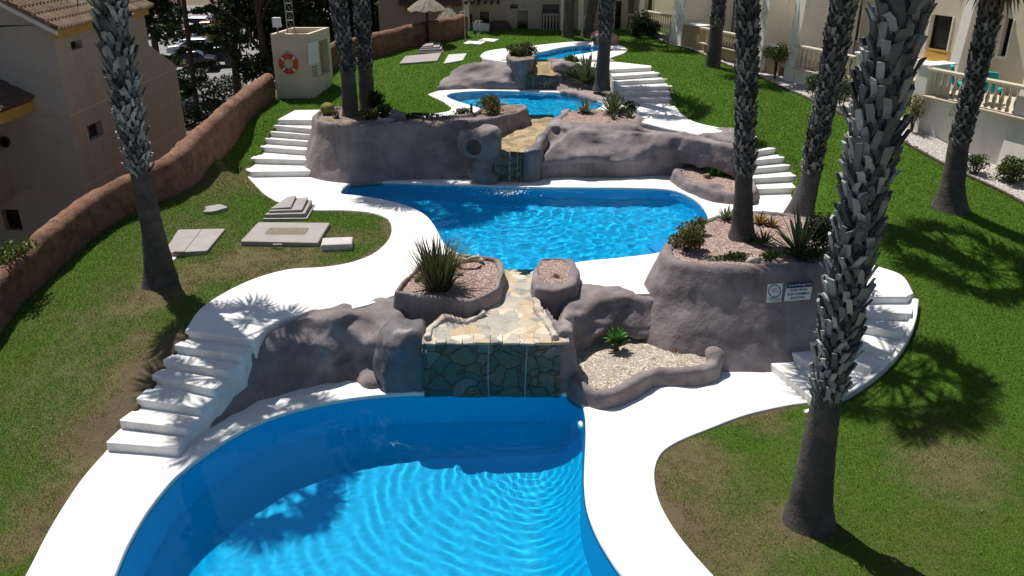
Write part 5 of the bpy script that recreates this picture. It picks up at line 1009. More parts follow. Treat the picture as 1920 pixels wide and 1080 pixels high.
def palm(label, path, z0, widths, boot_from, height, seed, mat, rows=.15, nb=10, blen=.34, crown=1.0, flare=.24, dead=0, wide=0):
    global CROWN
    rr = random.Random(seed); b = P(path[0][0], path[0][1], z0); pts = [b]+[PY(px, py, b.y) for px, py in path[1:]]
    dep = b.y*cP+(CAM_H-z0)*sP
    rad = [w/2*(p.y*cP+(CAM_H-p.z)*sP)/FPX for w, p in zip(widths, pts)]
    d = (pts[-1]-pts[-2]).normalized(); top = z0+height
    if pts[-1].z < top: k = (top-pts[-1].z)/max(.3, d.z); pts.append(pts[-1]+Vector((d.x*.7, d.y, d.z))*k); rad.append(rad[-1]*.92)
    rad_arr = [(*p, r) for p, r in zip(pts, rad)]; sp = smooth_path(rad_arr, .15); zs = np.array([q[2] for q in sp])
    sp = []
    zf = np.arange(z0-.15, top, .12); ctr = np.array([(q.x, q.y, q.z) for q in pts])
    pp = smooth_path(rad_arr, .2); pz = np.array([q[2] for q in pp])
    axis = lambda z: np.array([np.interp(z, pz, [q[i] for q in pp]) for i in (0, 1)]); radius = lambda z: float(np.interp(z, pz, [q[3] for q in pp]))
    t = thing('palm_tree', label, 'palm tree', (b.x, b.y, z0), 0, 'palms around the pools'); o = Vector((b.x, b.y, z0))
    zb = PY(path[0][0], boot_from, b.y).z if boot_from else 99
    mb = MB(); V = []; n = 22
    for i, z in enumerate(zf):
        c = axis(z); r = radius(z)*(1.0 if z < zb else .80)
        if z < z0+.25: r *= 1+.12*(1-(z-z0)/.25)**2
        for k in range(n):
            a = 2*math.pi*k/n; q = r*(1+.035*mnoise.noise(Vector((a*1.5, z*2.2, seed)))+.03*math.sin(z*38)*(.5 if z < zb else 0)+.05*mnoise.noise(Vector((math.cos(a)*1.2, math.sin(a)*1.2, z*.8+seed)))); V.append((c[0]+q*math.cos(a)-o.x, c[1]+q*math.sin(a)-o.y, z-o.z))
    F = [(i*n+k, i*n+(k+1) % n, (i+1)*n+(k+1) % n, (i+1)*n+k) for i in range(len(zf)-1) for k in range(n)]; mb.add(V, F); mb.build('trunk', M['trunk'], t, True)
    # leaf bases (boots): a split foot hugging the trunk, joining into a cut stub
    if zb < top:
        V, F, T = [], [], []; z = zb-.1; row = 0
        while z < top-.3:
            for k in range(nb):
                a = 2*math.pi*(k+.5*(row % 2)+rr.uniform(-.10, .10))/nb+.13*row*.0; zz = z+rr.uniform(-.05, .05); c = axis(zz); r = radius(zz)*.76; Lb = blen*rr.uniform(.75, 1.2); tw = 2*math.pi*r/nb*1.0; Lb *= .72+.5*(zz-zb)/max(1, top-zb); tone = rr.uniform(.08, 1)**1.15
                ra = Vector((math.cos(a), math.sin(a), 0)); ta = Vector((-math.sin(a), math.cos(a), 0)); C0 = Vector((c[0], c[1], zz))-o; fl = flare*rr.uniform(.5, 1.5); skew = rr.uniform(-.25, .25)
                def q(x, y, dd=0):           # x across (in tw), y along (in Lb)
                    out = r+.02+fl*Lb*(max(y-.2, 0)**1.2)+.035*(1-x*x*.8)+dd; ang = (x*tw+skew*y*tw)/r if r > .02 else 0
                    return C0+(ra*math.cos(ang*.9)+ta*math.sin(ang*.9))*out+Vector((0, 0, y*Lb))
                for sgn in (1, -1):          # two split legs crossing under the stub
                    bb = len(V); wl = rr.uniform(.34, .48); pr = [(1.02*sgn, -.12), ((1.02-wl)*sgn, -.16), (.72*sgn, .18), ((.72-wl)*sgn, .14), (.24*sgn, .50), (-.10*sgn, .46)]
                    for i_, (x, y) in enumerate(pr): V.append(q(x, y, .006*sgn)); V.append(q(x, y, -.03))
                    for i in (0, 2): A = [bb+2*i, bb+2*i+2, bb+2*i+6, bb+2*i+4]; F.append(tuple(A)); F.append((A[0], A[3], A[3]+1, A[0]+1)); F.append((A[1], A[1]+1, A[2]+1, A[2]))
                    F.append((bb, bb+1, bb+3, bb+2)); tl = min(1, tone*rr.uniform(.7, 1.2)); T.extend([tl]*len(pr)*2)
                bb = len(V); ff = min(1, max(0, (zz-zb)/max(1, top-zb)))*wide; wt = rr.uniform(.16, .27)*(1+.9*ff); tipx = rr.uniform(-.45, .45)*(1+1.2*ff); te = rr.uniform(.75, 1.2); pr = [(-.24-.18*ff, .34), (.24+.18*ff, .34), (wt+tipx*.5, .72), (-wt+tipx*.5, .72), (wt*.8+tipx, te), (-wt*.9+tipx, te+rr.uniform(-.14, .10))]
                for x, y in pr: V.append(q(x, y, .016)); V.append(q(x, y, -.022))
                for i0, i1, i2, i3 in ((0, 1, 2, 3), (3, 2, 4, 5)): A = [bb+2*i for i in (i0, i1, i2, i3)]; F.append(tuple(A)); F.append((A[0], A[3], A[3]+1, A[0]+1)); F.append((A[1], A[1]+1, A[2]+1, A[2]))
                F.append((bb+8, bb+9, bb+11, bb+10)); T.extend([min(1, tone*1.1)]*12)
            z += rows*rr.uniform(.9, 1.1); row += 1
        mesh_t('leaf_bases', V, F, T, mat, t)
    if crown:
        if CROWN is None: CROWN = crown_mesh()
        cr = link(bpy.data.objects.new('crown', CROWN), t); c = axis(top); cr.location = (c[0]-o.x, c[1]-o.y, height+.1); cr.rotation_euler = (0, 0, seed*1.7); cr.scale = (crown,)*3
    if dead:
        V, F, T = [], [], []
        for k in range(dead): fan(V, F, T, Vector((axis(top-.3)[0], axis(top-.3)[1], top-.25-.5*rr.random()))-o, rr.uniform(0, 6.28), R(rr.uniform(-80, -50)), rr.uniform(.7, .9), rr.uniform(.7, 1.1), 16, rr, .5, .5)
        mesh_t('dead_fronds', V, F, T, M['deadfrond'], t)
    return t
palm('nearest palm with big grey leaf bases, rising from the right front lawn', [(1517, 972), (1523, 920), (1532, 853), (1543, 787), (1554, 720), (1569, 650), (1590, 527), (1611, 427), (1638, 242), (1677, 90), (1697, 0)], -.03, [88, 76, 65, 56, 53, 66, 69, 71, 79, 82, 86], 735, 11.2, 3, M['boot'], .13, 10, .40, 1.15, .36, wide=.55)
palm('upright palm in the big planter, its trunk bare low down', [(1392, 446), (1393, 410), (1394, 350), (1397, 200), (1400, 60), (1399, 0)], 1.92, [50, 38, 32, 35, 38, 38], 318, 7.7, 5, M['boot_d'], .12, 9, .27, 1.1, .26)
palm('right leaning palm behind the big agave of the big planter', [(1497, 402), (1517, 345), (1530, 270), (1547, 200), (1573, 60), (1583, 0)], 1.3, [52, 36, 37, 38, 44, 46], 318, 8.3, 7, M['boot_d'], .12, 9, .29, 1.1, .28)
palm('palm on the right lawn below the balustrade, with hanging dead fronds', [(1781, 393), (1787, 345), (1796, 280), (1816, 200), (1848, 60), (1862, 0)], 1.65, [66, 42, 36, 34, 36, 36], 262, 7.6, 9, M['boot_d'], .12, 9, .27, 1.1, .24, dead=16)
palm('slim palm at the far right edge of the lawn by the gravel', [(1335, 128), (1342, 70), (1349, 0)], 3.02, [30, 25, 26], 48, 6.0, 11, M['boot_d'], .14, 8, .28, 1.1, .22)
palm('slim palm on the agave bank beside the upper steps', [(1128, 160), (1132, 100), (1136, 50), (1138, 0)], 2.85, [27, 24, 25, 26], 68, 5.6, 13, M['boot_d'], .14, 8, .28, 1.1, .22)
palm('left leaning palm on the left lawn with bluish leaf bases', [(302, 530), (293, 470), (284, 420), (262, 320), (240, 210), (214, 60), (204, 0)], .97, [62, 48, 39, 36, 43, 49, 51], 318, 8.8, 15, M['boot'], .12, 10, .36, 1.15, .40, wide=.5)
palm('left one of two slim palms in the long planter', [(658, 218), (652, 130), (640, 50), (632, 0)], 2.75, [31, 27, 29, 30], 134, 6.4, 17, M['boot_d'], .14, 8, .28, 1.1, .22)
palm('right one of two slim palms in the long planter', [(690, 208), (684, 120), (680, 50), (678, 0)], 2.75, [31, 27, 29, 30], 126, 6.8, 19, M['boot_d'], .14, 8, .28, 1.1, .22)
# ================================================================== PLANTS
M['agave'] = ramp_attr('agave_leaf', 'tone', [(0, (.05, .075, .03)), (.5, (.10, .14, .055)), (.85, (.26, .27, .12)), (1, (.34, .32, .16))], .5, None, .4, .08)
M['spiky'] = ramp_attr('spiky_leaf', 'tone', [(0, (.05, .055, .02)), (.5, (.085, .10, .03)), (.8, (.15, .15, .05)), (1, (.26, .20, .11))], .55, None, .35, .1)
M['succ'] = ramp_attr('succulent_leaf', 'tone', [(0, (.04, .12, .02)), (.6, (.08, .22, .035)), (1, (.15, .32, .08))], .4, None, .4, .15)
M['leaf'] = ramp_attr('shrub_leaf', 'tone', [(0, (.028, .055, .010)), (.5, (.06, .10, .018)), (.85, (.12, .15, .03)), (1, (.17, .18, .05))], .5, None, .35, .25)
M['leaf_y'] = ramp_attr('yellowish_shrub_leaf', 'tone', [(0, (.06, .07, .02)), (.5, (.14, .14, .04)), (1, (.24, .22, .08))], .6, None, .3, .25)
M['leaf_d'] = ramp_attr('dark_tree_leaf', 'tone', [(0, (.010, .020, .006)), (.6, (.028, .048, .012)), (1, (.055, .08, .02))], .6, None, .3, .2)
M['leaf_o'] = ramp_attr('orange_bromeliad_leaf', 'tone', [(0, (.10, .06, .015)), (.6, (.22, .12, .02)), (1, (.34, .22, .05))], .5, None, .3, .15)
M['twig'] = pmat('twig_bark', (.10, .075, .055), (.06, .045, .035), 8, 6, .95)
def rosette(name, label, cat, c, n, Ln, w, e0, e1, mat, seed, droop=.15, group=None, fold=.25, tone=(.2, 1), part='leaves', stem=0):
    rr = random.Random(seed); V, F, T = [], [], []; t = thing(name, label, cat, c, 0, group)
    for k in range(n):
        f = k/max(1, n-1); az = k*2.39996+rr.uniform(-.2, .2); el = R(e0+(e1-e0)*f+rr.uniform(-5, 5)); L_ = Ln*rr.uniform(.75, 1.05)*(1-.25*(1-f)); tn = rr.uniform(*tone)
        side = Vector((-math.sin(az), math.cos(az), 0)); b = len(V); S = 5
        p = Vector((math.cos(az)*.03, math.sin(az)*.03, stem)); e = el
        for i in range(S+1):
            u = i/S; d = Vector((math.cos(az)*math.cos(e), math.sin(az)*math.cos(e), math.sin(e))); up = Vector((-math.cos(az)*math.sin(e), -math.sin(az)*math.sin(e), math.cos(e)))
            ww = w*(.55+.9*u)*(1-u**2.2)+.002 if u < .999 else .001
            V += [p+side*ww+up*fold*ww, p-up*.004, p-side*ww+up*fold*ww]; T += [min(1, tn*1.15), tn*.6, min(1, tn*1.15)]
            p = p+d*L_/S; e -= droop*(1.6*u)
        for i in range(S): q = b+3*i; F += [(q, q+1, q+4, q+3), (q+1, q+2, q+5, q+4)]
    mesh_t(part, V, F, T, mat, t)
    if stem: mb = MB(); mb.tube([(0, 0, -.05), (0, 0, stem+.02)], [.04, .05], 8); mb.build('stem', M['twig'], t)
    return t
def leafy(V, F, T, c, rad, n, size, rr, flat=1.0, tone=(0, 1), shell=.55):
    for k in range(n):
        a, u = rr.uniform(0, 6.283), rr.uniform(-1, 1); s = math.sqrt(1-u*u); q = (shell+(1-shell)*rr.random()) if rr.random() < .8 else rr.random()
        p = Vector(c)+Vector((s*math.cos(a)*rad[0], s*math.sin(a)*rad[1], u*rad[2]))*q; nrm = Vector((rr.gauss(0, 1), rr.gauss(0, 1), rr.gauss(.4, 1))).normalized(); x = nrm.orthogonal().normalized(); x = (Matrix.Rotation(rr.uniform(0, 6.28), 3, nrm) @ x); y = nrm.cross(x)
        L_ = size*rr.uniform(.6, 1.3); b = len(V); V += [p-x*L_*.5, p+y*L_*.26+nrm*L_*.06, p+x*L_*.5, p-y*L_*.26+nrm*L_*.06]; F.append((b, b+1, b+2, b+3)); T += [rr.uniform(*tone)]*4
def bush(name, label, cat, c, rad, n, size, mat, seed, lobes=7, stem=0, group=None, tone=(0, 1), up=True, part='foliage'):
    rr = random.Random(seed); V, F, T = [], [], []; t = thing(name, label, cat, c, 0, group); zc = stem+(rad[2]*.8 if up else 0)
    for i in range(lobes):
        a = rr.uniform(0, 6.283); q = rr.uniform(.2, .65); cc = (rad[0]*q*math.cos(a), rad[1]*q*math.sin(a), zc+rad[2]*rr.uniform(-.45, .5)); k = rr.uniform(.4, .62)
        leafy(V, F, T, cc, [r_*k for r_ in rad], n//lobes, size, rr, tone=tone)
    mesh_t(part, V, F, T, mat, t); mb = MB()
    for i in range(5): a = i*1.257; mb.tube([(.02*math.cos(a), .02*math.sin(a), -.05), (.05*math.cos(a), .05*math.sin(a), stem), (rad[0]*.45*math.cos(a), rad[1]*.45*math.sin(a), zc+rad[2]*.2)], [.022, .018, .006], 6)
    mb.build('stem', M['twig'], t); return t
def blades(name, label, cat, c, n, h, spread, w, mat, seed, group=None, base=.12, part='blades'):
    rr = random.Random(seed); V, F, T = [], [], []; t = thing(name, label, cat, c, 0, group)
    for k in range(n):
        az = rr.uniform(0, 6.283); e = R(90-spread*abs(rr.gauss(0, .55))); L_ = h*rr.uniform(.6, 1.1); r0 = base*math.sqrt(rr.random()); a0 = az+rr.uniform(-.8, .8); p = Vector((r0*math.cos(a0), r0*math.sin(a0), 0)); side = Vector((-math.sin(az), math.cos(az), 0)); b = len(V); S = 4; tn = rr.uniform(0, 1)
        for i in range(S+1):
            u = i/S; ww = w*(1-u**1.6)+.0015; V += [p+side*ww, p-side*ww]; T += [tn*(.55+.45*u)]*2; p = p+Vector((math.cos(az)*math.cos(e), math.sin(az)*math.cos(e), math.sin(e)))*L_/S; e -= .10
        for i in range(S): q = b+2*i; F.append((q, q+1, q+3, q+2))
    mesh_t(part, V, F, T, mat, t); return t
def on(px, py, z): return P(px, py, z)
# planter L
tY = blades('spiky_plant', 'tall spiky grass clump in the angular pink gravel planter', 'spiky plant', on(822, 540, 1.42), 430, 1.12, 36, .017, M['spiky'], 21, base=.27)
mb = MB(); rr = random.Random(2); c = on(878, 495, 1.44)
for k in range(4):
    a = k*1.4; mb.tube([(c.x+.34*math.cos(a+i*.45)*(1-.1*k), c.y+.20*math.sin(a+i*.45), c.z+.05+.05*k+.03*math.sin(i*2+k)) for i in range(6)], [.03, .045, .05, .05, .04, .025], 8)
tag(mb.build('driftwood', pmat('bleached_wood', (.50, .44, .34), (.36, .30, .22), 9, 6, .9, .5, 30), None, True), 'bleached twisted driftwood behind the spiky grass clump', 'driftwood')
def rockpiece(label, c, s, mat, seed, sq=(1, 1, .7)):
    bm = bmesh.new(); bmesh.ops.create_icosphere(bm, subdivisions=3, radius=1)
    for v in bm.verts: k = 1+.35*mnoise.noise(v.co*1.3+Vector((seed, 0, 0)))+.15*mnoise.noise(v.co*3+Vector((0, seed, 0))); v.co = Vector((v.co.x*sq[0], v.co.y*sq[1], v.co.z*sq[2]))*k*s
    me = bpy.data.meshes.new('rock'); bm.to_mesh(me); bm.free(); me.polygons.foreach_set('use_smooth', [True]*len(me.polygons)); me.materials.append(mat); o = link(bpy.data.objects.new('rock', me)); o.location = c; return tag(o, label, 'rock')
M['stone_l'] = pmat('pale_stone', (.46, .42, .38), (.36, .32, .28), 6, 6, .9, .4, 30); M['stone_b'] = pmat('brown_stone', (.26, .16, .11), (.18, .11, .08), 6, 6, .9, .4, 30)
rockpiece('brown stone on the pink gravel left of the spiky clump', on(783, 520, 1.46), .09, M['stone_b'], 1)
rockpiece('small pinkish stone right of the spiky clump', on(862, 512, 1.46), .07, M['rock_pink'], 2)
rosette('dry_plant', 'tiny dried brown plant alone in the smallest planter', 'dried plant', on(1042, 519, 1.44), 12, .10, .02, 80, 10, M['leaf_o'], 3, .2)
rosette('succulent', 'bright green rosette succulent with short stem in the beige gravel', 'succulent', on(1155, 656, .28), 62, .34, .034, 2, 82, M['succ'], 4, .10, tone=(.2, 1), stem=.2)
rosette('dry_plant', 'tiny sprig in the beige gravel right of the green succulent', 'sprig', on(1264, 662, .28), 9, .16, .012, 30, 85, M['leaf_o'], 5, .05)
# big planter
bush('shrub', 'olive shrub spilling over the left rim of the big planter', 'shrub', on(1288, 467, 1.95), (.50, .42, .38), 2200, .075, M['leaf_y'], 31, 9, tone=(0, .75))
bush('shrub', 'small olive shrub behind the left rim shrub of the big planter', 'shrub', on(1306, 437, 1.95), (.26, .24, .22), 700, .06, M['leaf_y'], 32, 6, tone=(0, .7))
rosette('agave', 'pale agave at the back of the big planter, left of the upright palm', 'agave', on(1362, 412, 1.95), 26, .42, .03, 5, 75, M['agave'], 33, .1)
rosette('bromeliad', 'orange bromeliads behind the upright palm of the big planter', 'bromeliad', on(1424, 420, 1.95), 26, .34, .03, 8, 70, M['leaf_o'], 34, .14)
rosette('bromeliad', 'low orange bromeliad touching the right leaning palm', 'bromeliad', on(1447, 424, 1.95), 20, .28, .03, 8, 70, M['leaf_o'], 35, .14)
rosette('agave', 'biggest agave with long upright leaves in the big planter', 'agave', on(1497, 478, 1.95), 44, 1.15, .048, 12, 84, M['agave'], 36, .06, tone=(.05, .75))
rosette('agave', 'dark small agave between the two palms of the big planter', 'agave', on(1432, 458, 1.95), 30, .40, .03, 5, 75, M['agave'], 37, .08, tone=(0, .35))
rosette('agave', 'dark low agave right of the upright palm trunk', 'agave', on(1410, 452, 1.95), 24, .30, .025, 5, 70, M['agave'], 38, .08, tone=(0, .35))
bush('shrub', 'dark brownish shrub at the right end of the big planter', 'shrub', on(1548, 470, 1.95), (.55, .45, .50), 2200, .09, M['leaf_d'], 39, 8)
bush('shrub', 'low creeping shrub along the front rim of the big planter', 'shrub', on(1370, 487, 1.95), (.55, .20, .10), 700, .06, M['leaf'], 40, 8, tone=(0, .5))
bush('shrub', 'little green shrub beside the white stone on the big planter rim', 'shrub', on(1440, 488, 1.95), (.30, .18, .14), 500, .06, M['leaf'], 41, 6, tone=(.1, .7))
bush('shrub', 'dark spreading shrub under the biggest agave', 'shrub', on(1508, 486, 1.95), (.45, .28, .18), 900, .07, M['leaf_d'], 42, 7)
rockpiece('white stone on the front rim of the big planter', on(1412, 489, 1.98), .12, M['stone_l'], 5, (1.3, .8, .7))
rockpiece('smaller pale stone right of the white stone on the rim', on(1452, 494, 1.97), .08, M['stone_l'], 6)
# foot-of-steps planter
blades('grass_clump', 'green grassy clump in the small planter by the right steps', 'grass clump', on(1348, 326, 1.44), 260, .42, 80, .012, M['succ'], 51, base=.30)
bush('shrub', 'low green shrub under the grassy clump in the small planter', 'shrub', on(1365, 328, 1.44), (.45, .28, .16), 700, .07, M['leaf'], 52, 7)
rockpiece('brown stone in the small planter by the right steps', on(1326, 330, 1.48), .11, M['stone_b'], 7)
# agave planter
rosette('agave', 'wide striped agave, left in the hollowed rock planter', 'agave', on(1097, 212, 2.49), 40, .58, .042, 8, 78, M['agave'], 61, .10, tone=(.25, 1))
rosette('agave', 'tall yellowish agave, centre of the hollowed rock planter', 'agave', on(1148, 213, 2.49), 44, .92, .050, 14, 82, M['agave'], 62, .07, tone=(.3, 1))
rosette('agave', 'smallest sprouting agave at the front of the hollowed rock planter', 'agave', on(1150, 224, 2.49), 18, .30, .03, 20, 80, M['agave'], 63, .1, tone=(.3, .9))
rosette('agave', 'short agave at the right edge of the hollowed rock planter', 'agave', on(1180, 220, 2.49), 22, .36, .03, 10, 75, M['agave'], 64, .1, tone=(.2, .9))
bush('shrub', 'small leafy shrub beside the right edge agave', 'shrub', on(1186, 210, 2.49), (.35, .3, .25), 600, .08, M['leaf'], 65, 6)
rockpiece('pale stone under the front sprout of the hollowed planter', on(1140, 228, 2.51), .06, M['stone_l'], 8)
# bank agaves
def bk(px, py):
    h = hit(px, py, BANK)[0]; return h if h else P(px, py, 3.0)
rosette('agave', 'largest yellow edged agave on the pinkish bank', 'agave', bk(1100, 158), 54, 1.30, .075, 8, 84, M['agave'], 71, .07, tone=(.3, 1))
rosette('agave', 'half size agave left of the largest agave on the bank', 'agave', bk(1072, 146), 34, .62, .045, 8, 80, M['agave'], 72, .1, tone=(.25, .9))
rosette('agave', 'dark agave at the foot of the slim bank palm', 'agave', bk(1150, 166), 36, .70, .05, 10, 80, M['agave'], 73, .1, tone=(0, .5))
bush('shrub', 'green shrub on the bank top beside the topmost pool', 'shrub', on(1073, 116, 3.40), (.42, .32, .22), 800, .10, M['leaf'], 74, 7, tone=(.2, 1))
bush('shrub', 'leafy green shrub filling the bowl shaped planter', 'shrub', on(977, 103, 3.5), (.62, .45, .30), 1500, .11, M['leaf'], 75, 9, tone=(.2, 1))
# long planter
bm = bmesh.new(); bmesh.ops.create_uvsphere(bm, u_segments=72, v_segments=24, radius=.21)
for v in bm.verts: a = math.atan2(v.co.y, v.co.x); v.co *= 1+.06*math.cos(a*18); v.co.z *= .92
me = bpy.data.meshes.new('cactus'); bm.to_mesh(me); bm.free(); me.materials.append(pmat('golden_cactus', (.30, .28, .07), (.20, .21, .05), 14, 6, .8, .6, 70)); me.polygons.foreach_set('use_smooth', [True]*len(me.polygons)); o = link(bpy.data.objects.new('cactus', me)); o.location = on(615, 213, 2.80)+Vector((0, 0, .16)); tag(o, 'round golden cactus at the left end of the long planter', 'cactus')
bush('small_cactus', 'small spiny cactus right of the round golden cactus', 'cactus', on(632, 220, 2.8), (.17, .16, .16), 500, .05, M['leaf_y'], 81, 6)
bush('shrub', 'yellow green shrub in front of the two slim palms', 'shrub', on(690, 222, 2.8), (.36, .26, .2), 900, .08, M['leaf_y'], 82, 8, tone=(.1, .8))
bush('shrub', 'bright green shrub right of the two slim palms', 'shrub', on(716, 218, 2.8), (.36, .28, .26), 900, .08, M['leaf'], 83, 8, tone=(.3, 1))
bush('shrub', 'dark taller shrub behind the two slim palms', 'shrub', on(708, 208, 2.8), (.32, .25, .42), 1000, .09, M['leaf_d'], 84, 8)
bush('shrub', 'low dark creeper in the middle of the long planter', 'shrub', on(790, 222, 2.8), (1.0, .25, .12), 1100, .07, M['leaf_d'], 85, 11)
bush('shrub', 'low green creeper by the stub in the long planter', 'shrub', on(868, 217, 2.8), (.5, .22, .14), 700, .07, M['leaf'], 86, 9, tone=(0, .6))
bush('shrub', 'round olive shrub at the right end of the long planter', 'shrub', on(917, 213, 2.8), (.55, .40, .36), 1900, .085, M['leaf_y'], 87, 10, tone=(.15, .9))
rockpiece('dark rounded rock right of the two slim palms', on(744, 221, 2.86), .30, M['rock'], 9, (1, .8, .85)); rockpiece('pale flat rock beside the dark rounded rock', on(726, 226, 2.84), .16, M['stone_l'], 10, (1.4, .8, .5))
c = on(884, 217, 2.8); mb = MB(); mb.tube([(0, 0, -.1), (0, 0, .38)], [.05, .042], 9); o = mb.build('wooden_stub', M['darkwood'], None, True); o.location = c; tag(o, 'short dark post in the long planter before the olive shrub', 'post')

# dry leaf scraps lying about on lawn and paving
def scraps():
    rr = random.Random(8); V, F, T = [], [], []
    spots = [(rr.uniform(20, 700), rr.uniform(480, 1000)) for _ in range(70)]+[(rr.uniform(1240, 1900), rr.uniform(640, 1070)) for _ in range(50)]+[(rr.uniform(1100, 1330), rr.uniform(780, 1060)) for _ in range(10)]
    for px, py in spots:
        p = P(px, py, .0)
        for _ in range(8): p = P(px, py, float(hgt(p.x, p.y)))
        i2 = bool(inside(np.array([p.x]), np.array([p.y]), OUT2)[0])
        if i2: continue
        z = p.z+.035; a = rr.uniform(0, 6.28); L_, w = rr.uniform(.015, .05), rr.uniform(.006, .014); d = Vector((math.cos(a), math.sin(a), rr.uniform(-.1, .2))); sd = Vector((-d.y, d.x, 0)); b = len(V); c = Vector((p.x, p.y, z)); V += [c-d*L_, c+sd*w, c+d*L_, c-sd*w]; F.append((b, b+1, b+2, b+3)); T += [rr.random()]*4
    o = mesh_t('fallen_leaves', V, F, T, M['deadfrond'], None); tag(o, 'scattered dry leaf scraps on the lawns', 'fallen leaves', kind='stuff')
scraps()
# ================================================================== LEFT HOUSE
M['tileroof'] = pmat('clay_roof_tile', (.34, .235, .15), (.22, .145, .095), 3.2, 8, .9, .4, 30, (.42, .33, .23), 1.1, lo3=.5, hi3=.7)
M['tile_dark'] = pmat('dark_roof_tile', (.16, .10, .07), (.10, .065, .05), 3.2, 8, .9, .4, 30)
def tile_roof(A, along, up, Wd, Ls, mat, parent, name='roof', pitch_w=.21, row=.38):
    """barrel tiles: along = eave direction, up = direction up the slope"""
    A, along, up = Vector(A), Vector(along).normalized(), Vector(up).normalized(); nrm = along.cross(up).normalized()
    if nrm.z < 0: nrm = -nrm
    nu = int(Wd/pitch_w*6); rows = int(Ls/row); vs = []; fs = []; per = 3; nv = rows*per
    for j in range(rows):
        for q, (t, lift) in enumerate(((0, .055), (.5, .04), (.999, .018))):
            for i in range(nu+1):
                u = Wd*i/nu; ph = u/pitch_w*2*math.pi; w = max(-.35, math.cos(ph)); vs.append(A+along*u+up*((j+t)*row)+nrm*(lift+.055*w+.008*mnoise.noise(Vector((u*3, j*2.3, 0)))))
    for j in range(rows*per-1):
        for i in range(nu): a = j*(nu+1)+i; fs.append((a, a+1, a+nu+2, a+nu+1))
    b = len(vs); vs += [vs[i]-nrm*.10 for i in range(nu+1)]; fs += [(i, b+i, b+i+1, i+1) for i in range(nu)]
    mb = MB(); mb.add(vs, fs); return mb.build(name, mat, parent, smooth=False)
t = thing('house', 'tall beige house with clay tile roof on the left beyond the garden wall', 'house', (-13, 25, -1.25)); HO = Vector((-13, 25, -1.25)); HH = t
loc = lambda v: Vector(v)-HO
class Sub(MB):
    def build(s, *a, **k): s.v = [tuple(loc(v)) for v in s.v]; return MB.build(s, *a, **k)
def opening(px0, py0, px1, py1, O, U, N):
    a, b = uvp(px0, py1, O, U, N), uvp(px1, py0, O, U, N); return (min(a[0], b[0]), min(a[1], b[1]), max(a[0], b[0]), max(a[1], b[1]))
def lpane(q, mat, parent, name='window'):
    o = pane([loc(v) for v in q], mat, parent, name); return o
so, su, sn = Vector((-13, 25, -1.25)), Vector((0, 1, 0)), Vector((1, 0, 0)); mb = Sub(); dp = PY(272, 38, 31.5)
pan = facade(mb, so, su, sn, 6.5, 7.05, [opening(135, 73, 153, 95, so, su, sn), opening(169, 224, 190, 266, so, su, sn)], .22)
mb.quad((-13.004, 31.5, -1.25), (-13.004, 33.7, -1.25), (-13.004, 33.7, 3.45), (-13.004, 31.5, 4.5)); mb.quad((-13.004, 33.7, -1.25), (-16, 33.7, -1.25), (-16, 33.7, 3.45), (-13.004, 33.7, 3.45)); mb.quad((-13.004, 31.5, 4.5), (-13.004, 33.7, 3.45), (-16, 33.7, 3.45), (-16, 31.5, 4.5))
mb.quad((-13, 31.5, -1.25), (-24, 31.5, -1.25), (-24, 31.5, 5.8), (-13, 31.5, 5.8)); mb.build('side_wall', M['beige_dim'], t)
for q in pan: lpane(q, M['dark'], t)
fo, fu, fn_ = Vector((-24, 25, -1.25)), Vector((1, 0, 0)), Vector((0, -1, 0)); mb = Sub()
pan = facade(mb, fo, fu, fn_, 11, 7.0, [opening(11, 393, 34, 432, fo, fu, fn_)], .22)
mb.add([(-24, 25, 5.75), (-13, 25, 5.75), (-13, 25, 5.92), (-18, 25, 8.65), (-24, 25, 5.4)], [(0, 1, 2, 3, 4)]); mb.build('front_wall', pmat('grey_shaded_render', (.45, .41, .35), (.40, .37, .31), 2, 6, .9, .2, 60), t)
for q in pan: lpane(q, M['dark'], t)
up = Vector((-18.0+12.72, 0, 8.72-5.80)); tile_roof(loc((-12.72, 24.75, 5.80)), (0, 1, 0), up, 7.0, up.length, M['tileroof'], t)
up2 = Vector((18.0-24.5, 0, 8.42-4.9)); tile_roof(loc((-24.5, 24.75, 5.2)), (0, 1, 0), Vector((6.5, 0, 3.5)), 7.0, 7.3, M['tileroof'], t)
mb = Sub(); mb.box(-13.0, 25.0, 5.54, -12.86, 31.6, 5.80); mb.build('fascia', M['ochre'], t)
up_ = Vector((-5, 0, 2.77)).normalized(); mb = Sub(); mb.obox(Vector((-12.75, 24.72, 5.66)), up_*5.9, Vector((0, .12, 0)), Vector((0, 0, .12))); mb.build('verge', M['cream'], t)
for z, y0_ in ((1.15, 25.0), (3.32, 25.0)):
    mb = Sub(); mb.box(-13.0, y0_, z, -12.995, 33.6 if z < 3 else 33.4, z+.025); mb.build('render_joint', M['beige'], t)
    mb = Sub(); mb.box(-24.0, 24.995, z, -13.0, 25.0, z+.025); mb.build('render_joint', M['beige_dim'], t)
upp = Vector((-1, 0, .53)); tile_roof(loc((-13.9, 19.5, 3.86)), (0, 1, 0), upp, 5.48, 7.5, M['tile_dark'], t, 'porch_roof')
mb = Sub(); mb.box(-14.15, 19.6, 3.48, -14.0, 24.98, 3.78); mb.build('porch_fascia', M['ochre'], t); mb = Sub(); mb.box(-20, 19.7, .93, -15.2, 24.98, 3.70); mb.build('porch_wall', M['beige_dim'], t)
q = loc(PY(9, 266, 24.97)); mb = MB(); mb.lathe([(.17, 0), (.17, .05), (.10, .05), (.10, .0)], (0, 0, 0), 16); o = mb.build('round_vent', M['darkwood'], t, True); o.location = q; o.rotation_euler = (R(90), 0, 0)
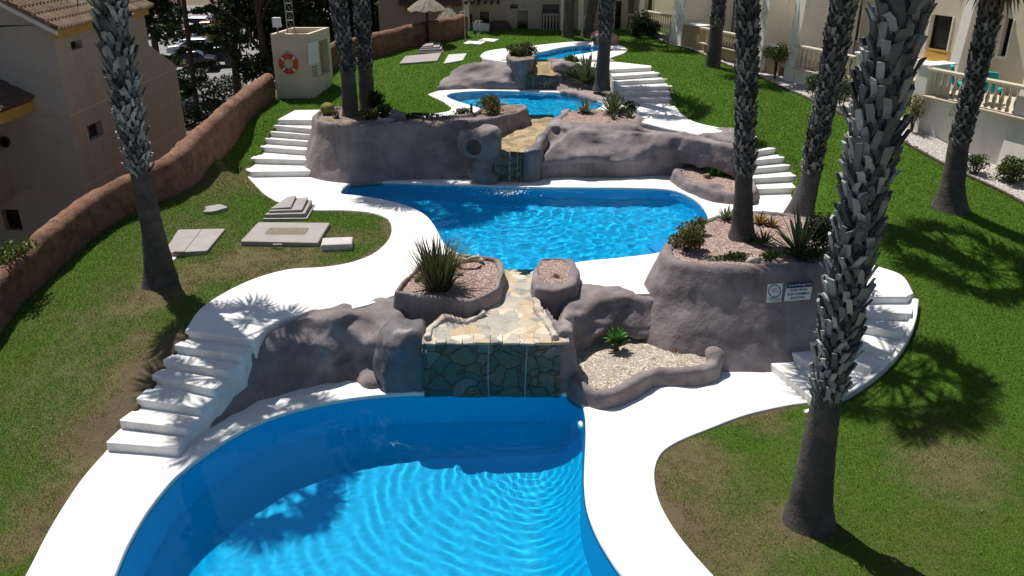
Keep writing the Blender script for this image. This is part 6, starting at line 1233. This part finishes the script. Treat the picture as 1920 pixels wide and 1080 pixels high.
# ================================================================== RIGHT TERRACES
d_ = Vector((-.36, .933, 0)).normalized(); n_ = Vector((-d_.y, d_.x, 0)); n_ = n_ if n_.x < 0 else -n_; O_ = Vector((12.8, 27, 0))
# gravel strip and its edging along the lawn
fp = [tuple((O_+d_*s_)[:2]) for s_ in (-12, -6, 0, 6, 12, 18.5)]
gpoly = [q[:2] for q in gv][::-1]+[(O_+d_*18.5-n_*.5)[:2], (O_-d_*14-n_*.5)[:2]]
gpoly = [tuple(q) for q in gpoly]
gp = gravel(gpoly, 0, M['gravel_white'], None, zf=lambda X, Y: hgt(X, Y)+.035, name='gravel_path', res=.14); tag(gp, kind='structure')
ed = smooth_path([tuple((Vector(q)+n_*.03)) for q in gv], .3); mb = MB()
for i in range(len(ed)-1):
    a, b = Vector(ed[i]), Vector(ed[i+1]); a.z, b.z = float(hgt(a.x, a.y)), float(hgt(b.x, b.y)); nn = Vector((b.y-a.y, a.x-b.x, 0)).normalized()*.05
    mb.add([a-nn+Vector((0, 0, -.1)), a+nn+Vector((0, 0, -.1)), b+nn+Vector((0, 0, -.1)), b-nn+Vector((0, 0, -.1)), a-nn+Vector((0, 0, .06)), a+nn+Vector((0, 0, .06)), b+nn+Vector((0, 0, .06)), b-nn+Vector((0, 0, .06))], [(4, 5, 6, 7), (0, 4, 7, 3), (1, 2, 6, 5)])
tag(mb.build('kerb', pmat('brown_edging', (.10, .075, .055), (.07, .05, .04), 8)), kind='structure')
def sz(px, py, off=0): q = PPL(px, py, O_-n_*off, n_); return (q-O_).dot(d_), q.z
def pt(s_, off, z): return O_+d_*s_-n_*off+Vector((0, 0, z))
def tbox(mb, s0, s1, o0, o1, z0, z1): mb.obox(pt(s0, o0, z0), d_*(s1-s0), -n_*(o1-o0), Vector((0, 0, z1-z0)))
BAL = None
def baluster_mesh():
    mb = MB(); mb.lathe([(.055, 0), (.055, .05), (.03, .07), (.045, .13), (.062, .20), (.055, .28), (.035, .38), (.027, .46), (.04, .50), (.027, .52), (.05, .56), (.05, .60)], (0, 0, 0), 10)
    o = mb.build('baluster', M['stone'], None, True); me = o.data; bpy.data.objects.remove(o); return me
BALM = baluster_mesh()
def balustrade(label, s0, s1, off, zb, ht, step=.235, group='balustrades of the right terraces', mat=None):
    lo_, hi_ = min(s0, s1), max(s0, s1); t = thing('balustrade', label, 'balustrade', pt(lo_, off, zb), 0); o = t.location
    rot = math.atan2(d_.y, d_.x)
    for nm, z0, z1, w in (('bottom_rail', 0, .06, .11), ('top_rail', ht-.09, ht, .12)):
        mb = MB(); mb.obox(-n_*(-w)+Vector((0, 0, z0)), d_*(hi_-lo_), n_*(2*w), Vector((0, 0, z1-z0))); mb.build(nm, mat or M['stone'], t, bevel=.015)
    k = int((hi_-lo_)/step)
    for i in range(k): b = link(bpy.data.objects.new('baluster', BALM), t); b.location = d_*((i+.5)*(hi_-lo_)/k)+Vector((0, 0, .06)); b.scale = (1, 1, (ht-.15)/.60)
    return t
def wallbox(name, label, cat, s0, s1, o0, o1, z0, z1, mat, cap=None):
    t = thing(name, label, cat, pt((s0+s1)/2, o0, z0)); o = Vector(t.location); mb = MB(); mb.obox(pt(s0, o0, z0)-o, d_*(s1-s0), -n_*(o1-o0), Vector((0, 0, z1-z0))); mb.build('wall', mat, t)
    if cap: mb = MB(); mb.obox(pt(s0-.05, o0-.05, z1)-o, d_*(s1-s0+.1), -n_*(o1-o0+.1), Vector((0, 0, .06))); mb.build('cap', cap, t, bevel=.012)
    return t
def buttress(label, s0, s1, o0, z0, z1, lean=.2, dep=1.2, mat='cream'):
    t = thing('buttress', label, 'buttress', pt((s0+s1)/2, o0, z0)); o = Vector(t.location); mb = MB(); v = []
    for s_ in (s0, s1): v += [pt(s_, o0, z0)-o, pt(s_, o0+dep, z0)-o, pt(s_, o0+dep, z1)-o, pt(s_, o0+lean*(z1-z0)/4, z1)-o]
    mb.add(v, [(0, 1, 2, 3), (7, 6, 5, 4), (0, 3, 7, 4), (3, 2, 6, 7), (1, 5, 6, 2)]); mb.build('shaft', M[mat], t); return t
s_a, z_a = sz(1738, 181); s_r = -7.5; zb1 = 1.2
wallbox('terrace_wall', 'grey cream terrace wall under the nearest balustrade on the right', 'wall', s_r, s_a, 0, .25, zb1, z_a, M['cream'])
balustrade('nearest balustrade at the right edge, with teal furniture behind', s_r, s_a-.02, .12, z_a, sz(1745, 125)[1]-z_a)
s_p, _ = sz(1716, 180); wallbox('terrace_pier', 'cream end pier with white top, left of the nearest balustrade', 'pier', s_a, s_p, -.12, .9, 1.6, sz(1722, 120)[1], M['cream'], M['white'])
s_b0, _ = sz(1905, 262); s_b1, _ = sz(1888, 262); buttress('broad cream buttress cut by the right edge of the photo', s_b0-.9, s_b1, -.35, 1.0, 6.5, .5)
tf = pt(s_r, .25, 0)
mb = MB(); mb.obox(pt(s_r, .25, z_a-.12), d_*(s_p-s_r), -n_*2.6, Vector((0, 0, .12))); tag(mb.build('terrace_floor', M['stone']), kind='structure')
# facade behind the terraces
FO = O_-n_*2.7+d_*(-9); FO.z = 1.0; FU = d_
t = thing('townhouse_row', 'beige terraced houses along the right side of the garden', 'houses', FO); HO = FO
ops = []
for p_ in ((1733, 32, 1790, 92), (1868, 36, 1904, 104), (1598, 12, 1620, 74), (1345, -12, 1362, 40), (1150+52, -6, 1226, 18)):
    ops.append(opening(*p_, FO, FU, n_))
mb = Sub(); ops = sorted(ops); pan = facade(mb, FO, FU, n_, 29, 8.0, ops, .25); mb.build('facade', M['beige'], t)
for q, o_ in zip(pan, ops):
    w = lpane(q, M['dark'], t)
    mb = Sub(); u0, v0, u1, v1 = o_
    for a_, b_, c_, e_ in ((u0, v0-.07, u1-u0, .07), (u0, v0, .05, v1-v0), (u1-.05, v0, .05, v1-v0)): mb.obox(FO+FU*a_+Vector((0, 0, b_))-n_*.13, FU*c_, n_*.16, Vector((0, 0, e_)))
    f = mb.build('window_frame', M['cream'], t)
u0, v0, u1, v1 = opening(1733, 92, 1783, 112, FO, FU, n_); mb = Sub(); mb.obox(FO+FU*u0+Vector((0, 0, v0)), FU*(u1-u0), n_*.03, Vector((0, 0, v1-v0-.08))); mb.build('ochre_panel', M['ochre'], t)
mb = Sub(); mb.obox(FO+FU*(u0-.2)+Vector((0, 0, v0-.09)), FU*(u1-u0+.4), n_*.25, Vector((0, 0, .09))); mb.build('ledge', M['white'], t)
s0, _ = sz(1793, 128, 1.7); s1, _ = sz(1780, 126, 1.7); buttress('slender white buttress rising behind the nearest balustrade', s0, s1+.1, 1.7, z_a-.1, 7.5, .35, .9)
# middle terrace
s2a, z2a = sz(1491, 128); s2b, _ = sz(1606, 140); z2b = 2.3
wallbox('terrace_wall', 'low cream wall under the balustrade behind the two planter palms', 'wall', s2b, s2a, 0, .22, z2b, z2a, M['cream'])
balustrade('middle balustrade, seen between the palm trunks', s2b, s2a-.02, .12, z2a, sz(1494, 82)[1]-z2a)
s3a, _ = sz(1622, 150); wallbox('terrace_pier', 'pale cream pier beside the nearest palm trunk, right of the middle balustrade', 'pier', s3a, s2b, -.15, .8, 1.9, sz(1612, 100)[1], M['cream'], M['white'])
mb = MB(); mb.obox(pt(s3a, .25, z2a-.12), d_*(s2a-s3a+3.2), -n_*2.6, Vector((0, 0, .12))); tag(mb.build('terrace_floor', M['stone']), kind='structure')
sp0, _ = sz(1488, 153); sp1, _ = sz(1470, 151); buttress('white leaning buttress left of the middle balustrade', sp0, sp1, -.1, 2.4, 8, .22, 2.7)
sq0, _ = sz(1427, 122); sq1, _ = sz(1415, 121); buttress('white leaning buttress right behind the upright palm trunk', sq0, sq1, -.1, 2.5, 8, .22, 2.7)
sw0, zw = sz(1466, 88, .2); sw1, _ = sz(1428, 82, .2); wallbox('low_wall', 'low tan wall with a white cap behind the round topiary', 'wall', sw0+.02, sw1-.02, .2, .5, 2.5, zw-.06, M['tan'], M['white'])
t = thing('recess_wall', 'sunlit tan wall in the recess between two white buttresses', 'wall', pt((sp1+sq0)/2, 2.4, 2.5)); mb = MB(); o = Vector(t.location); mb.obox(pt(sp1, 2.4, 2.5)-o, d_*(sq0-sp1), -n_*.2, Vector((0, 0, 6))); mb.build('wall', M['tan'], t)
# far terrace
s4a, z4a = sz(1347, 88); s4b, _ = sz(1378, 98); balustrade('small tan balustrade between two far palm trunks', s4b-.3, s4a+1.2, .12, z4a, max(.7, sz(1347, 56)[1]-z4a), .22)
wallbox('terrace_wall', 'low tan wall below the small far balustrade', 'wall', s4b-.3, s4a+1.2, 0, .2, 2.6, z4a, M['tan'])
s5a, z5 = sz(1282, 78); s5b, _ = sz(1310, 80); wallbox('low_wall', 'sunlit low wall with white cap, by the far end of the gravel', 'wall', s5b, s5a, 0, .9, 2.8, sz(1290, 46)[1], M['tan'], M['white'])
s6a, _ = sz(1256, 76); s6b, _ = sz(1278, 78); buttress('bluish shaded buttress at the far end of the gravel strip', s6b, s6a, -.1, 2.8, 8, .3, 2.7)
s7a, z7 = sz(1205, 60); balustrade('shaded balcony balustrade at the far right corner of the garden', s6a+.1, s7a, .2, z7+.1, .95, .2); wallbox('terrace_wall', 'shaded low wall under the far balcony balustrade', 'wall', s6a+.05, s7a, .08, .3, 2.8, z7+.1, M['beige_dim'])
# patio furniture behind the nearest balustrade
M['teal'] = pmat('teal_fabric', (.02, .30, .33), (.03, .36, .40), 6, 4, .8)
def patio_chair(label, s_, off, rz):
    t = thing('patio_chair', label, 'chair', pt(s_, off, z_a), rz); mb = MB(); mb.box(-.27, -.25, .36, .27, .25, .46); mb.build('seat', M['teal'], t, bevel=.03); mb = MB(); mb.obox((-.27, .22, .42), (.54, 0, 0), (0, .09, 0), (0, .12, .55)); mb.build('backrest', M['teal'], t, bevel=.03)
    for a_ in (-1, 1):
        for b_ in (-1, 1): mb = MB(); mb.tube([(a_*.24, b_*.22, 0), (a_*.22, b_*.2, .38)], .02, 6); mb.build('leg', M['darkwood'], t)
patio_chair('teal patio chair just behind the left end of the nearest balustrade', s_a-.55, .75, 1.2)
patio_chair('teal patio chair behind the nearest balustrade, left of the palm trunk', s_a-1.45, .9, 2.3)
patio_chair('teal patio chair behind the nearest balustrade, right of the palm trunk', s_a-3.6, .8, 1.9)
patio_chair('teal patio chair half cut by the right edge of the photo', s_a-4.6, .9, 2.6)
t = thing('barbecue', 'dark covered barbecue on the terrace behind the nearest balustrade', 'barbecue', pt(s_a-3.9, 1.9, z_a), .4); mb = MB(); mb.box(-.5, -.28, .1, .5, .28, .8); mb.build('cart', M['darkwood'], t, bevel=.03); mb = MB(); mb.lathe([(.3, 0), (.29, .12), (.2, .25), (.05, .3)], (0, 0, .8), 16); mb.build('lid', M['dark'], t, True)
q = sz(1786, 212); mb = MB(); torus(mb, (0, 0, 0), n_, .12, .025, 20, 8); o = mb.build('hose_coil', M['cream'], None, True); o.location = pt(q[0], -.04, q[1]); tag(o, 'small pale hose coil hanging on the terrace wall beside the palm', 'hose')
# shrubs of the gravel strip
def gbush(px, py, rpx, label, mat, seed, stem=0, asp=1.0, n=1500, size=.08, name='shrub', tone=(.1, .9)):
    c = gz(px, py, 2.5); r_ = rpx*c.y/FPX*1.03; bush(name, label, 'shrub', c, (r_, r_*.9, r_*asp), n, size, mat, seed, 9, stem, tone=tone)
gbush(1452, 149, 25, 'round clipped topiary on a bare stem before the white buttresses', M['leaf'], 91, .62, .85, 1800, .075, 'topiary', (.3, 1))
gbush(1530, 182, 24, 'dark green shrub left of the right leaning palm trunk on the gravel', M['leaf'], 92, .1, .95, 1300, .08, tone=(0, .6))
gbush(1576, 205, 25, 'taller green shrub right of the right leaning palm trunk on the gravel', M['leaf'], 93, .1, 1.4, 1700, .08, tone=(.1, .9))
gbush(1708, 250, 23, 'thin yellowish shrub by the cream end pier', M['leaf_y'], 94, .35, 1.35, 900, .07, tone=(.2, .9))
gbush(1830, 326, 24, 'small green shrub on the gravel right of the right lawn palm', M['leaf'], 95, .05, .9, 1100, .07, tone=(.1, .8))
gbush(1897, 345, 32, 'biggest round bush at the right edge of the gravel', M['leaf'], 96, .05, .95, 2200, .08, tone=(.2, .95))
# ================================================================== HOUSES AT THE BACK
yb_ = 45.0
t = thing('house', 'shaded beige house closing the garden at the back', 'house', (PY(955, 60, yb_).x, yb_, 3.3)); HO = Vector(t.location)
xl_, xr_ = PY(868, 60, yb_).x, PY(1212, 60, yb_).x; bo, bu, bn = Vector((xl_, yb_, 2.8)), Vector((1, 0, 0)), Vector((0, -1, 0))
ops = [opening(*q, bo, bu, bn) for q in ((900, 22, 917, 46), (956, 8, 971, 16), (970, 20, 990, 57), (1016, 8, 1048, 55), (1122, 8, 1131, 38), (1152, 2, 1166, 58), (1176, 0, 1189, 46))]
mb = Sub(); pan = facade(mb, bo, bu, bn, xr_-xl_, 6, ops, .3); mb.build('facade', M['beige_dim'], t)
for i, q in enumerate(pan): lpane(q, M['tan'] if i == 6 else M['dark'], t, 'door' if i in (0, 2, 3, 5) else 'window')
for px in (1055, 876, 1200, 1088): q = PY(px, 60, yb_-.35); mb = Sub(); mb.box(q.x-.13, yb_-.5, 3.0, q.x+.13, yb_-.22, 8.4); mb.build('column', M['cream'], t)
mb = Sub()
for i in range(6): q = PY(874+i*12, 3, yb_-.8); mb = Sub(); mb.box(q.x-.07, yb_-1.4, q.z-.08, q.x+.07, yb_-.0, q.z+.08); mb.build('pergola_beam', M['darkwood'], t)
for a_, b_ in ((1018, 1046), (1174, 1190)):
    p0, p1 = PY(a_, 58, yb_-.6), PY(b_, 58, yb_-.6); mb = Sub(); mb.box(p0.x, yb_-.62, p0.z+.75, p1.x, yb_-.55, p0.z+.82); x = p0.x
    while x < p1.x: mb.box(x, yb_-.61, p0.z, x+.05, yb_-.56, p0.z+.76); x += .16
    mb.build('railing', M['beige_dim'], t)
y2 = 48.0; t = thing('house', 'low beige house with a tiled porch edge behind the straw parasol', 'house', (PY(790, 60, y2).x, y2, 3.0)); HO = Vector(t.location)
xl_, xr_ = PY(712, 60, y2).x, PY(880, 60, y2).x; bo = Vector((xl_, y2, 1.5)); mb = Sub(); pan = facade(mb, bo, bu, bn, xr_-xl_, 7, [opening(822, 31, 863, 50, bo, bu, bn)], .4); mb.quad((xl_, y2, 1.5), (xl_, y2+8, 1.5), (xl_, y2+8, 8.5), (xl_, y2, 8.5)); mb.build('facade', M['beige_dim'], t); lpane(pan[0], M['dark'], t)
q0, q1 = PY(747, 10, y2-1.1), PY(874, 4, y2-1.1); tile_roof(loc((q0.x, y2-1.1, q0.z)), (1, 0, 0), (0, 1.2, .5), q1.x-q0.x, 1.5, M['tile_dark'], t, 'porch_roof'); mb = Sub(); q2 = PY(752, 18, y2-.2); mb.box(q0.x+.2, y2-.25, q2.z-.12, q0.x+1.7, y2-.0, q2.z+.14); mb.build('ochre_band', M['ochre'], t)
parasol(842, 52, 29, 46, 3.4, 'smaller straw parasol in shade before a dark window', y=46.4)
# curved dark wall and pale screen near the showers
def flat_wall(name, label, px, y, th, mat):
    q = [PY(a, b, y) for a, b in px]; c = Vector((sum(p.x for p in q)/len(q), y, min(p.z for p in q))); t = thing(name, label, 'garden wall', c); n = len(q); mb = MB(); mb.add([p-c for p in q]+[p-c+Vector((0, th, 0)) for p in q], [tuple(range(n)), tuple(range(2*n-1, n-1, -1))]+[(i, i+n, (i+1) % n+n, (i+1) % n) for i in range(n)]); mb.build('wall', mat, t)
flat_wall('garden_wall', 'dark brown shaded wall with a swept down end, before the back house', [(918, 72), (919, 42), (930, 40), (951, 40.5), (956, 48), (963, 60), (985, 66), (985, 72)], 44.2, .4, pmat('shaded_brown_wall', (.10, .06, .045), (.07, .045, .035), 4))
flat_wall('garden_wall', 'cream screen wall between the showers and the dark swept wall', [(888, 72), (886, 41), (900, 43), (917.5, 45), (917.5, 72)], 44.1, .3, M['cream'])
# wall end cap with lamp
t = thing('wall_lamp', 'square black wall lamp glowing white above the terracotta wall end', 'lamp', PY(878, 34, 44.85)); mb = MB(); mb.box(-.2, -.1, -.2, .2, .1, .2); mb.build('housing', M['dark'], t); mb = MB(); mb.box(-.06, -.12, -.06, .06, -.1, .06); mb.build('bulb', M['foam'], t)
# ================================================================== TREES
def tree(label, px, y, zb, h, r_, seed, mat, n=5200, size=.30, name='broadleaf_tree', trunk=.18, lob=26, tone=(0, 1), low=.25, yy=1.0):
    rr = random.Random(seed); p = PY(px, 100, y); t = thing(name, label, 'tree', (p.x, y, zb)); V, F, T = [], [], []
    for i in range(lob):
        f = rr.random(); z = h*(low+(1-low)*f); k = math.sin(math.pi*min(.97, .18+.72*f)); a = rr.uniform(0, 6.28); q = r_*k*math.sqrt(rr.random())*.85; s = r_*rr.uniform(.26, .44)
        leafy(V, F, T, (q*math.cos(a), q*math.sin(a), z), (s, s, s*.8*yy), n//lob, size, rr, tone=tone, shell=.5)
    mesh_t('crown', V, F, T, mat, t); mb = MB(); mb.tube([(0, 0, -.3), (rr.uniform(-.1, .1), 0, h*.35), (rr.uniform(-.3, .3), 0, h*.85)], [trunk*1.3, trunk, trunk*.3], 9)
    for i in range(7): a = i*.9; z = h*rr.uniform(.25, .6); mb.tube([(0, 0, z), (r_*.3*math.cos(a), r_*.3*math.sin(a), z+h*.12), (r_*.7*math.cos(a), r_*.7*math.sin(a), z+h*.2)], [trunk*.5, trunk*.3, .02], 6)
    mb.build('trunk', M['twig'], t); return t
tree('dark dense tree just behind the pump house mast', 545, 46, -1.2, 12, 3.0, 101, M['leaf_d'], 7000, .34)
tree('dark dense tree left of the pump house', 492, 44, -1.2, 12, 2.6, 102, M['leaf_d'], 6500, .32, low=.12)
tree('dark dense tree behind the two slim planter palms', 610, 49, -1.2, 12.5, 3.0, 103, M['leaf_d'], 7000, .34)
tree('dark dense tree between the slim palms and the back house', 668, 52, -1, 12.5, 2.8, 104, M['leaf_d'], 6500, .34)
tree('tree with sunlit green edge left of the straw parasol', 702, 50, -.5, 11, 1.9, 105, M['leaf'], 5000, .26, tone=(0, .75))
tree('yellowish green tree above the car park', 436, 48, -1.2, 11, 1.9, 106, M['leaf_y'], 5200, .24, low=.30, tone=(0, .75))
tree('dark tree behind the roof of the tall house', 292, 52, -1.2, 12, 3.2, 107, M['leaf_d'], 6500, .34, low=.3)
tree('dark tree far behind the car park, left', 350, 92, -1.2, 13, 5.0, 108, M['leaf_d'], 6000, .5)
tree('dark tree far behind the car park, right', 430, 96, -1.2, 14, 5.5, 109, M['leaf_d'], 6000, .5)
tree('dark tree closing the view behind the pump house', 580, 64, -1.2, 15, 5.0, 110, M['leaf_d'], 7000, .45, low=.1)
tree('dark tree closing the view left of the mast', 505, 66, -1.2, 15, 4.5, 111, M['leaf_d'], 7000, .45, low=.1)
tree('dark tree closing the view behind the slim palms', 655, 68, -1.2, 15, 5.0, 112, M['leaf_d'], 7000, .45, low=.1)
# thin layered conifer before the car park
def conifer(label, px, py, seed):
    rr = random.Random(seed); b = P(px, py, -1.25); t = thing('conifer', label, 'tree', b); tops = PY(344, 0, b.y); ax = lambda z: (tops.x-b.x)*z/(tops.z-b.z); h = 13.5; mb = MB(); mb.tube([(ax(z), 0, z) for z in (0, 2, 4, 6, 8, 10, 12)], [.15, .14, .13, .12, .10, .08, .05], 9); mb.build('trunk', M['twig'], t)
    V, F, T = [], [], []; mb = MB(); z = 1.6; k = 0
    while z < h:
        L0 = max(.5, 2.5*(1-z/h*.7)); nbr = rr.randint(3, 5)
        for i in range(nbr):
            a = rr.uniform(0, 6.28); L_ = L0*rr.uniform(.6, 1.1); e = rr.uniform(-.05, .25); p0 = Vector((ax(z), 0, z)); dd = Vector((math.cos(a), math.sin(a), e)); mb.tube([p0, p0+dd*L_*.5, p0+dd*L_+Vector((0, 0, .1))], [.03, .02, .008], 5, cap=False)
            for j in range(5): f = .35+.65*j/4; c = p0+dd*L_*f; leafy(V, F, T, c, (.38, .38, .14), 34, .26, rr, shell=.1)
        z += rr.uniform(.75, 1.15)
    mesh_t('needles', V, F, T, M['leaf_d'], t); mb.build('branches', M['twig'], t)
conifer('thin dark layered conifer between the tall house and the car park', 372, 222, 5)
# ================================================================== CAR PARK
mb = MB(); mb.add([(-60, 44, -1.242), (-8.5, 44, -1.242), (-8.5, 110, -1.242), (-60, 110, -1.242)], [(0, 1, 2, 3)]); tag(mb.build('car_park', M['asphalt']), kind='structure')
def hedge(px0, px1, py, label, seed, hh=.9):
    a, b = P(px0, py, -1.25), P(px1, py-(px1-px0)*.22, -1.25); rr = random.Random(seed); t = thing('hedge', label, 'hedge', a); V, F, T = [], [], []; d = b-a; n = int(d.length/.5)
    for i in range(n+1): leafy(V, F, T, d*i/max(1, n)+Vector((0, 0, hh*.5)), (.5, .5, hh*.55), 110, .22, rr)
    mesh_t('foliage', V, F, T, M['leaf_d'], t); mb = MB(); mb.tube([(0, 0, 0), d*.5+Vector((0, 0, .2)), d], .05, 6); mb.build('stems', M['twig'], t)
hedge(385, 450, 176, 'dark clipped hedge between two pale strips of the car park', 121); hedge(330, 380, 172, 'dark hedge left of the conifer trunk by the tall house', 122, 1.3); hedge(395, 445, 202, 'green hedge just over the garden wall near the conifer', 123, 1.0)
hedge(340, 420, 240, 'low dark planting behind the garden wall by the tall house', 124, 1.2)
CARP = {}
def car_parts():
    prof = [(-2.1, .45), (-2.12, .75), (-1.95, .88), (-1.15, .98), (-.55, 1.38), (.75, 1.42), (1.35, 1.02), (1.95, .92), (2.08, .70), (2.08, .42)]
    bm = MB(); W_ = .84; n = len(prof)
    for s_ in (-1, -.93, .93, 1):
        for x, z in prof: k = 1 if abs(s_) == 1 else 1; zz = z if abs(s_) < 1 else z-.03; nar = 1-.16*max(0, (z-.9)/.5); bm.v.append((x, s_*W_*nar, zz))
    for a in range(3):
        for i in range(n-1): bm.f.append((a*n+i, a*n+i+1, (a+1)*n+i+1, (a+1)*n+i)); bm.mi.append(0)
    bm.f.append(tuple(range(n))); bm.f.append(tuple(reversed(range(3*n, 4*n)))); bm.mi += [0, 0]; o = bm.build('body', M['metal'], None); CARP['body'] = o.data; bpy.data.objects.remove(o)
    def quadm(name, pts, mat):
        mb = MB(); mb.add(pts, [(0, 1, 2, 3)]); o = mb.build(name, mat, None); CARP[name] = o.data; bpy.data.objects.remove(o)
    quadm('windscreen', [(-1.10, -.72, 1.02), (-1.10, .72, 1.02), (-.60, .66, 1.385), (-.60, -.66, 1.385)], M['dark']); quadm('rear_window', [(.82, .66, 1.40), (.82, -.66, 1.40), (1.28, -.72, 1.07), (1.28, .72, 1.07)], M['dark'])
    for v in CARP['windscreen'].vertices: v.co += Vector((-.02, 0, .025))
    for v in CARP['rear_window'].vertices: v.co += Vector((.02, 0, .025))
    for nm, s_ in (('side_window', 1), ('side_window_far', -1)): quadm(nm, [(-1.0, s_*.845, 1.0), (1.1, s_*.845, 1.02), (.7, s_*.785, 1.35), (-.52, s_*.785, 1.32)][::s_], M['dark'])
    mb = MB(); mb.lathe([(.20, -.1), (.31, -.1), (.32, -.06), (.32, .06), (.31, .1), (.20, .1)], (0, 0, 0), 18); o = mb.build('wheel', M['dark'], None); CARP['wheel'] = o.data; bpy.data.objects.remove(o)
    mb = MB(); mb.box(-2.14, .45, .62, -2.08, .75, .76); o = mb.build('headlight', M['foam'], None); CARP['headlight'] = o.data; bpy.data.objects.remove(o)
car_parts()
def car(px, py, rz, col, label, sc=1.0):
    b = P(px, py, -1.24); t = thing('parked_car', label, 'car', b, rz, 'cars parked beyond the wall'); t.scale = (sc,)*3; mt = pmat('car_paint', col, rough=.25, spec=.6)
    def add(nm, key, loc=(0, 0, 0), rot=(0, 0, 0), sc_=(1, 1, 1), mat=None):
        o = link(bpy.data.objects.new(nm, CARP[key] if mat is None else CARP[key].copy()), t); o.location = loc; o.rotation_euler = rot; o.scale = sc_
        if mat: o.data.materials[0] = mat
    add('body', 'body', mat=mt); add('windscreen', 'windscreen'); add('rear_window', 'rear_window'); add('side_window', 'side_window'); add('side_window', 'side_window_far')
    for x in (-1.3, 1.3):
        for s_ in (-1, 1): add('wheel', 'wheel', (x, s_*.78, .32), (R(90), 0, 0))
    for s_ in (-1, 1): add('headlight', 'headlight', (0, 0 if s_ > 0 else -1.2, 0))
car(352, 133, R(12), (.03, .035, .05), 'dark car nearest the tall house in the car park'); car(398, 124, R(12), (.025, .03, .045), 'dark car right of the conifer trunk, nearest row'); car(372, 106, R(10), (.40, .42, .45), 'silver car in the second row behind the conifer')
car(392, 92, R(10), (.03, .05, .12), 'dark blue car in the third row of the car park'); car(328, 68, R(200), (.75, .76, .78), 'white car left of the conifer in the back row', 1.15); car(378, 64, R(190), (.75, .76, .78), 'white car right of the conifer in the back row', 1.1); car(412, 78, R(15), (.30, .32, .35), 'grey car under the yellowish tree'); car(392, 70, R(12), (.42, .05, .03), 'red car in the back row of the car park')
# trunks before the back house
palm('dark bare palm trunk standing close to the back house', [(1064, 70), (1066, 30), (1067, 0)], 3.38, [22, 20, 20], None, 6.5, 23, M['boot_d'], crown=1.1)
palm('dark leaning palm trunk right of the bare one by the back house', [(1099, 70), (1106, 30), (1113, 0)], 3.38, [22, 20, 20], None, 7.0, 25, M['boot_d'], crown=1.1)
bush('shrub', 'dark plant in shade below the far balcony', 'shrub', gz(1196, 70, 3.4), (.55, .45, .75), 1400, .13, M['leaf_d'], 131, 8)
bush('shrub', 'shaded small shrub beside the dark plant below the far balcony', 'shrub', gz(1222, 72, 3.4), (.5, .4, .5), 1000, .12, M['leaf_d'], 132, 7)
# ivy on the near end of the garden wall
rr = random.Random(77); V, F, T = [], [], []; c = PY(18, 480, wb1[4][1]-1.0); t = thing('ivy', 'green ivy spilling over the garden wall at the left edge', 'ivy', c)
for px, py, dy in ((5, 500, 0), (15, 485, 0), (28, 472, 0), (40, 466, .2), (55, 460, .4), (8, 470, .2), (20, 462, .4), (-5, 490, 0), (-10, 515, 0)): q = PY(px, py, c.y+dy)-c; leafy(V, F, T, q, (.22, .28, .16), 90, .10, rr, tone=(.3, 1))
mesh_t('leaves', V, F, T, M['leaf'], t); mb = MB(); mb.tube([PY(-10, 540, c.y)-c, PY(15, 490, c.y)-c, PY(55, 464, c.y+.4)-c], [.02, .015, .008], 6); mb.build('stem', M['twig'], t)
grass()
# ================================================================== LIGHT, SKY, CAMERA
SUN_EL, SUN_AZ = R(62), R(37)            # azimuth: degrees left of straight ahead
sd_ = Vector((-math.sin(SUN_AZ)*math.cos(SUN_EL), math.cos(SUN_AZ)*math.cos(SUN_EL), math.sin(SUN_EL)))
L_ = bpy.data.lights.new('sun', 'SUN'); L_.energy = 4.9; L_.angle = R(.5); L_.color = (1, .955, .89)
lo = link(bpy.data.objects.new('sun', L_)); lo.rotation_euler = sd_.to_track_quat('Z', 'Y').to_euler(); lo.location = sd_*60
L_.cycles.is_caustics_light = True
W = bpy.data.worlds.new('World'); SC.world = W; W.use_nodes = True; nt = W.node_tree
sk = nt.nodes.new('ShaderNodeTexSky'); sk.sky_type = 'NISHITA'; sk.sun_disc = False; sk.sun_elevation = SUN_EL; sk.sun_rotation = -SUN_AZ
nt.links.new(sk.outputs[0], nt.nodes['Background'].inputs[0]); nt.nodes['Background'].inputs[1].default_value = .062
cd = bpy.data.cameras.new('camera'); co = link(bpy.data.objects.new('camera', cd)); co.location = (0, 0, CAM_H); co.rotation_euler = (math.pi/2-PITCH, 0, 0)
cd.sensor_width = 36; cd.lens = FPX/1920*36; cd.clip_end = 3000; SC.camera = co
SC.view_settings.view_transform = 'Standard'; SC.view_settings.look = 'None'; SC.view_settings.exposure = .25; SC.view_settings.gamma = 1
SC.cycles.use_denoising = True; SC.cycles.max_bounces = 8; SC.cycles.transparent_max_bounces = 12; SC.cycles.sample_clamp_indirect = 6
